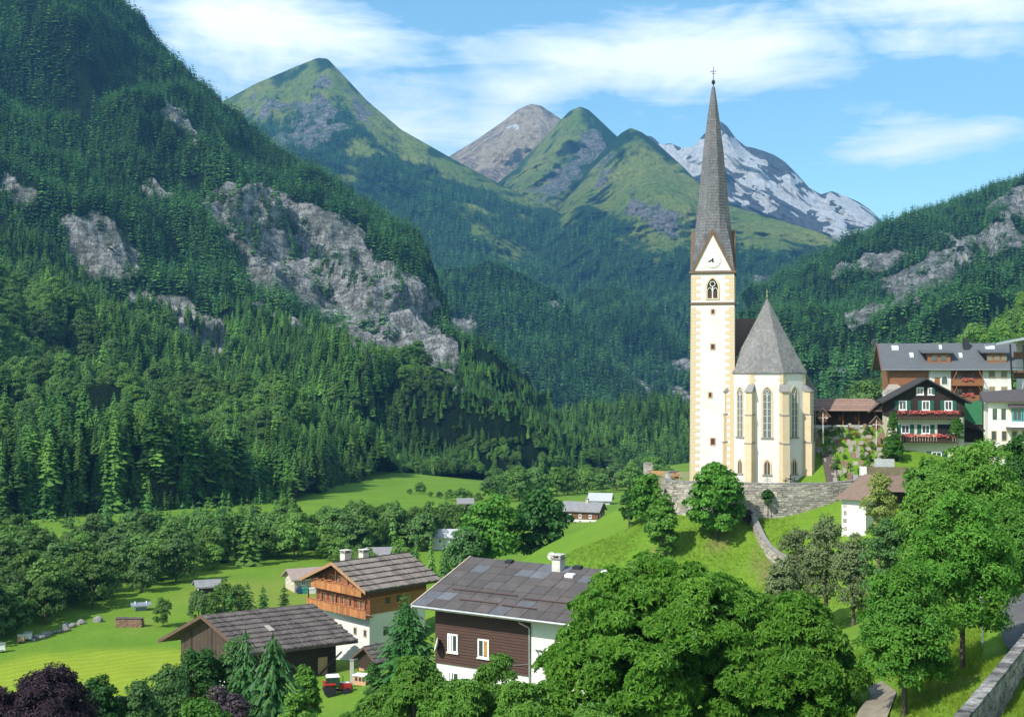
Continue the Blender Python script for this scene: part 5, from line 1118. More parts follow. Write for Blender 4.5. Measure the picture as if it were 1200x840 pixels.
MB(f3).box(11.8, 13.1, oy - .16, oy + .05, .4, 4.0).build('barn_door', surf('pale_plank', (.46, .29, .15), (.36, .22, .11), 2, .8, .3, 8, stretch=(5, 5, .5)), h3)
MB(f3).tube([(11.5, oy - .2, 1.4), (14.6, oy - .9, 4.6)], .12, 5).build('ramp_beam', BARNW, h3)

# --- small gabled annexe between barn and farmhouse
O4 = at(412, 766, 172); f4 = frame((.80, .60), (-.60, .80)); 
x4 = at(452, 775, 170)
h4 = thing('shed', 'small dark gabled shed joining the barn and the farmhouse', 'shed', (at(441, 792, 168)[0], 168, -41.2)); f4 = frame((.72, .69), (-.69, .72))
_, rf4 = gabled(h4, f4, 6.0, 5.4, 3.4, 5.2, .6, .6, WOODD, surf('roof_batten', (.09, .065, .05)))
for side in (0, 1):
    fx_ = f4 if side == 0 else (lambda v: f4((v[0], 5.4 - v[1], v[2])))
    for i in range(4): boards_row(fx_, 6.0, 2.7 * i / 4 - .04, 2.7 * (i + 1) / 4, 3.4, 1.8 / 2.7, .05, BOARDS, rf4, rr, .34, lift=.14)
MB(f4).prism([(-.06, 3.1), (2.7, 4.95), (5.46, 3.1), (5.46, 3.45), (2.7, 5.3), (-.06, 3.45)], -.1, -.003, 'x').build('verge_board', surf('brown_verge', (.13, .075, .05)), h4)
MB(f4).box(.52, .6, 3.3, 4.5, 0, 2.1).build('door', surf('pale_plank', (.46, .29, .15)), h4)
hx = at(424, 799, 160); hu = thing('hutch', 'pale pink timber hutch with a white lid beside the shed', 'hutch', (hx[0], hx[1], gz(hx[0], hx[1])), R(-25))
MB().box(-.9, .9, -.6, .6, .2, 1.35).build('box', surf('pink_plank', (.55, .33, .19), (.46, .27, .15), 2, .8, .3), hu); MB().box(-1.0, 1.0, -.7, .7, 1.352, 1.46).build('lid', WFRAME, hu)
for s in (-1, 1):
    for u in (-1, 1): MB().box(s * .8 - .06, s * .8 + .06, u * .5 - .06, u * .5 + .06, 0, .2).build('leg', BARNW, hu)
for q in (-.45, .1, .6): MB().box(q - .18, q + .18, -.64, -.601, .75, 1.2).build('hatch', BARNW, hu)
pp = at(412.5, 782, 163); po = thing('gate_post', 'thick pale post at the barn corner', 'post', (pp[0], pp[1], gz(pp[0], pp[1])))
MB().box(-.24, .24, -.24, .24, -.5, 2.9).build('post', surf('post_grey', (.42, .39, .36), (.33, .3, .28), 2, .9), po); MB().box(-.3, .3, -.3, .3, 2.902, 3.02).build('cap', STONEC, po)

# --- chalet with geraniums
def flowerbox(fr, x0, x1, y, z, parent, n, rr, m=None):
    b = MB(fr)
    for q in range(n):
        x = rr.uniform(x0, x1); s = rr.uniform(.10, .2); zf = z + rr.uniform(-.25, .28); yf = y + rr.uniform(-.14, .1)
        b.add([(x - s, yf - s * .5, zf), (x + s, yf - s * .6, zf + .04), (x + s * .8, yf + s * .5, zf - .02), (x - s, yf + s * .5, zf + .05), (x, yf - .05, zf + s)], [(0, 1, 4), (1, 2, 4), (2, 3, 4), (3, 0, 4)])
    return b.build('flower_box', m or GERA, parent, kind='stuff')
GERA = island_mat('geraniums', (.42, .06, .05), (.30, .11, .085), .8, .2)
o5 = at(1086, 545, 195); h5 = thing('chalet', 'black timber chalet with green shutters and geranium balconies over cream walls', 'chalet', o5, -.20)
I = lambda v: v
sw = lambda v: (v[1] - 6.6, v[0], v[2])                  # ridge runs away from the camera
BLKW = surf('black_timber', (.034, .022, .017), (.022, .015, .012), 2, .85, .3, 9, stretch=(1, 1, 5))
_, rf5 = gabled(h5, sw, 12, 13.2, 9.6, 13.3, 1.2, .9, BLKW, surf('black_roof', (.05, .045, .045), (.035, .032, .03), 2, .9), CREAM, 7.35)
yf = 1.2
for i in range(14): MB(I).box(-5.68, 5.68, yf - .05 - .012 * (i % 2), yf - .001, 7.36 + i * .2, 7.54 + i * .2).build('wall_board', BLKW, h5) if i < 11 else None
for x, z, w_, h_ in ((-.85, 10.7, 1.05, 1.15), (.75, 10.7, .95, 1.1)): window(I, h5, x, z, w_, h_, yf - .07)
MB(I).box(1.0, 1.35, yf - .16, yf - .1, 10.7, 11.8).build('shutter', GREENS, h5)
for x in (-3.4, 0, 3.3): window(I, h5, x, 8.35, 1.15, 1.45, yf - .07, shut=GREENS)
for x in (-3.0, 0): window(I, h5, x, 4.75, 1.25, 1.35, yf + .08, shut=GREENS)
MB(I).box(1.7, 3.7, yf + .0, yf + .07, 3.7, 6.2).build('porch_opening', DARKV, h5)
window(I, h5, -3.2, .8, 1.6, 1.3, yf + .08, shut=GREENS); window(I, h5, 1.6, .6, 1.5, 1.4, yf + .08, shut=GREENS)
for z0, x0, x1 in ((7.0, -4.4, 4.7), (3.45, -4.2, 4.6)):
    bl = MB(I).box(x0, x1, yf - 1.3, yf - .06, z0, z0 + .15).build('balcony', WOODD, h5)
    n = 22
    for q in range(n): MB(I).box(x0 + (x1 - x0) * q / n + .03, x0 + (x1 - x0) * (q + 1) / n - .03, yf - 1.34, yf - 1.3, z0 + .05, z0 + .85).build('balcony_board', WOODD, bl)
    MB(I).box(x0, x1, yf - 1.4, yf - 1.28, z0 + .87, z0 + .98).build('rail', WOODD, bl)
    flowerbox(I, x0 + .1, x1 - .1, yf - 1.45, z0 + 1.0, bl, 210, rr)
    for q in (x0 + .1, x1 - .1): MB(I).box(q - .08, q + .08, yf - 1.28, yf - 1.14, z0 + .15, z0 + 2.3).build('balcony_post', WOODD, bl)
ivm, _ = crown_mesh('ivy_foliage', 31, 1.5, .9, 2.9, 2.6, 60, .6, 5200, .22, lambda h: 1 - .35 * max(0, h), up=.1)
ivm.materials.append(leaf('ivy_leaves', (.030, .115, .012), (.075, .20, .018), .3, .1))
iv = thing('ivy_bush', 'bright green ivy mound climbing the chalet corner', 'ivy', tuple(at(1048, 548, 192.5)))
link('foliage', ivm, iv); MB().tube([(0, 0, -1), (.1, .1, 1.5), (-.2, .3, 3.5)], [.16, .12, .06], 6).build('stem', M_BARKG, iv)
iv2 = copy_tree(iv); iv2.location = at(1047, 515, 194); iv2.scale = (.5, .5, .8); iv2['label'] = 'narrow ivy strand reaching up the chalet corner above the mound'
iv3 = copy_tree(iv); iv3.location = at(1122, 520, 193.6); iv3.scale = (.7, .5, .75); iv3['label'] = 'ivy at the right end of the chalet balconies'

HWOOD = surf('hotel_timber', (.27, .115, .05), (.19, .08, .035), 1.6, .8, .3, 8, stretch=(1, 1, 5))
# --- hotel
o6 = at(1113, 525, 225); h6 = thing('hotel', 'large hotel with a long grey roof, dormers and stacked wooden balconies', 'hotel', o6, -.16)
fh = lambda v: (v[0] - 11.6, v[1], v[2])
wo6, rf6 = gabled(h6, fh, 24.0, 13.5, 13.9, 18.6, 1.7, 1.1, WHITE, SLATE, thick=.3)
yw = 1.1
for i in range(12): MB(fh).box(1.7, 8.2, yw - .09 - .02 * (i % 2), yw - .001, 10.2 + i * .34, 10.2 + i * .34 + .31).build('timber_board', HWOOD, h6)
MB(fh).box(1.55, 1.69, yw - .1, 12.3, 10.2, 14.2).build('timber_gable', HWOOD, h6)
MB(fh).prism([(-.05, 13.5), (6.75, 18.2), (13.55, 13.5), (13.55, 13.96), (6.75, 18.7), (-.05, 13.96)], -.12, -.003, 'x').build('verge_board', REDW, h6)
for (x0, x1) in ((3.0, 5.4), (5.6, 7.9)): MB(fh).box(x0, x1, yw - .7, yw - .1, 10.2, 11.2).build('loggia_rail', REDW, h6)
MB(fh).box(12.0, 17.3, yw - .06, yw - .001, 8.2, 13.6).build('timber_bay', surf('bay_timber', (.16, .06, .028), (.10, .04, .02), 2, .8), h6)
for z0 in (11.0, 8.3):
    bl = MB(fh).box(12.0, 17.3, yw - 1.4, yw - .07, z0, z0 + .16).build('balcony', HWOOD, h6)
    for q in range(12): MB(fh).box(12.0 + q * .4417 + .015, 12.0 + (q + 1) * .4417 - .015, yw - 1.46, yw - 1.4, z0 - .05, z0 + 1.05).build('balcony_board', HWOOD, bl)
    flowerbox(fh, 13.6, 15.6, yw - 1.55, z0 + 1.0, bl, 40, rr)
    for q in (12.1, 17.2): MB(fh).tube([(q, yw - 1.35, z0 + 1.0), (q + (.7 if q < 14 else -.7), yw - 1.35, z0 + 2.5)], .08, 5).build('brace', HWOOD, bl)
    for x in (13.4, 15.4): window(fh, h6, x, z0 + .3, 1.1, 1.9, yw - .07, fm=WOODB, sill=False)
for x in (18.9, 20.95):
    for z in (12.4, 9.7): window(fh, h6, x, z, 1.05, 1.15, yw, fm=surf('tan_frame', (.45, .33, .2)), pm=surf('tan_pane', (.22, .19, .13), (.16, .14, .1), 3, .3))
MB(fh).box(9.2, 10.1, yw - .05, yw + .02, 10.6, 12.4).build('door', HWOOD, h6)
wq = MB(fh).ring(grow(arch(1.0, 11.2, 11.9), .12, 0, 0), arch(1.0, 11.2, 11.9), yw - .06, yw + .02); wq.v = [(v[0] + 10.9, v[1], v[2]) for v in wq.v]; wq = wq.build('arched_window', WFRAME, h6)
b = MB(fh).prism(arch(1.0, 11.2, 11.9), yw - .02, yw + .02); b.v = [(v[0] + 10.9, v[1], v[2]) for v in b.v]; b.build('pane', PANE, wq)
sl6 = 4.7 / 6.75
for (x0, x1, tag_) in ((7.0, 12.6, 0), (17.1, 22.1, 1)):
    z0 = 13.9 + sl6 * 1.7; dm = MB(fh).box(x0 + 1.1, x1 - .6, 1.6, 5.2, z0 - .5, z0 + 1.6).build('dormer', HWOOD, rf6)
    MB(fh).hexa([(x0, 1.0, z0 + 1.62), (x1, 1.0, z0 + 1.62), (x1, 5.9, z0 + 2.3), (x0, 5.9, z0 + 2.3)], [(x0, 1.0, z0 + 1.85), (x1, 1.0, z0 + 1.85), (x1, 5.9, z0 + 2.5), (x0, 5.9, z0 + 2.5)]).build('dormer_roof', SLATE, dm)
    for s in ((-.75, .75) if tag_ == 0 else (-1.2, 0, 1.2)): MB(fh).box((x0 + x1) / 2 + .25 + s - .45, (x0 + x1) / 2 + .25 + s + .45, 1.54, 1.598, z0 + .25, z0 + 1.2).build('dormer_window', PANE if tag_ == 0 else surf('tan_pane', (.22, .19, .13)), dm)
for (x, y, w_) in ((3.0, 5.3, 1.2), (5.6, 3.4, .7), (14.0, 3.3, .6), (19.4, 5.4, 1.6), (10.9, 5.4, .5)):
    f = 13.9 + sl6 * y; MB(fh).hexa([(x - w_ / 2, y - .4, f - .3), (x + w_ / 2, y - .4, f - .3), (x + w_ / 2, y + .4, f + .25), (x - w_ / 2, y + .4, f + .25)], [(x - w_ / 2, y - .4, f + .06), (x + w_ / 2, y - .4, f + .06), (x + w_ / 2, y + .4, f + .6), (x - w_ / 2, y + .4, f + .6)]).build('skylight', surf('skylight_glass', (.55, .58, .60), (.5, .53, .55), 2, .2), rf6)
chimney(rf6, fh, 15.3, 5.4, 17, 19.3, .5, surf('black_metal', (.03, .03, .035), (.02, .02, .02), 2, .5), False)
MB(fh).tube([(x_, -.05, 13.75) for x_ in (0, 24)], .1, 6).build('gutter', METAL, h6)
MB(fh).tube([(8.5, -.05, 13.7), (8.6, 1.0, 13.2), (8.6, 1.02, 5)], .07, 6).build('downpipe', surf('white_frame', (1, 1, 1)), h6)
MB(fh).hexa([(.1, -1.2, 9.4), (3.2, -1.2, 9.4), (3.2, 1.0, 9.5), (.1, 1.0, 9.5)], [(.9, -1.2, 10.3), (3.2, -1.2, 10.5), (3.2, 1.0, 11.2), (1.4, 1.0, 11.2)]).build('porch_roof', surf('roof_tan', (.33, .29, .25)), h6)
# --- cream house and steel canopy at the right edge
o7 = at(1188, 523, 172); h7 = thing('house', 'cream house with turquoise glazed bay at the right edge of the village', 'house', o7, -.30)
MB().box(-3.2, 5.5, 0, 8, -2.5, 6.0).build('wall', surf('pale_cream', (.70, .64, .55), (.64, .58, .49), .8, .9, .1), h7)
MB().hexa([(-3.9, -.7, 5.9), (6, -1.6, 6.05), (6, 8.6, 6.05), (-3.9, 8.6, 5.9)], [(-3.9, -.7, 6.1), (6, -1.6, 6.25), (6, 8.6, 8.0), (-3.9, 8.6, 7.2)]).build('roof', surf('dark_lid_roof', (.09, .075, .07), (.06, .05, .05), 2, .8), h7)
TURQ = surf('turquoise_frame', (.06, .30, .30), (.05, .24, .25), 3, .5)
for x in (-2.4, -1.3): window(I, h7, x, 3.6, .55, 1.45, 0, fm=GREENS, bars=False, sill=False)
for x in (-2.5, -1.2, .1, 1.4, 2.7): window(I, h7, x, .7, .75, 1.4, 0, fm=surf('tan_frame', (.45, .33, .2)), bars=False, sill=False)
by = MB().box(-.3, 5, -1.2, -.003, 2.6, 3.4).build('bay', surf('bay_white', (.66, .68, .66), (.6, .62, .6), 2, .8), h7)
for x in (.35, 1.65, 2.95, 4.25): window(I, by, x, 3.45, 1.2, 1.75, -1.15, fm=TURQ, sill=False)
MB().box(-.3, 5, -1.1, -.003, 3.402, 5.2).build('bay_back', PANE, by)
MB().hexa([(-.7, -1.7, 5.2), (5.4, -1.7, 5.2), (5.4, 0, 5.3), (-.7, 0, 5.3)], [(-.7, -1.7, 5.35), (5.4, -1.7, 5.35), (5.4, 0, 5.7), (-.7, 0, 5.7)]).build('bay_roof', surf('dark_lid_roof', (.09, .075, .07)), by)
MB().hexa([(-1.0, -1.5, 2.3), (5, -1.5, 2.3), (5, 0, 2.4), (-1.0, 0, 2.4)], [(-1.0, -1.5, 2.45), (5, -1.5, 2.45), (5, 0, 2.6), (-1.0, 0, 2.6)]).build('porch_slab', surf('dark_lid_roof', (.09, .075, .07)), h7)
o8 = at(1192, 505, 200); h8 = thing('canopy_building', 'dark steel framed building with a tilted pale metal canopy', 'building', o8, -.2)
MB().hexa([(-3.4, -2, 13.4), (6, -2, 15.2), (6, 9, 15.2), (-3.4, 9, 13.4)], [(-3.4, -2, 13.65), (6, -2, 15.6), (6, 9, 15.6), (-3.4, 9, 13.65)]).build('canopy', METAL, h8)
MB().box(1.4, 6, 1, 8.5, -3, 14.2).build('wall', WHITE, h8)
for z in (9.2, 6.4, 3.6): MB().box(1.7, 5.5, .93, .998, z, z + 1.9).build('window', surf('blue_pane', (.10, .15, .19), (.06, .1, .13), 2, .15, spec=.8), h8)
MB().box(-.5, 6, .2, .98, 8.2, 8.5).build('balcony', surf('dark_panel', (.05, .05, .055), (.035, .035, .04), 2, .5), h8); MB().box(-.5, 6, .2, .98, 11.2, 11.45).build('balcony', surf('dark_panel', (.05, .05, .055)), h8)
for z in (8.5, 11.45): MB().box(-.5, 6, .2, .28, z + .002, z + .9).build('balcony_rail', WOODB, h8)
MB().box(2.0, 2.6, 2, 2.6, 15.2, 18).build('chimney', METAL, h8)
for x in (-1.2, .7):
    MB().tube([(x + .8, -.6, -2), (x - .1, -1.5, 13.5)], .13, 6).build('steel_post', IRON, h8)
for z in (4.6, 9.0): MB().box(-1.0, 1.4, -.9, .9, z, z + .14).build('gallery', IRON, h8)
b = MB()
for z in (9.9, 5.5): b.tube([(-1.1, -.95, z), (1.5, -.95, z)], .04, 5)
b.build('railing', IRON, h8)
# --- green tarpaulin shelter between chalet and hotel
o9 = at(1138, 522, 204); h9 = thing('green_shelter', 'dark open shed hung with a green tarpaulin beside the chalet', 'shelter', o9, -.2)
TARP = surf('green_tarpaulin', (.035, .16, .070), (.028, .13, .055), 1, .6, .2)
MB().hexa([(-1.6, .0, 3.4), (1.9, 0, 3.4), (1.9, .05, 7.3), (-2.4, .05, 6.6)], [(-1.6, .12, 3.4), (1.9, .12, 3.4), (1.9, .17, 7.3), (-2.4, .17, 6.6)]).build('tarpaulin', TARP, h9)
MB().hexa([(-2.4, -1.5, 3.3), (2.0, -1.5, 2.2), (2.0, -.05, 2.2), (-2.4, -.05, 3.3)], [(-2.4, -1.5, 3.5), (2.0, -1.5, 2.4), (2.0, -.05, 2.6), (-2.4, -.05, 5.0)]).build('shed_roof', BLKW, h9)
MB().box(-2.2, 1.9, .25, 2.5, -1.5, 3.3).build('shed_wall', WOODD, h9); MB().box(-2.6, 3.2, -2.4, -2.0, -2, .6).build('parapet', CREAM, h9)
for x in (-2.1, 1.8): MB().box(x - .1, x + .1, -.04, .0, 0, 7).build('post', WOODD, h9)
# --- arcaded hall behind the cemetery
o10 = at(992, 509, 214); h10 = thing('cemetery_hall', 'low dark timber hall with a brown shingle roof behind the graves', 'hall', o10, -.10)
fa = lambda v: (v[0] - 7.0, v[1], v[2])
MB(fa).box(.4, 13.4, .9, 6, -2, 1.5).build('base_wall', WHITE, h10); MB(fa).box(.4, 13.4, 1.8, 6, 1.503, 4.3).build('wall', WOODD, h10)
b = MB(fa).hexa([(-.6, -.3, 3.9), (13.9, -.3, 3.9), (13.9, 7.4, 3.9), (-.6, 7.4, 3.9)], [(-.6, 3.4, 5.9), (11.6, 3.4, 5.9), (11.6, 3.7, 5.9), (-.6, 3.7, 5.9)]); rf10 = b.build('roof', BROOF, h10)
for i in range(5):
    y = -.35 + i * .74; z = 3.9 + (y + .3) * 2 / 3.7; b = MB(fa)
    b.hexa([(-.6, y, z + .05), (13.9 - .62 * (y + .3), y, z + .05), (13.9 - .62 * (y + 1.04), y + .78, z + .42), (-.6, y + .78, z + .42)], [(-.6, y, z + .14), (13.9 - .62 * (y + .3), y, z + .14), (13.9 - .62 * (y + 1.04), y + .78, z + .47), (-.6, y + .78, z + .47)]); b.build('shingle_course', surf('rosy_shingles', (.27, .17, .13), (.19, .12, .095), 1.5, .9, .4, 8, stretch=(3, 1, 1), rnd=.12), rf10)
for x in (1.2, 4.0, 6.6, 9.2, 11.8, 13.2): MB(fa).box(x - .11, x + .11, 1.0, 1.22, 1.503, 3.9).build('post', WOODB, h10)
for x in (6.4, 9.0): MB(fa).box(x - .45, x + .45, 1.72, 1.798, 2.2, 3.1).build('wall_panel', REDW, h10)
for x, w_ in ((12.7, 2.2),):
    b = MB(fa); b.prism([(x - w_, 3.9), (x, 5.9), (x + w_, 3.9), (x + w_, 3.65), (x, 5.6), (x - w_, 3.65)], -.7, 2); b.build('gable_roof', BROOF, rf10)
    MB(fa).prism([(x - w_ + .4, 3.75), (x + w_ - .4, 3.75), (x, 5.45)], -.3, -.2).build('gable_board', WOODD, rf10)
# --- lych gate building in front of the retaining wall
o11 = at(988, 632, 173); h11 = thing('gatehouse', 'small white gatehouse with a brown hipped roof below the churchyard wall', 'gatehouse', o11, R(-38))
MB().box(-.2, 3.2, -.0, 2.6, -2, 6.1).build('wall', WHITE, h11)
b = MB(); 
for i in range(5): b.box(.0 + (i % 2) * .1, .0 + .5, -.05, -.001, i * 1.05 + .2, i * 1.05 + .75)
b.build('quoin', M_STN, h11)
MB().hexa([(-1.0, -.8, 5.5), (3.9, -.8, 5.5), (3.9, 3.6, 5.5), (-1.0, 3.6, 5.5)], [(2.2, 2.0, 8.8), (3.9, 2.0, 8.8), (3.9, 2.2, 8.8), (2.2, 2.2, 8.8)]).build('roof', BROOF, h11)
o12 = at(1006, 600, 177); h12 = thing('passage', 'long brown roofed passage leading right from the white gatehouse', 'passage', o12, R(-6))
MB().box(0, 7.6, 1.2, 1.6, -3, 3.6).build('wall', WOODD, h12); MB().box(.05, .3, .2, 1.18, -2.5, 3.0).build('pier', WHITE, h12)
MB().hexa([(-.9, -.6, 2.9), (7.8, -.6, 2.9), (7.8, 2.2, 3.4), (-.9, 2.2, 3.4)], [(.4, .9, 5.0), (7.8, .9, 5.0), (7.8, 1.4, 5.0), (.4, 1.4, 5.0)]).build('roof', BROOF, h12)
MB().box(.5, 1.3, .95, 1.19, .2, 2.2).build('red_panel', surf('red_panel', (.38, .09, .03), (.45, .18, .05), 2, .7), h12)
MB().prism([(6.4, -3), (9.4, -3), (9.4, 3.2), (8.6, 3.0)], -.4, .6).build('ramp_wall', M_MOR, h12)
o13 = at(1010, 560, 184); h13 = thing('lean_to', 'low dark lean-to roof with a white end pillar above the passage', 'lean-to', o13, R(-6))
MB().box(-.2, .7, 0, .9, -2, 1.6).build('pillar', WHITE, h13); MB().box(.72, 7.6, .5, 1.6, -2, .4).build('wall', WOODD, h13)
MB().hexa([(.71, -.4, .35), (8, -.4, .35), (8, 1.6, .5), (.71, 1.6, .5)], [(.71, .4, 1.5), (7.5, .4, 1.5), (7.5, 1.0, 1.55), (.71, 1.0, 1.55)]).build('roof', surf('mossy_roof', (.09, .06, .045), (.12, .11, .05), 1.5, .9, .3), h13)
MB().box(2.2, 4.9, 1.8, 2.8, -1, 2.6).build('tank', surf('pale_concrete', (.40, .41, .39), (.33, .34, .32), 2, .9), h13)
# --- houses far down the valley
def cottage(name, label, px, pyb, Y, L, W, hw_, rise, rz, wall, roof, cat='house', wins=3, chim=True, low=None):
    x, y, z = at(px, pyb, Y); z = min(z, gz(x, y)) if abs(z - gz(x, y)) < 6 else z
    t = thing(name, label, cat, (x, y, z), rz); fr = lambda v: (v[0] - L / 2, v[1] - W / 2, v[2])
    _, r0 = gabled(t, fr, L, W, hw_, hw_ + rise, .8, .7, wall, roof, low, hw_ * .4 if low else None)
    for q in range(wins):
        xx = 1.6 + (L - 3.2) * (q + .5) / wins; window(fr, t, xx, hw_ * .5, .9, 1.1, .7)
        if low: window(fr, t, xx, hw_ * .12, .8, .9, .78, sill=False)
    for q in (-1, 1): window(fr, t, W / 2 + q * W * .18, hw_ * .55, .8, 1.0, .8, (-1, 0), 'y'); window(fr, t, W / 2 + q * W * .18, hw_ * .55, .8, 1.0, L - .8, (1, 0), 'y')
    if chim: chimney(r0, fr, L * .6, W * .46, hw_ + rise - 1, hw_ + rise + .8, .4, CONCRETE)
    return t
cottage('house', 'grey roofed house with white walls behind the grassy mound edge', 684, 613, 400, 13, 9, 4.2, 2.6, -.35, WOODB, GREYR, low=WHITE)
cottage('house', 'pale grey roofed house peeping over the mound behind a larger one', 704, 598, 470, 9, 8, 4, 2.5, -.2, WHITE, surf('pale_far_roof', (.42, .43, .44), (.34, .35, .36), 2, .8), chim=False)
cottage('cabin', 'low red brown cabin beside the meadow far down the valley', 519, 611, 420, 8.5, 8, 2.2, 2.2, 1.2, surf('dark_red_boards', (.12, .035, .025), (.08, .025, .02), 2, .9), surf('dark_brown_roof', (.09, .06, .05), (.06, .045, .04), 2, .9), cat='cabin', chim=False, wins=2)
cottage('house', 'small house with grey roof over rosy brown walls next to the cabin', 545, 604, 435, 6, 5.5, 4.4, 1.6, .1, surf('rosy_boards', (.20, .09, .075), (.14, .065, .055), 2, .9), GREYR, wins=2, chim=False)
cottage('house', 'grey roofed house half hidden in trees behind the big brown house', 524, 643, 330, 9, 6, 3.4, 1.8, -.1, WHITE, surf('pale_far_roof', (.42, .43, .44)), wins=2, chim=False)
cottage('house', 'dark house with a grey roof just behind the farmhouse chimneys', 449, 664, 290, 8, 7, 3.4, 2.0, .15, WOODD, GREYR, wins=2, chim=False)
cottage('cabin', 'pale walled cabin with rosy hipped roof beyond the farmhouse', 356, 680, 262, 7.5, 7, 2.6, 1.8, .5, surf('sand_wall', (.52, .44, .33), (.45, .38, .28), 2, .9), surf('rosy_roof', (.33, .25, .22), (.25, .19, .17), 2, .9), cat='cabin', wins=2, chim=False)
cottage('house', 'tiny dark house with a white lower wall far up the valley', 634, 579, 560, 5.2, 6, 5.4, 1.6, .2, WOODD, surf('dark_brown_roof', (.09, .06, .05)), low=WHITE, wins=2, chim=False)
cottage('barn', 'tiny brown barn with a grey roof far up the valley', 621, 571, 640, 6, 6, 3, 2.2, .5, WOODB, GREYR, cat='barn', wins=0, chim=False)
cottage('barn', 'dark grey roofed barn among valley trees left of the stone pier', 726, 572, 640, 9, 7, 3.2, 2.0, .1, WOODD, GREYR, cat='barn', wins=0, chim=False)
cottage('barn', 'low grey roofed field barn with a dark opening in the hay meadow', 243, 691, 255, 5.4, 5, 1.4, 1.1, .4, WOODD, GREYR, cat='barn', wins=0, chim=False)
cottage('hut', 'small bluish metal hut at the edge of the riverside trees', 165, 706, 236, 3.6, 2.6, 1.2, .4, .35, surf('bluish_metal', (.22, .27, .29), (.18, .22, .24), 2, .5), METAL, cat='hut', wins=0, chim=False)
# ------------------------------------------------------------------ trees
LEAF = {'chestnut': leaf('chestnut_leaves', (.045, .165, .012), (.185, .365, .040), .44, .06, nscale=.5),
        'maple': leaf('maple_leaves', (.034, .135, .012), (.125, .285, .030), .34, .10, nscale=.5),
        'lime': leaf('light_leaves', (.062, .185, .020), (.165, .320, .042), .36, .10, nscale=.5),
        'birch': leaf('birch_leaves', (0.058, 0.147, 0.038), (0.109, 0.211, 0.058), .34, .10, nscale=.6),
        'willow': leaf('olive_leaves', (.115, .160, .062), (.20, .245, .105), .30, .12, nscale=.6),
        'dark': leaf('dark_leaves', (0.023, 0.090, 0.015), (0.058, 0.154, 0.023), .28, .12, nscale=.6),
        'purple': leaf('purple_leaves', (.020, .010, .016), (.050, .024, .034), .18, .1, nscale=.6),
        'mauve': leaf('mauve_leaves', (.055, .038, .046), (.115, .082, .095), .25, .1, nscale=.6),
        'spruce': leaf('garden_spruce_needles', (0.026, 0.096, 0.023), (0.058, 0.160, 0.028), .18, .1, nscale=.8),
        'yellow': leaf('yellow_birch_leaves', (0.166, 0.218, 0.045), (0.256, 0.300, 0.077), .34, .1, nscale=.6)}
def limbs(root, base, top, C, r0, rg, n=12, mat=None):
    b = MB(); zb = base; mid = zb + (top - zb) * .35
    b.tube([(0, 0, -1.2), (0, 0, 0), (.03 * r0, .1 * r0, mid * .5), (.2 * r0, -.2 * r0, mid), (.1 * r0, .2 * r0, zb + (top - zb) * .7)], [r0 * 1.35, r0 * 1.1, r0 * .9, r0 * .7, r0 * .3], 9)
    b.build('trunk', mat or M_BARKG, root, smooth=True)
    b = MB()
    for i in rg.choice(len(C), min(n, len(C)), replace=False):
        c = C[i]; s = zb + (top - zb) * rg.uniform(.12, .5); b.tube([(0, 0, s), (c[0] * .45, c[1] * .45, s + (c[2] - s) * .55), tuple(c)], [r0 * .42, r0 * .26, r0 * .08], 5)
    b.build('limb', mat or M_BARKG, root, kind='stuff')
def broad(name, label, px, Y, top, bot, wpx, mat, nleaf, lsize, leaflets=1, nblob=90, rb=.17, seed=1, shape=None, cat='tree', group=None, depth=1.0, rtr=None, base=None, **kw):
    kw.setdefault('fill', True)
    x = (px - 600) / F * Y; zb = base if base is not None else gz(x, Y); zt = (HZ - top) / F * Y - zb; z0 = (HZ - bot) / F * Y - zb; z0 = max(z0, .2)
    rx = wpx / 2 / F * Y; rz = (zt - z0) / 2; br = rb * min(rx, rz) * 1.9
    t = thing(name, label, cat, (x, Y, zb), 0, group)
    me, C = crown_mesh(name + '_crown', seed, max(rx - br * .75, .2), max(rx - br * .75, .2) * depth, max(rz - br * .6, .2), (zt + z0) / 2, nblob, br, nleaf, lsize, shape or (lambda h: 1 - .22 * h), leaflets, **kw)
    me.materials.append(LEAF[mat]); link('crown', me, t)
    limbs(t, z0, zt, C, rtr or max(.07, (zt) * .018), np.random.default_rng(seed)); return t
broad('chestnut_tree', 'great spreading horse chestnut in front of the brown clad house', 785, 74, 646, 905, 300, 'chestnut', 30000, .40, 5, 290, .094, 3, lumpa=.06, shape=lambda h: 1.02 - .22 * max(0, h) ** 2, flat=.72, up=.35, droop=.35, inner=.16)
broad('chestnut_tree', 'narrower horse chestnut to the right of the great one', 930, 71, 690, 900, 160, 'chestnut', 14000, .38, 5, 130, .14, 4, lumpa=.08, flat=.75, up=.4, droop=.35)
broad('chestnut_tree', 'low horse chestnut shoot at the lower left of the great one', 640, 68, 790, 900, 90, 'chestnut', 5000, .36, 5, 50, .2, 44, flat=.75, up=.4, droop=.3)
broad('maple_tree', 'young round maple with bare trunk beside the gravel path', 1060, 64, 655, 822, 118, 'maple', 11000, .26, 3, 150, .13, 5, rtr=.13, flat=.85, up=.45)
broad('maple_tree', 'maple with straight dark trunk beside the stone capped wall', 1128, 69, 570, 772, 132, 'maple', 12500, .27, 3, 160, .13, 6, rtr=.15, flat=.85, up=.45)
broad('maple_tree', 'bright maple behind the two young roadside trees', 1103, 96, 545, 700, 110, 'lime', 9500, .36, 3, 120, .14, 7, flat=.85, up=.4)
broad('maple_tree', 'tall maple under the cream house', 1152, 104, 516, 690, 120, 'lime', 9500, .38, 3, 120, .14, 8, flat=.85, up=.4)
broad('maple_tree', 'dark leafy tree at the right edge below the cream house', 1196, 112, 503, 690, 70, 'dark', 8500, .42, 3, 100, .15, 9, flat=.85)
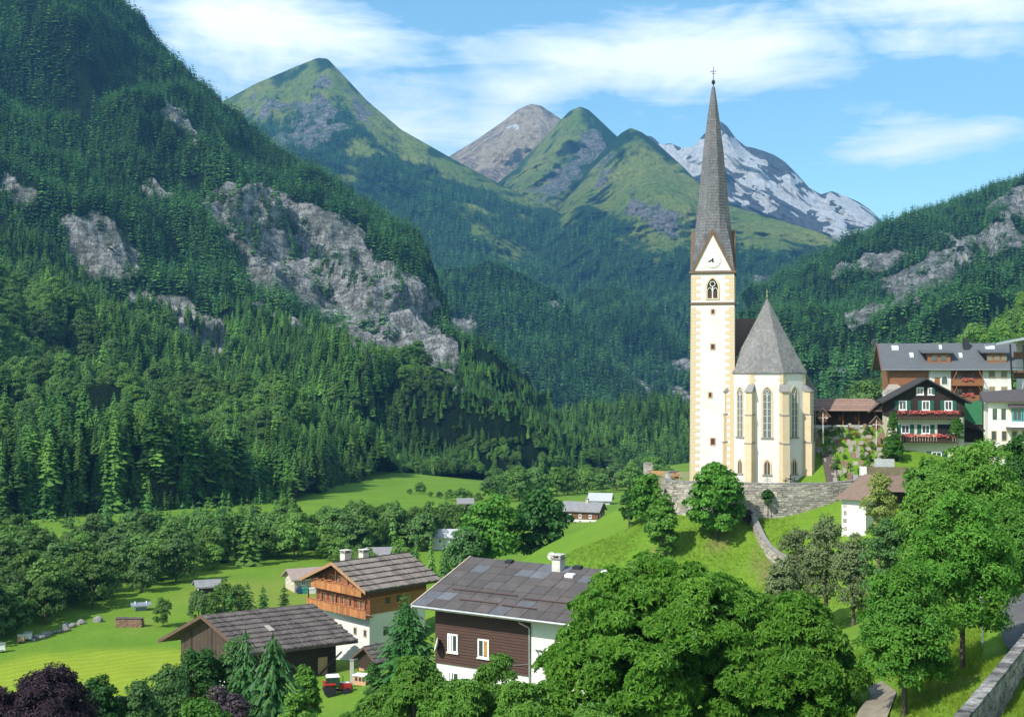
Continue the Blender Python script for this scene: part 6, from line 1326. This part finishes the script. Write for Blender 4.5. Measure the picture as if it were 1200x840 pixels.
broad('maple_tree', 'deep green tree over the road at the right edge', 1190, 92, 585, 692, 110, 'maple', 8500, .36, 3, 100, .15, 10, flat=.85)
broad('maple_tree', 'yellow green bush below the chalet', 1090, 150, 535, 600, 62, 'lime', 5200, .42, 1, 60, .18, 12)
broad('maple_tree', 'rounded bush between the chalet and the cream house', 1128, 156, 520, 590, 56, 'lime', 5200, .42, 1, 60, .18, 13)
broad('birch_tree', 'yellowish wispy birch in front of the passage roof', 1030, 158, 548, 640, 46, 'yellow', 5200, .30, 1, 60, .16, 14, shape=lambda h: 1 - .45 * h, asp=.3)
broad('birch_tree', 'blue green birch beside the bright maple', 1043, 112, 592, 730, 76, 'birch', 9000, .26, 1, 100, .14, 15, shape=lambda h: 1 - .35 * h, asp=.4)
for i, (px, Y, tp, bt, w_) in enumerate(((934, 140, 612, 722, 58), (968, 136, 594, 715, 60), (1000, 128, 622, 720, 56), (915, 132, 650, 725, 44))):
    broad('willow_tree', ['grey green willow nearest the garden wall', 'tallest grey green willow below the gatehouse', 'loose grey green willow beside the birch', 'low olive willow bush at the foot of the garden wall'][i], px, Y, tp, bt, w_, 'willow', 6500, .34, 1, 80, .15, 20 + i, shape=lambda h: 1 - .3 * h, asp=.28, flat=1.0, up=.1, cat='tree')
broad('ash_tree', 'dense dark green tree growing on the mound before the choir', 840, 178, 538, 664, 72, 'maple', 9500, .50, 1, 90, .16, 30, shape=lambda h: 1.05 - .3 * h)
broad('ash_tree', 'light green pointed tree on the mound left of the dense one', 777, 176, 570, 672, 44, 'lime', 5200, .42, 1, 60, .17, 31, shape=lambda h: 1.0 - .4 * h)
broad('bush', 'dark bushy shrub at the left end of the retaining wall', 757, 188, 549, 636, 42, 'maple', 4200, .42, 1, 50, .2, 32, cat='bush')
broad('bush', 'low shrub spilling down left of the dark bush', 737, 190, 572, 640, 26, 'dark', 2200, .4, 1, 30, .22, 33, cat='bush')
broad('bush', 'shrub rooted in the face of the retaining wall', 900, 181.4, 572, 592, 16, 'dark', 900, .3, 1, 16, .25, 34, cat='bush', base=-19.5)
broad('bush', 'dark reddish bush where the two stone walls meet', 878, 180.6, 597, 616, 20, 'mauve', 1200, .3, 1, 20, .25, 35, cat='bush')
broad('ash_tree', 'large leafy tree left of the mound beyond the brown house', 577, 232, 576, 672, 78, 'maple', 7500, .62, 1, 90, .16, 36)
broad('ash_tree', 'large dark leafy tree against the edge of the mound', 634, 238, 566, 660, 76, 'dark', 7500, .62, 1, 90, .16, 37)
broad('ash_tree', 'small light tree in front of the two large valley trees', 545, 226, 612, 680, 46, 'birch', 4200, .5, 1, 60, .17, 38)
broad('copper_beech', 'purple leaved tree in the lower left corner', 52, 84, 776, 900, 125, 'purple', 11000, .30, 3, 130, .14, 40, flat=.7)
broad('copper_beech', 'low purple bush at the very left edge', -4, 82, 806, 900, 60, 'purple', 4000, .3, 3, 50, .17, 41, flat=.7)
broad('bush', 'mauve flowering bush between the barn shrubs', 266, 88, 798, 880, 62, 'mauve', 5200, .22, 1, 60, .16, 42, cat='bush')
for i, (px, Y, tp, bt, w_, m_, l_) in enumerate(((112, 96, 786, 880, 60, 'dark', 'small green tree right of the purple one'), (160, 98, 792, 880, 70, 'birch', 'pale green tree below the cut field'), (196, 104, 772, 870, 72, 'birch', 'loose green tree left of the barn base'),
                                    (232, 110, 752, 850, 66, 'dark', 'dark leafy tree before the barn gable'), (275, 112, 748, 840, 60, 'birch', 'feathery tree in front of the barn eave'), (236, 84, 815, 900, 80, 'maple', 'leafy bush in the bottom left foreground'), (358, 100, 772, 880, 40, 'lime', 'light twiggy tree right of the spruce'), (346, 84, 808, 900, 50, 'lime', 'bright bush at the foot of the spruce'))):
    broad('garden_tree', l_, px, Y, tp, bt, w_, m_, 6500, .27, 1, 85, .15, 50 + i, shape=lambda h: 1 - .35 * h, asp=.4)
for i, (px, Y, tp, w_, l_) in enumerate(((487, 72, 764, 84, 'light green maple below the dark pine'), (447, 76, 800, 80, 'bright maple top at the bottom edge left of centre'), (535, 68, 792, 90, 'spreading maple top before the white house base'), (580, 70, 764, 74, 'tall maple shoot in front of the brown clapboards'),
                                   (614, 64, 790, 86, 'maple top under the white wall'), (405, 74, 836, 54, 'low maple top below the tractor'), (700, 66, 818, 80, 'low maple shoot under the white bay'))):
    broad('maple_tree', l_, px, Y, tp, 900, w_, 'lime', 4600, .27, 5, 60, .16, 70 + i, flat=.85, up=.5, droop=.3, shape=lambda h: 1 - .3 * h)
broad('juniper', 'slim olive conifer with a rusty top by the shed', 437, 122, 764, 850, 24, 'dark', 3600, .2, 1, 50, .2, 80, shape=lambda h: 1 - .5 * h, cat='juniper')
# conifers in the garden
def garden_conifer(label, px, Y, top, basepy, wpx, tiers, per, seed, droop, soft, name='spruce'):
    x = (px - 600) / F * Y; zb = gz(x, Y); h = (HZ - top) / F * Y - zb
    t = thing(name, label, 'conifer', (x, Y, zb)); wd = wpx / 2 / F * Y / h
    me = conifer_mesh('spruce_boughs', tiers, per, seed, wd, droop, .06, 4, soft); me.materials.append(LEAF['spruce'])
    c = link('crown', me, t); c.scale = (h, h, h)
    MB().tube([(0, 0, -1), (0, 0, h * .5), (0, 0, h * .97)], [h * .018, h * .012, h * .002], 7).build('trunk', M_BARK, t); return t
garden_conifer('tall garden spruce with drooping boughs in front of the barn', 320, 92, 742, 900, 108, 30, 17, 91, .35, 0)
garden_conifer('smaller spruce leader beside the barn ridge', 288, 110, 738, 900, 60, 26, 14, 92, .35, 0)
pn = garden_conifer('dense dark pine between the farmhouse and the brown house', 478, 124, 704, 900, 66, 30, 20, 93, .1, 1, 'pine')
pm, _ = crown_mesh('pine_foliage', 94, .165, .165, .46, .52, 110, .055, 9000, .022, lambda h: 1.05 - .62 * max(0, h) - .2 * max(0, -h), asp=.22, flat=1.2, up=.5); pm.materials.append(LEAF['spruce'])
q = link('crown', pm, pn); q.scale = pn.children[0].scale

# field trees
def small_tree(me, label, px, base_py, hpx, cat='tree', name='field_tree', group=None, wide=1.0, Y=None):
    Y = Y or F * 42.5 / (base_py - HZ)
    x = (px - 600) / F * Y; z = gz(x, Y); h = hpx / F * Y
    t = thing(name, label, cat, (x, Y, z), random.uniform(0, 6.28), group); c = link('crown', me, t); c.scale = (h * wide, h * wide, h)
    return t
TRK = MB().tube([(0, 0, -.1), (0, 0, .3), (.01, 0, .75)], [.022, .018, .006], 6).mesh('trunk', M_BARKG)
def with_trunk(t):
    tr = link('trunk', TRK, t); tr.scale = t.children[0].scale; return t
for i, (px, b, h, w_, l_) in enumerate(((191, 727, 38, .75, 'single round tree on the edge of the cut field'), (233, 722, 42, .8, 'first of two trees behind the barn roof'), (250, 722, 38, .7, 'second of two trees behind the barn roof'), (262, 716, 46, .75, 'bluish round tree behind the barn ridge'), (278, 716, 44, .7, 'dark tree beside the bluish one'))):
    with_trunk(small_tree(BROAD[i % 5], l_, px, b, h, wide=w_))
for i, (px, b, h, l_) in enumerate(((290, 718, 44, 'pale larch behind the barn'), (308, 720, 42, 'shorter larch behind the barn'), (333, 718, 40, 'larch near the farmhouse gable'), (269, 720, 36, 'thin larch among the barn trees'), (12, 680, 62, 'tall dark spruce at the left edge of the riverside trees'))):
    t = small_tree(CONS[2] if i < 4 else CONS[1], l_, px, b, h, 'conifer', 'larch' if i < 4 else 'spruce', wide=1.15); with_trunk(t)
for i, (px, b, h, w_) in enumerate(((430, 668, 34, 1), (418, 664, 30, 1), (472, 668, 46, .8), (488, 670, 52, .75), (505, 671, 54, .7), (520, 671, 52, .7), (533, 668, 44, .8), (540, 660, 34, .9), (560, 664, 38, .9), (400, 655, 36, .9), (386, 652, 34, .9))):
    Y = F * 43 / (b - HZ); t = small_tree(BROAD[i % 5] if i not in (3, 4, 5) else CONS[i % 2], 'leafy tree clustered behind the farmhouse chimneys' if i not in (3, 4, 5) else 'dark conifer clustered behind the farmhouse chimneys', px, b, h, 'tree' if i not in (3, 4, 5) else 'conifer', 'garden_tree', 'trees behind the farmhouse', wide=w_ * 1.05, Y=Y); with_trunk(t)
# trees along the river and over the far valley floor
rv = random.Random(21)
def in_poly(px, py, poly): return float(sdpoly(np.array([px], float), np.array([py], float), poly)[0])
def belt(poly, n, mind, hr, label, group, zpl=-43.5, wide=(.85, 1.15), conif=0.0, seed=1):
    r = random.Random(seed); P = np.array(poly, float); got = []; tries = 0
    while len(got) < n and tries < 20000:
        tries += 1; px, py = r.uniform(P[:, 0].min(), P[:, 0].max()), r.uniform(P[:, 1].min(), P[:, 1].max())
        if in_poly(px, py, poly) < 0: continue
        Y = F * -zpl / (py - HZ); x = (px - 600) / F * Y
        if any((x - a) ** 2 + (Y - b) ** 2 < mind ** 2 for a, b in got): continue
        got.append((x, Y)); h = r.uniform(*hr); z = gz(x, Y) - .15; cf = r.random() < conif
        t = thing('riverside_tree' if not cf else 'spruce', label if not cf else label.replace('leafy', 'narrow conifer').replace(' tree', ''), 'tree' if not cf else 'conifer', (x, Y, z), r.uniform(0, 6.28), group)
        c = link('crown', BROAD[r.randrange(5)] if not cf else CONS[r.randrange(4)], t); k = r.uniform(*wide) * h; c.scale = (k, k, h * (1.25 if cf else 1)); with_trunk(t)
belt([(-60, 765), (-60, 650), (0, 655), (60, 660), (140, 640), (240, 630), (340, 625), (440, 628), (520, 622), (560, 630), (500, 640), (400, 648), (330, 655), (235, 672), (200, 690), (130, 706), (60, 728)], 190, 6.0, (6.5, 13), 'leafy tree in the belt along the river', 'trees along the river', seed=3, wide=(.75, 1.25), conif=.07)
belt([(560, 600), (600, 585), (700, 560), (770, 555), (790, 575), (740, 582), (690, 583), (640, 592), (600, 612)], 46, 9, (9, 15), 'leafy tree on the far valley floor', 'trees on the far valley floor', zpl=-54, seed=4, conif=.15)
belt([(380, 622), (480, 616), (560, 616), (560, 630), (380, 636)], 24, 7, (6, 9.5), 'leafy tree before the sloping valley meadow', 'trees before the valley meadow', zpl=-45, seed=5, conif=.1)
for i, (px, b, h) in enumerate(((492, 576, 15), (539, 588, 18), (527, 587, 14), (548, 588, 14), (515, 583, 9), (505, 581, 7), (480, 577, 7), (560, 590, 12))):
    t = small_tree(BROAD[i % 5], 'hedgerow shrub or tree across the sloping valley meadow', px, b, h, 'shrub', 'hedge_shrub', 'hedgerow across the valley meadow', wide=1.2, Y=F * 48 / (b - HZ))
# the 300 nearest conifers of the mountainside
for (x, y, z), hh in zip(NEAR_P, NEAR_H):
    t = thing('conifer', 'tall conifer in the front rows of the mountainside forest', 'conifer', (x, y, z - .3), rv.uniform(0, 6.28), 'front rows of the mountainside forest')
    c = link('crown', CONS[rv.randrange(4)], t); c.scale = (hh * 1.12, hh * 1.12, hh); tr = link('trunk', TRK, t); tr.scale = (hh * .8, hh * .8, hh)

# ------------------------------------------------------------------ grass blades on the near banks, tall weeds
tv, tf = [], []
for q in range(9):
    a = rv.uniform(0, 6.28); r_ = rv.uniform(0, .5); cx, cy = r_ * math.cos(a), r_ * math.sin(a); b_ = rv.uniform(0, 6.28); ln = rv.uniform(.6, 1.1); dx, dy = .05 * math.cos(b_), .05 * math.sin(b_); lx, ly = rv.uniform(-.4, .4), rv.uniform(-.4, .4)
    k = len(tv); tv += [(cx - dx, cy - dy, -.1), (cx + dx, cy + dy, -.1), (cx + lx, cy + ly, ln)]; tf.append((k, k + 1, k + 2))
tuft = np_mesh('grass_tuft', np.array(tv), np.array(tf)); tuft.materials.append(leaf('grass_blades', (.13, .23, .016), (.22, .30, .03), .35, .2, nscale=2))
rg2 = np.random.default_rng(9); gx, gy = [], []
for (x0, x1, y0, y1, n) in ((14, 42, 44, 92, 42000), (-2, 40, 140, 190, 34000)):
    gx.append(rg2.uniform(x0, x1, n)); gy.append(rg2.uniform(y0, y1, n))
gx, gy = np.concatenate(gx), np.concatenate(gy)
keep = (sdpoly(gx, gy, YARD) < -1)
gx, gy = gx[keep], gy[keep]

# shrubs planted among the graves
for i in range(34):
    y = rv.uniform(187, 204); x = 47.4 + .05 * (y - 188) + rv.uniform(0, 8.6); h = rv.uniform(.6, 1.5)
    if x / y > .292: continue
    t = thing('grave_shrub', 'small green shrub among the graves on the cemetery slope', 'shrub', (x, y, gz(x, y) - .05), rv.uniform(0, 6.28), 'shrubs among the graves'); c = link('foliage', BROAD[i % 5], t); c.scale = (h * 1.1, h * 1.1, h); tr = link('stem', TRK, t); tr.scale = (h, h, h)
# ------------------------------------------------------------------ road, path, capped wall by the road
def strip(name, path, wd, mat, lift=.05, n=60):
    P = [Vector(p) for p in path]; V, Fc = [], []
    cum = [0]
    for a, b in zip(P, P[1:]): cum.append(cum[-1] + (b - a).length)
    pts = [np.interp(np.linspace(0, cum[-1], n), cum, [p[k] for p in P]) for k in (0, 1)]
    xs, ys_ = smooth1(pts[0], 6), smooth1(pts[1], 6); dx, dy = np.gradient(xs), np.gradient(ys_); l = np.hypot(dx, dy); nx_, ny_ = dy / l, -dx / l
    wds = np.interp(np.linspace(0, 1, n), np.linspace(0, 1, len(wd)), wd) if isinstance(wd, (list, tuple)) else np.full(n, wd)
    cols = np.linspace(-.5, .5, 7); X = xs[:, None] + nx_[:, None] * wds[:, None] * cols; Yy = ys_[:, None] + ny_[:, None] * wds[:, None] * cols
    Z = np.maximum(ground_z(X, Yy), ground_z(xs, ys_)[:, None] - .1) + lift
    o = link(name, np_mesh(name, np.stack([X, Yy, Z], -1).reshape(-1, 3), grid_faces(n, 7), mat, True)); tag(o, kind='structure'); return X, Yy
ROADP = [(25.8, 62), (27.6, 70), (30.9, 78), (34.2, 85), (39.5, 92), (47, 98), (58, 103)]
strip('road', ROADP, [.6, 1.6, 2.6, 3.0, 3.2, 3.2], surf('asphalt', (.105, .100, .095), (.075, .072, .07), .6, .9, .3, 30, spots=(.5, .55, (.15, .14, .13), .6)), .16)
PATHP = [(14, 58), (16.6, 62), (18.3, 65.2), (20.2, 69.5), (21.5, 76)]
strip('gravel_path', PATHP, [1.4, 1.7, 1.7, 1.2, .8], surf('path_gravel', (.24, .205, .155), (.175, .15, .11), 1.5, .95, .5, 30), .08)
def near_path(x, y, path, r):
    d = np.full(x.shape, 1e9); P = np.array(path)
    for (x0, y0), (x1, y1) in zip(P, P[1:]):
        ex, ey = x1 - x0, y1 - y0; t = np.clip(((x - x0) * ex + (y - y0) * ey) / (ex * ex + ey * ey), 0, 1); d = np.minimum(d, np.hypot(x - x0 - t * ex, y - y0 - t * ey))
    return d < r
kp = ~(near_path(gx, gy, ROADP[1:], 1.9) | near_path(gx, gy, PATHP, 1.0) | near_path(gx, gy, [(15.6, 46), (26.6, 66), (36, 82)], .5) | near_path(gx, gy, lw, .5))
gx, gy = gx[kp], gy[kp]; gzv = ground_z(gx, gy)
scatter('grass', np.column_stack([gx, gy, gzv]), np.random.default_rng(2).uniform(.12, .30, len(gx)), [tuft], tilt=.2)
CAPM = surf('lichen_cap_stone', (.31, .295, .27), (.085, .08, .076), 1.9, .95, .5, 9, rnd=.45, spots=(2.6, .54, (.045, .042, .04), .85))
stone_wall('roadside_wall', 'low roadside wall topped with lichen blotched stone slabs', [(14.4, 44), (17.6, 50), (22.2, 58), (26.7, 66), (31.2, 74), (36, 82.5)], lambda f: -14.6 - .1 * f, lambda f: -13.35 - .15 * f, .38, .6, .32, seed=12, cm=CAPM, mat=M_STN)
stone_wall('curved_wall', 'small dark curved stone rim at the foot of the roadside wall', [(17.6, 58.2), (18.5, 59.3), (19.6, 59.6), (20.6, 58.9)], lambda f: gz(19, 59) - .3, lambda f: gz(19, 59) + .35, .4, .5, .25, seed=14, mat=surf('dark_wall_stone', (.12, .11, .10), (.07, .065, .06), 2, .95, .5), cm=surf('dark_wall_stone', (.12, .11, .10)))
lx, ly, _ = at(1151.5, 757, 75); lp = thing('path_lamp', 'slim white lamp post standing in the grass by the road', 'lamp post', (lx, ly, gz(lx, ly)))
MB().lathe([(.10, -.3), (.10, .12), (.045, .16), (.04, 2.2)], 10).build('post', WFRAME, lp)
MB().lathe([(.05, 2.2), (.16, 2.28), (.20, 2.62), (.05, 2.66)], 10).build('lantern', surf('lantern_glass', (.75, .75, .72), (.7, .7, .67), 2, .3), lp); MB().lathe([(.24, 2.662), (.24, 2.70), (.03, 2.86)], 10).build('lamp_cap', WFRAME, lp)

# ------------------------------------------------------------------ tractor
tx, ty, _ = at(395, 819, 157); tr = thing('tractor', 'red and white tractor with a dark green glazed cab on the grass by the barn', 'tractor', (tx, ty, gz(tx, ty)), R(14))
RED = surf('red_paint', (.42, .025, .02), (.36, .02, .018), 2, .3, spec=.5); BLK = surf('black_rubber', (.018, .018, .018), (.013, .013, .013), 5, .8, .3); RIM = surf('rim_white', (.68, .68, .66), (.6, .6, .58), 3, .5)
def wheel(x, y, r, wd):
    prof = [(r * .62, -wd / 2), (r * .93, -wd / 2), (r, -wd * .3), (r, wd * .3), (r * .93, wd / 2), (r * .62, wd / 2)]
    def tf(mb): mb.v = [(x + v[0], y + v[2], r + v[1]) for v in mb.v]; return mb
    w_ = tf(MB().lathe(prof, 20)).build('wheel', BLK, tr)
    tf(MB().lathe([(r * .2, -wd * .36), (r * .61, -wd * .46), (r * .61, wd * .46), (r * .2, wd * .36)], 16)).build('rim', RIM, w_)
    lug = MB()
    for k in range(16):
        a = 2 * math.pi * k / 16; c_, s_ = math.cos(a), math.sin(a); u = .05
        A = [((r - .03) * c_ - u * s_, y - wd / 2, (r - .03) * s_ + u * c_), ((r - .03) * c_ + u * s_, y - wd / 2, (r - .03) * s_ - u * c_), ((r - .03) * c_ + u * s_, y + wd / 2, (r - .03) * s_ - u * c_), ((r - .03) * c_ - u * s_, y + wd / 2, (r - .03) * s_ + u * c_)]
        B = [((r + .05) * c_ - u * s_, y - wd / 2, (r + .05) * s_ + u * c_), ((r + .05) * c_ + u * s_, y - wd / 2, (r + .05) * s_ - u * c_), ((r + .05) * c_ + u * s_, y + wd / 2, (r + .05) * s_ - u * c_), ((r + .05) * c_ - u * s_, y + wd / 2, (r + .05) * s_ + u * c_)]
        lug.hexa([(x + p[0], p[1], r + p[2]) for p in A], [(x + p[0], p[1], r + p[2]) for p in B])
    lug.build('tread', BLK, w_, kind='stuff')
for s in (-1, 1): wheel(-.95, s * .85, .72, .45); wheel(1.15, s * .78, .48, .34)
MB().prism([(.25, .72), (1.75, .66), (1.85, 1.05), (1.7, 1.38), (.25, 1.5)], -.36, .36).build('hood', RED, tr)
MB().prism([(1.70, .72), (1.90, .72), (1.88, 1.08), (1.72, 1.3)], -.37, .37).build('grille', BLK, tr)
MB().prism([(.3, 1.503), (1.5, 1.425), (1.5, 1.46), (.3, 1.54)], -.30, .30).build('hood_stripe', WFRAME, tr)
MB().box(-1.2, 1.6, -.25, .25, .5, .72).build('chassis', BLK, tr)
cabn = MB().prism([(-1.25, 1.0), (.25, 1.0), (.12, 2.3), (-1.15, 2.3)], -.62, .62).build('cab', surf('cab_glass', (.015, .055, .035), (.01, .04, .03), 2, .1, spec=.8), tr)
b = MB()
for s in (-1, 1):
    y = s * .63
    for (a0, a1, z0, z1) in ((-1.27, -1.17, 1.0, 2.3), (.17, .27, 1.0, 2.3), (-.5, -.42, 1.0, 2.3)): b.box(a0, a1, y - .03, y + .03, z0, z1)
b.build('cab_frame', BLK, cabn)
MB().hexa([(-1.35, -.72, 2.302), (.32, -.72, 2.302), (.32, .72, 2.302), (-1.35, .72, 2.302)], [(-1.2, -.62, 2.46), (.2, -.62, 2.46), (.2, .62, 2.46), (-1.2, .62, 2.46)]).build('roof', RIM, cabn)
for s in (-1, 1): MB().prism([(-1.75, 1.25), (-1.62, 1.58), (-.3, 1.58), (-.15, 1.2), (-.3, 1.45), (-1.6, 1.45)], s * .85 - .26, s * .85 + .26).build('fender', RED, tr)
for s in (-1, 1): MB().prism([(1.72, 1.1), (1.86, 1.06), (1.84, 1.2), (1.74, 1.24)], s * .25 - .09, s * .25 + .09).build('headlight', WFRAME, tr)
MB().tube([(.75, .3, 1.4), (.75, .3, 2.2)], .045, 7).build('exhaust', BLK, tr)
for nm, lb, px, pb, Y, hh, m_ in (('pole', 'thin pale pole left of the tractor', 369.5, 820, 152, 2.2, WFRAME), ('barrel', None, 0, 0, 0, 0, None)):
    if lb: x, y, _ = at(px, pb, Y); t = tag(MB().lathe([(.06, -.4), (.05, hh), (.02, hh + .05)], 8).build(nm, m_, None), lb, 'pole'); t.location = (x, y, gz(x, y))
gb_ = at(364, 820, 150); gn = thing('mesh_bin', 'dark green bin half hidden beside the pale pole', 'bin', (gb_[0], gb_[1], gz(gb_[0], gb_[1])))
MB().hexa([(-.45, -.4, .1), (.45, -.4, .1), (.45, .4, .1), (-.45, .4, .1)], [(-.52, -.48, 1.2), (.52, -.48, 1.2), (.52, .48, 1.2), (-.52, .48, 1.2)]).build('body', GREENS, gn); MB().box(-.56, .56, -.52, .52, 1.202, 1.3).build('lid', GREENS, gn)
for s in (-1, 1): MB().box(s * .35 - .06, s * .35 + .06, -.3, .3, 0, .1).build('foot', BLK, gn)
# ------------------------------------------------------------------ things in the fields
for i, (px, nm, lb, c) in enumerate(((350.5, 'feed_barrel', 'dark blue barrel lying by the field cabin', (.03, .06, .14)), (358, 'feed_crate', 'turquoise covered crate between the barrel and the white one', (.03, .24, .17)), (366, 'feed_crate', 'white covered crate nearest the farmhouse', (.62, .62, .6)))):
    x, y, _ = at(px, 690, 257); t = thing(nm, lb, 'container', (x, y, gz(x, y)), .3); m_ = surf('container_paint_%s' % nm + lb[:4], c, tuple(v * .8 for v in c), 2, .5)
    if i == 0:
        b = MB().lathe([(.58, -.7), (.64, -.5), (.64, .5), (.58, .7)], 14); b.v = [(v[0], v[2], v[1] + .62) for v in b.v]; b.build('drum', m_, t)
        for yy in (-.35, .35):
            b = MB().lathe([(.66, -.05), (.66, .05)], 14); b.v = [(v[0], v[2] + yy, v[1] + .62) for v in b.v]; b.build('hoop', IRON, t)
    else:
        MB().box(-.6, .6, -.5, .5, .1, 1.0).build('box', m_, t); MB().prism([(-.66, 1.002), (.66, 1.002), (.5, 1.25), (-.5, 1.25)], -.56, .56).build('cover', m_, t)
        for s in (-1, 1): MB().box(s * .45 - .08, s * .45 + .08, -.4, .4, 0, .098).build('runner', BARNW, t)
x, y, _ = at(152, 727, 222); wp = thing('woodpile', 'long stacked woodpile at the corner of the cut field', 'woodpile', (x, y, gz(x, y)), -.12)
b = MB(); rq = random.Random(5)
for r_ in range(5):
    for c in range(15):
        xx = -2.3 + c * .32 + (r_ % 2) * .16 + rq.uniform(-.03, .03); zz = .16 + r_ * .28; q = MB().lathe([(.15 * rq.uniform(.85, 1.1), -.6), (.15, .6 + rq.uniform(0, .1))], 7, rot=rq.random()); b.add([(v[0] + xx, -v[2], v[1] + zz) for v in q.v], q.f)
b.build('log', island_mat('cut_logs', (.30, .19, .12), (.17, .105, .07)), wp, kind='stuff')
for k in range(6): MB().box(-2.45 + k * .82, -1.66 + k * .82, -.75, .75, 1.52 + .02 * (k % 2), 1.57 + .02 * (k % 2)).build('cover_board', BOARDS, wp)
def rock_mesh(seed, n=2):
    import bmesh
    bm = bmesh.new(); bmesh.ops.create_icosphere(bm, subdivisions=n, radius=1.0); V = np.array([v.co[:] for v in bm.verts]); d = 1 + .35 * fbm(V + seed * 7.7, .9, 3, seed)
    for v, k in zip(bm.verts, d): v.co = v.co * float(k)
    me = bpy.data.meshes.new('boulder'); bm.to_mesh(me); bm.free(); me.materials.append(surf('pale_boulder', (.24, .23, .21), (.15, .145, .135), 1.5, .95, .5)); return me
RK = [rock_mesh(k) for k in range(3)]
x, y, _ = at(115, 722, 226); o = link('boulder', RK[0]); o.location = (x, y, gz(x, y) + .3); o.scale = (.95, .8, .8); tag(o, 'single pale boulder in front of the riverside trees', 'boulder')
for i in range(18):
    f = i / 17; px = 36 + f * 60; py = 745 - f * 20; Y = F * 42.8 / (py - HZ); x = (px - 600) / F * Y + rq.uniform(-.8, .8); yy = Y + rq.uniform(-1.5, 1.5); s = rq.uniform(.35, .8)
    o = link('boulder', RK[i % 3]); o.location = (x, yy, gz(x, yy) + s * .3); o.scale = (s * 1.2, s, s * .8); o.rotation_euler = (rq.uniform(-.3, .3), 0, rq.uniform(0, 6)); tag(o, 'boulder in the stony bank edging the cut field under the trees', 'boulder', 'boulders edging the cut field')
for i, (px, py, lb) in enumerate(((33, 744, 'white lidded beehive at the field edge under the trees'), (25, 747, 'tan beehive beside the white lidded one'), (2, 757, 'pale beehive at the very left edge'))):
    Y = F * 42.8 / (py - HZ); x = (px - 600) / F * Y; t = thing('beehive', lb, 'beehive', (x, Y, gz(x, Y)), .2 * i)
    MB().box(-.5, .5, -.45, .45, .25, 1.25).build('box', surf('hive_tan', (.40, .27, .16), (.3, .2, .12), 2, .8) if i == 1 else WFRAME, t); MB().box(-.58, .58, -.53, .53, 1.252, 1.42).build('lid', METAL, t)
    for s in (-1, 1): MB().box(s * .36 - .07, s * .36 + .07, -.35, .35, 0, .248).build('leg', BARNW, t)
    MB().box(-.3, .3, -.5, -.452, .3, .38).build('entrance', BLK, t)
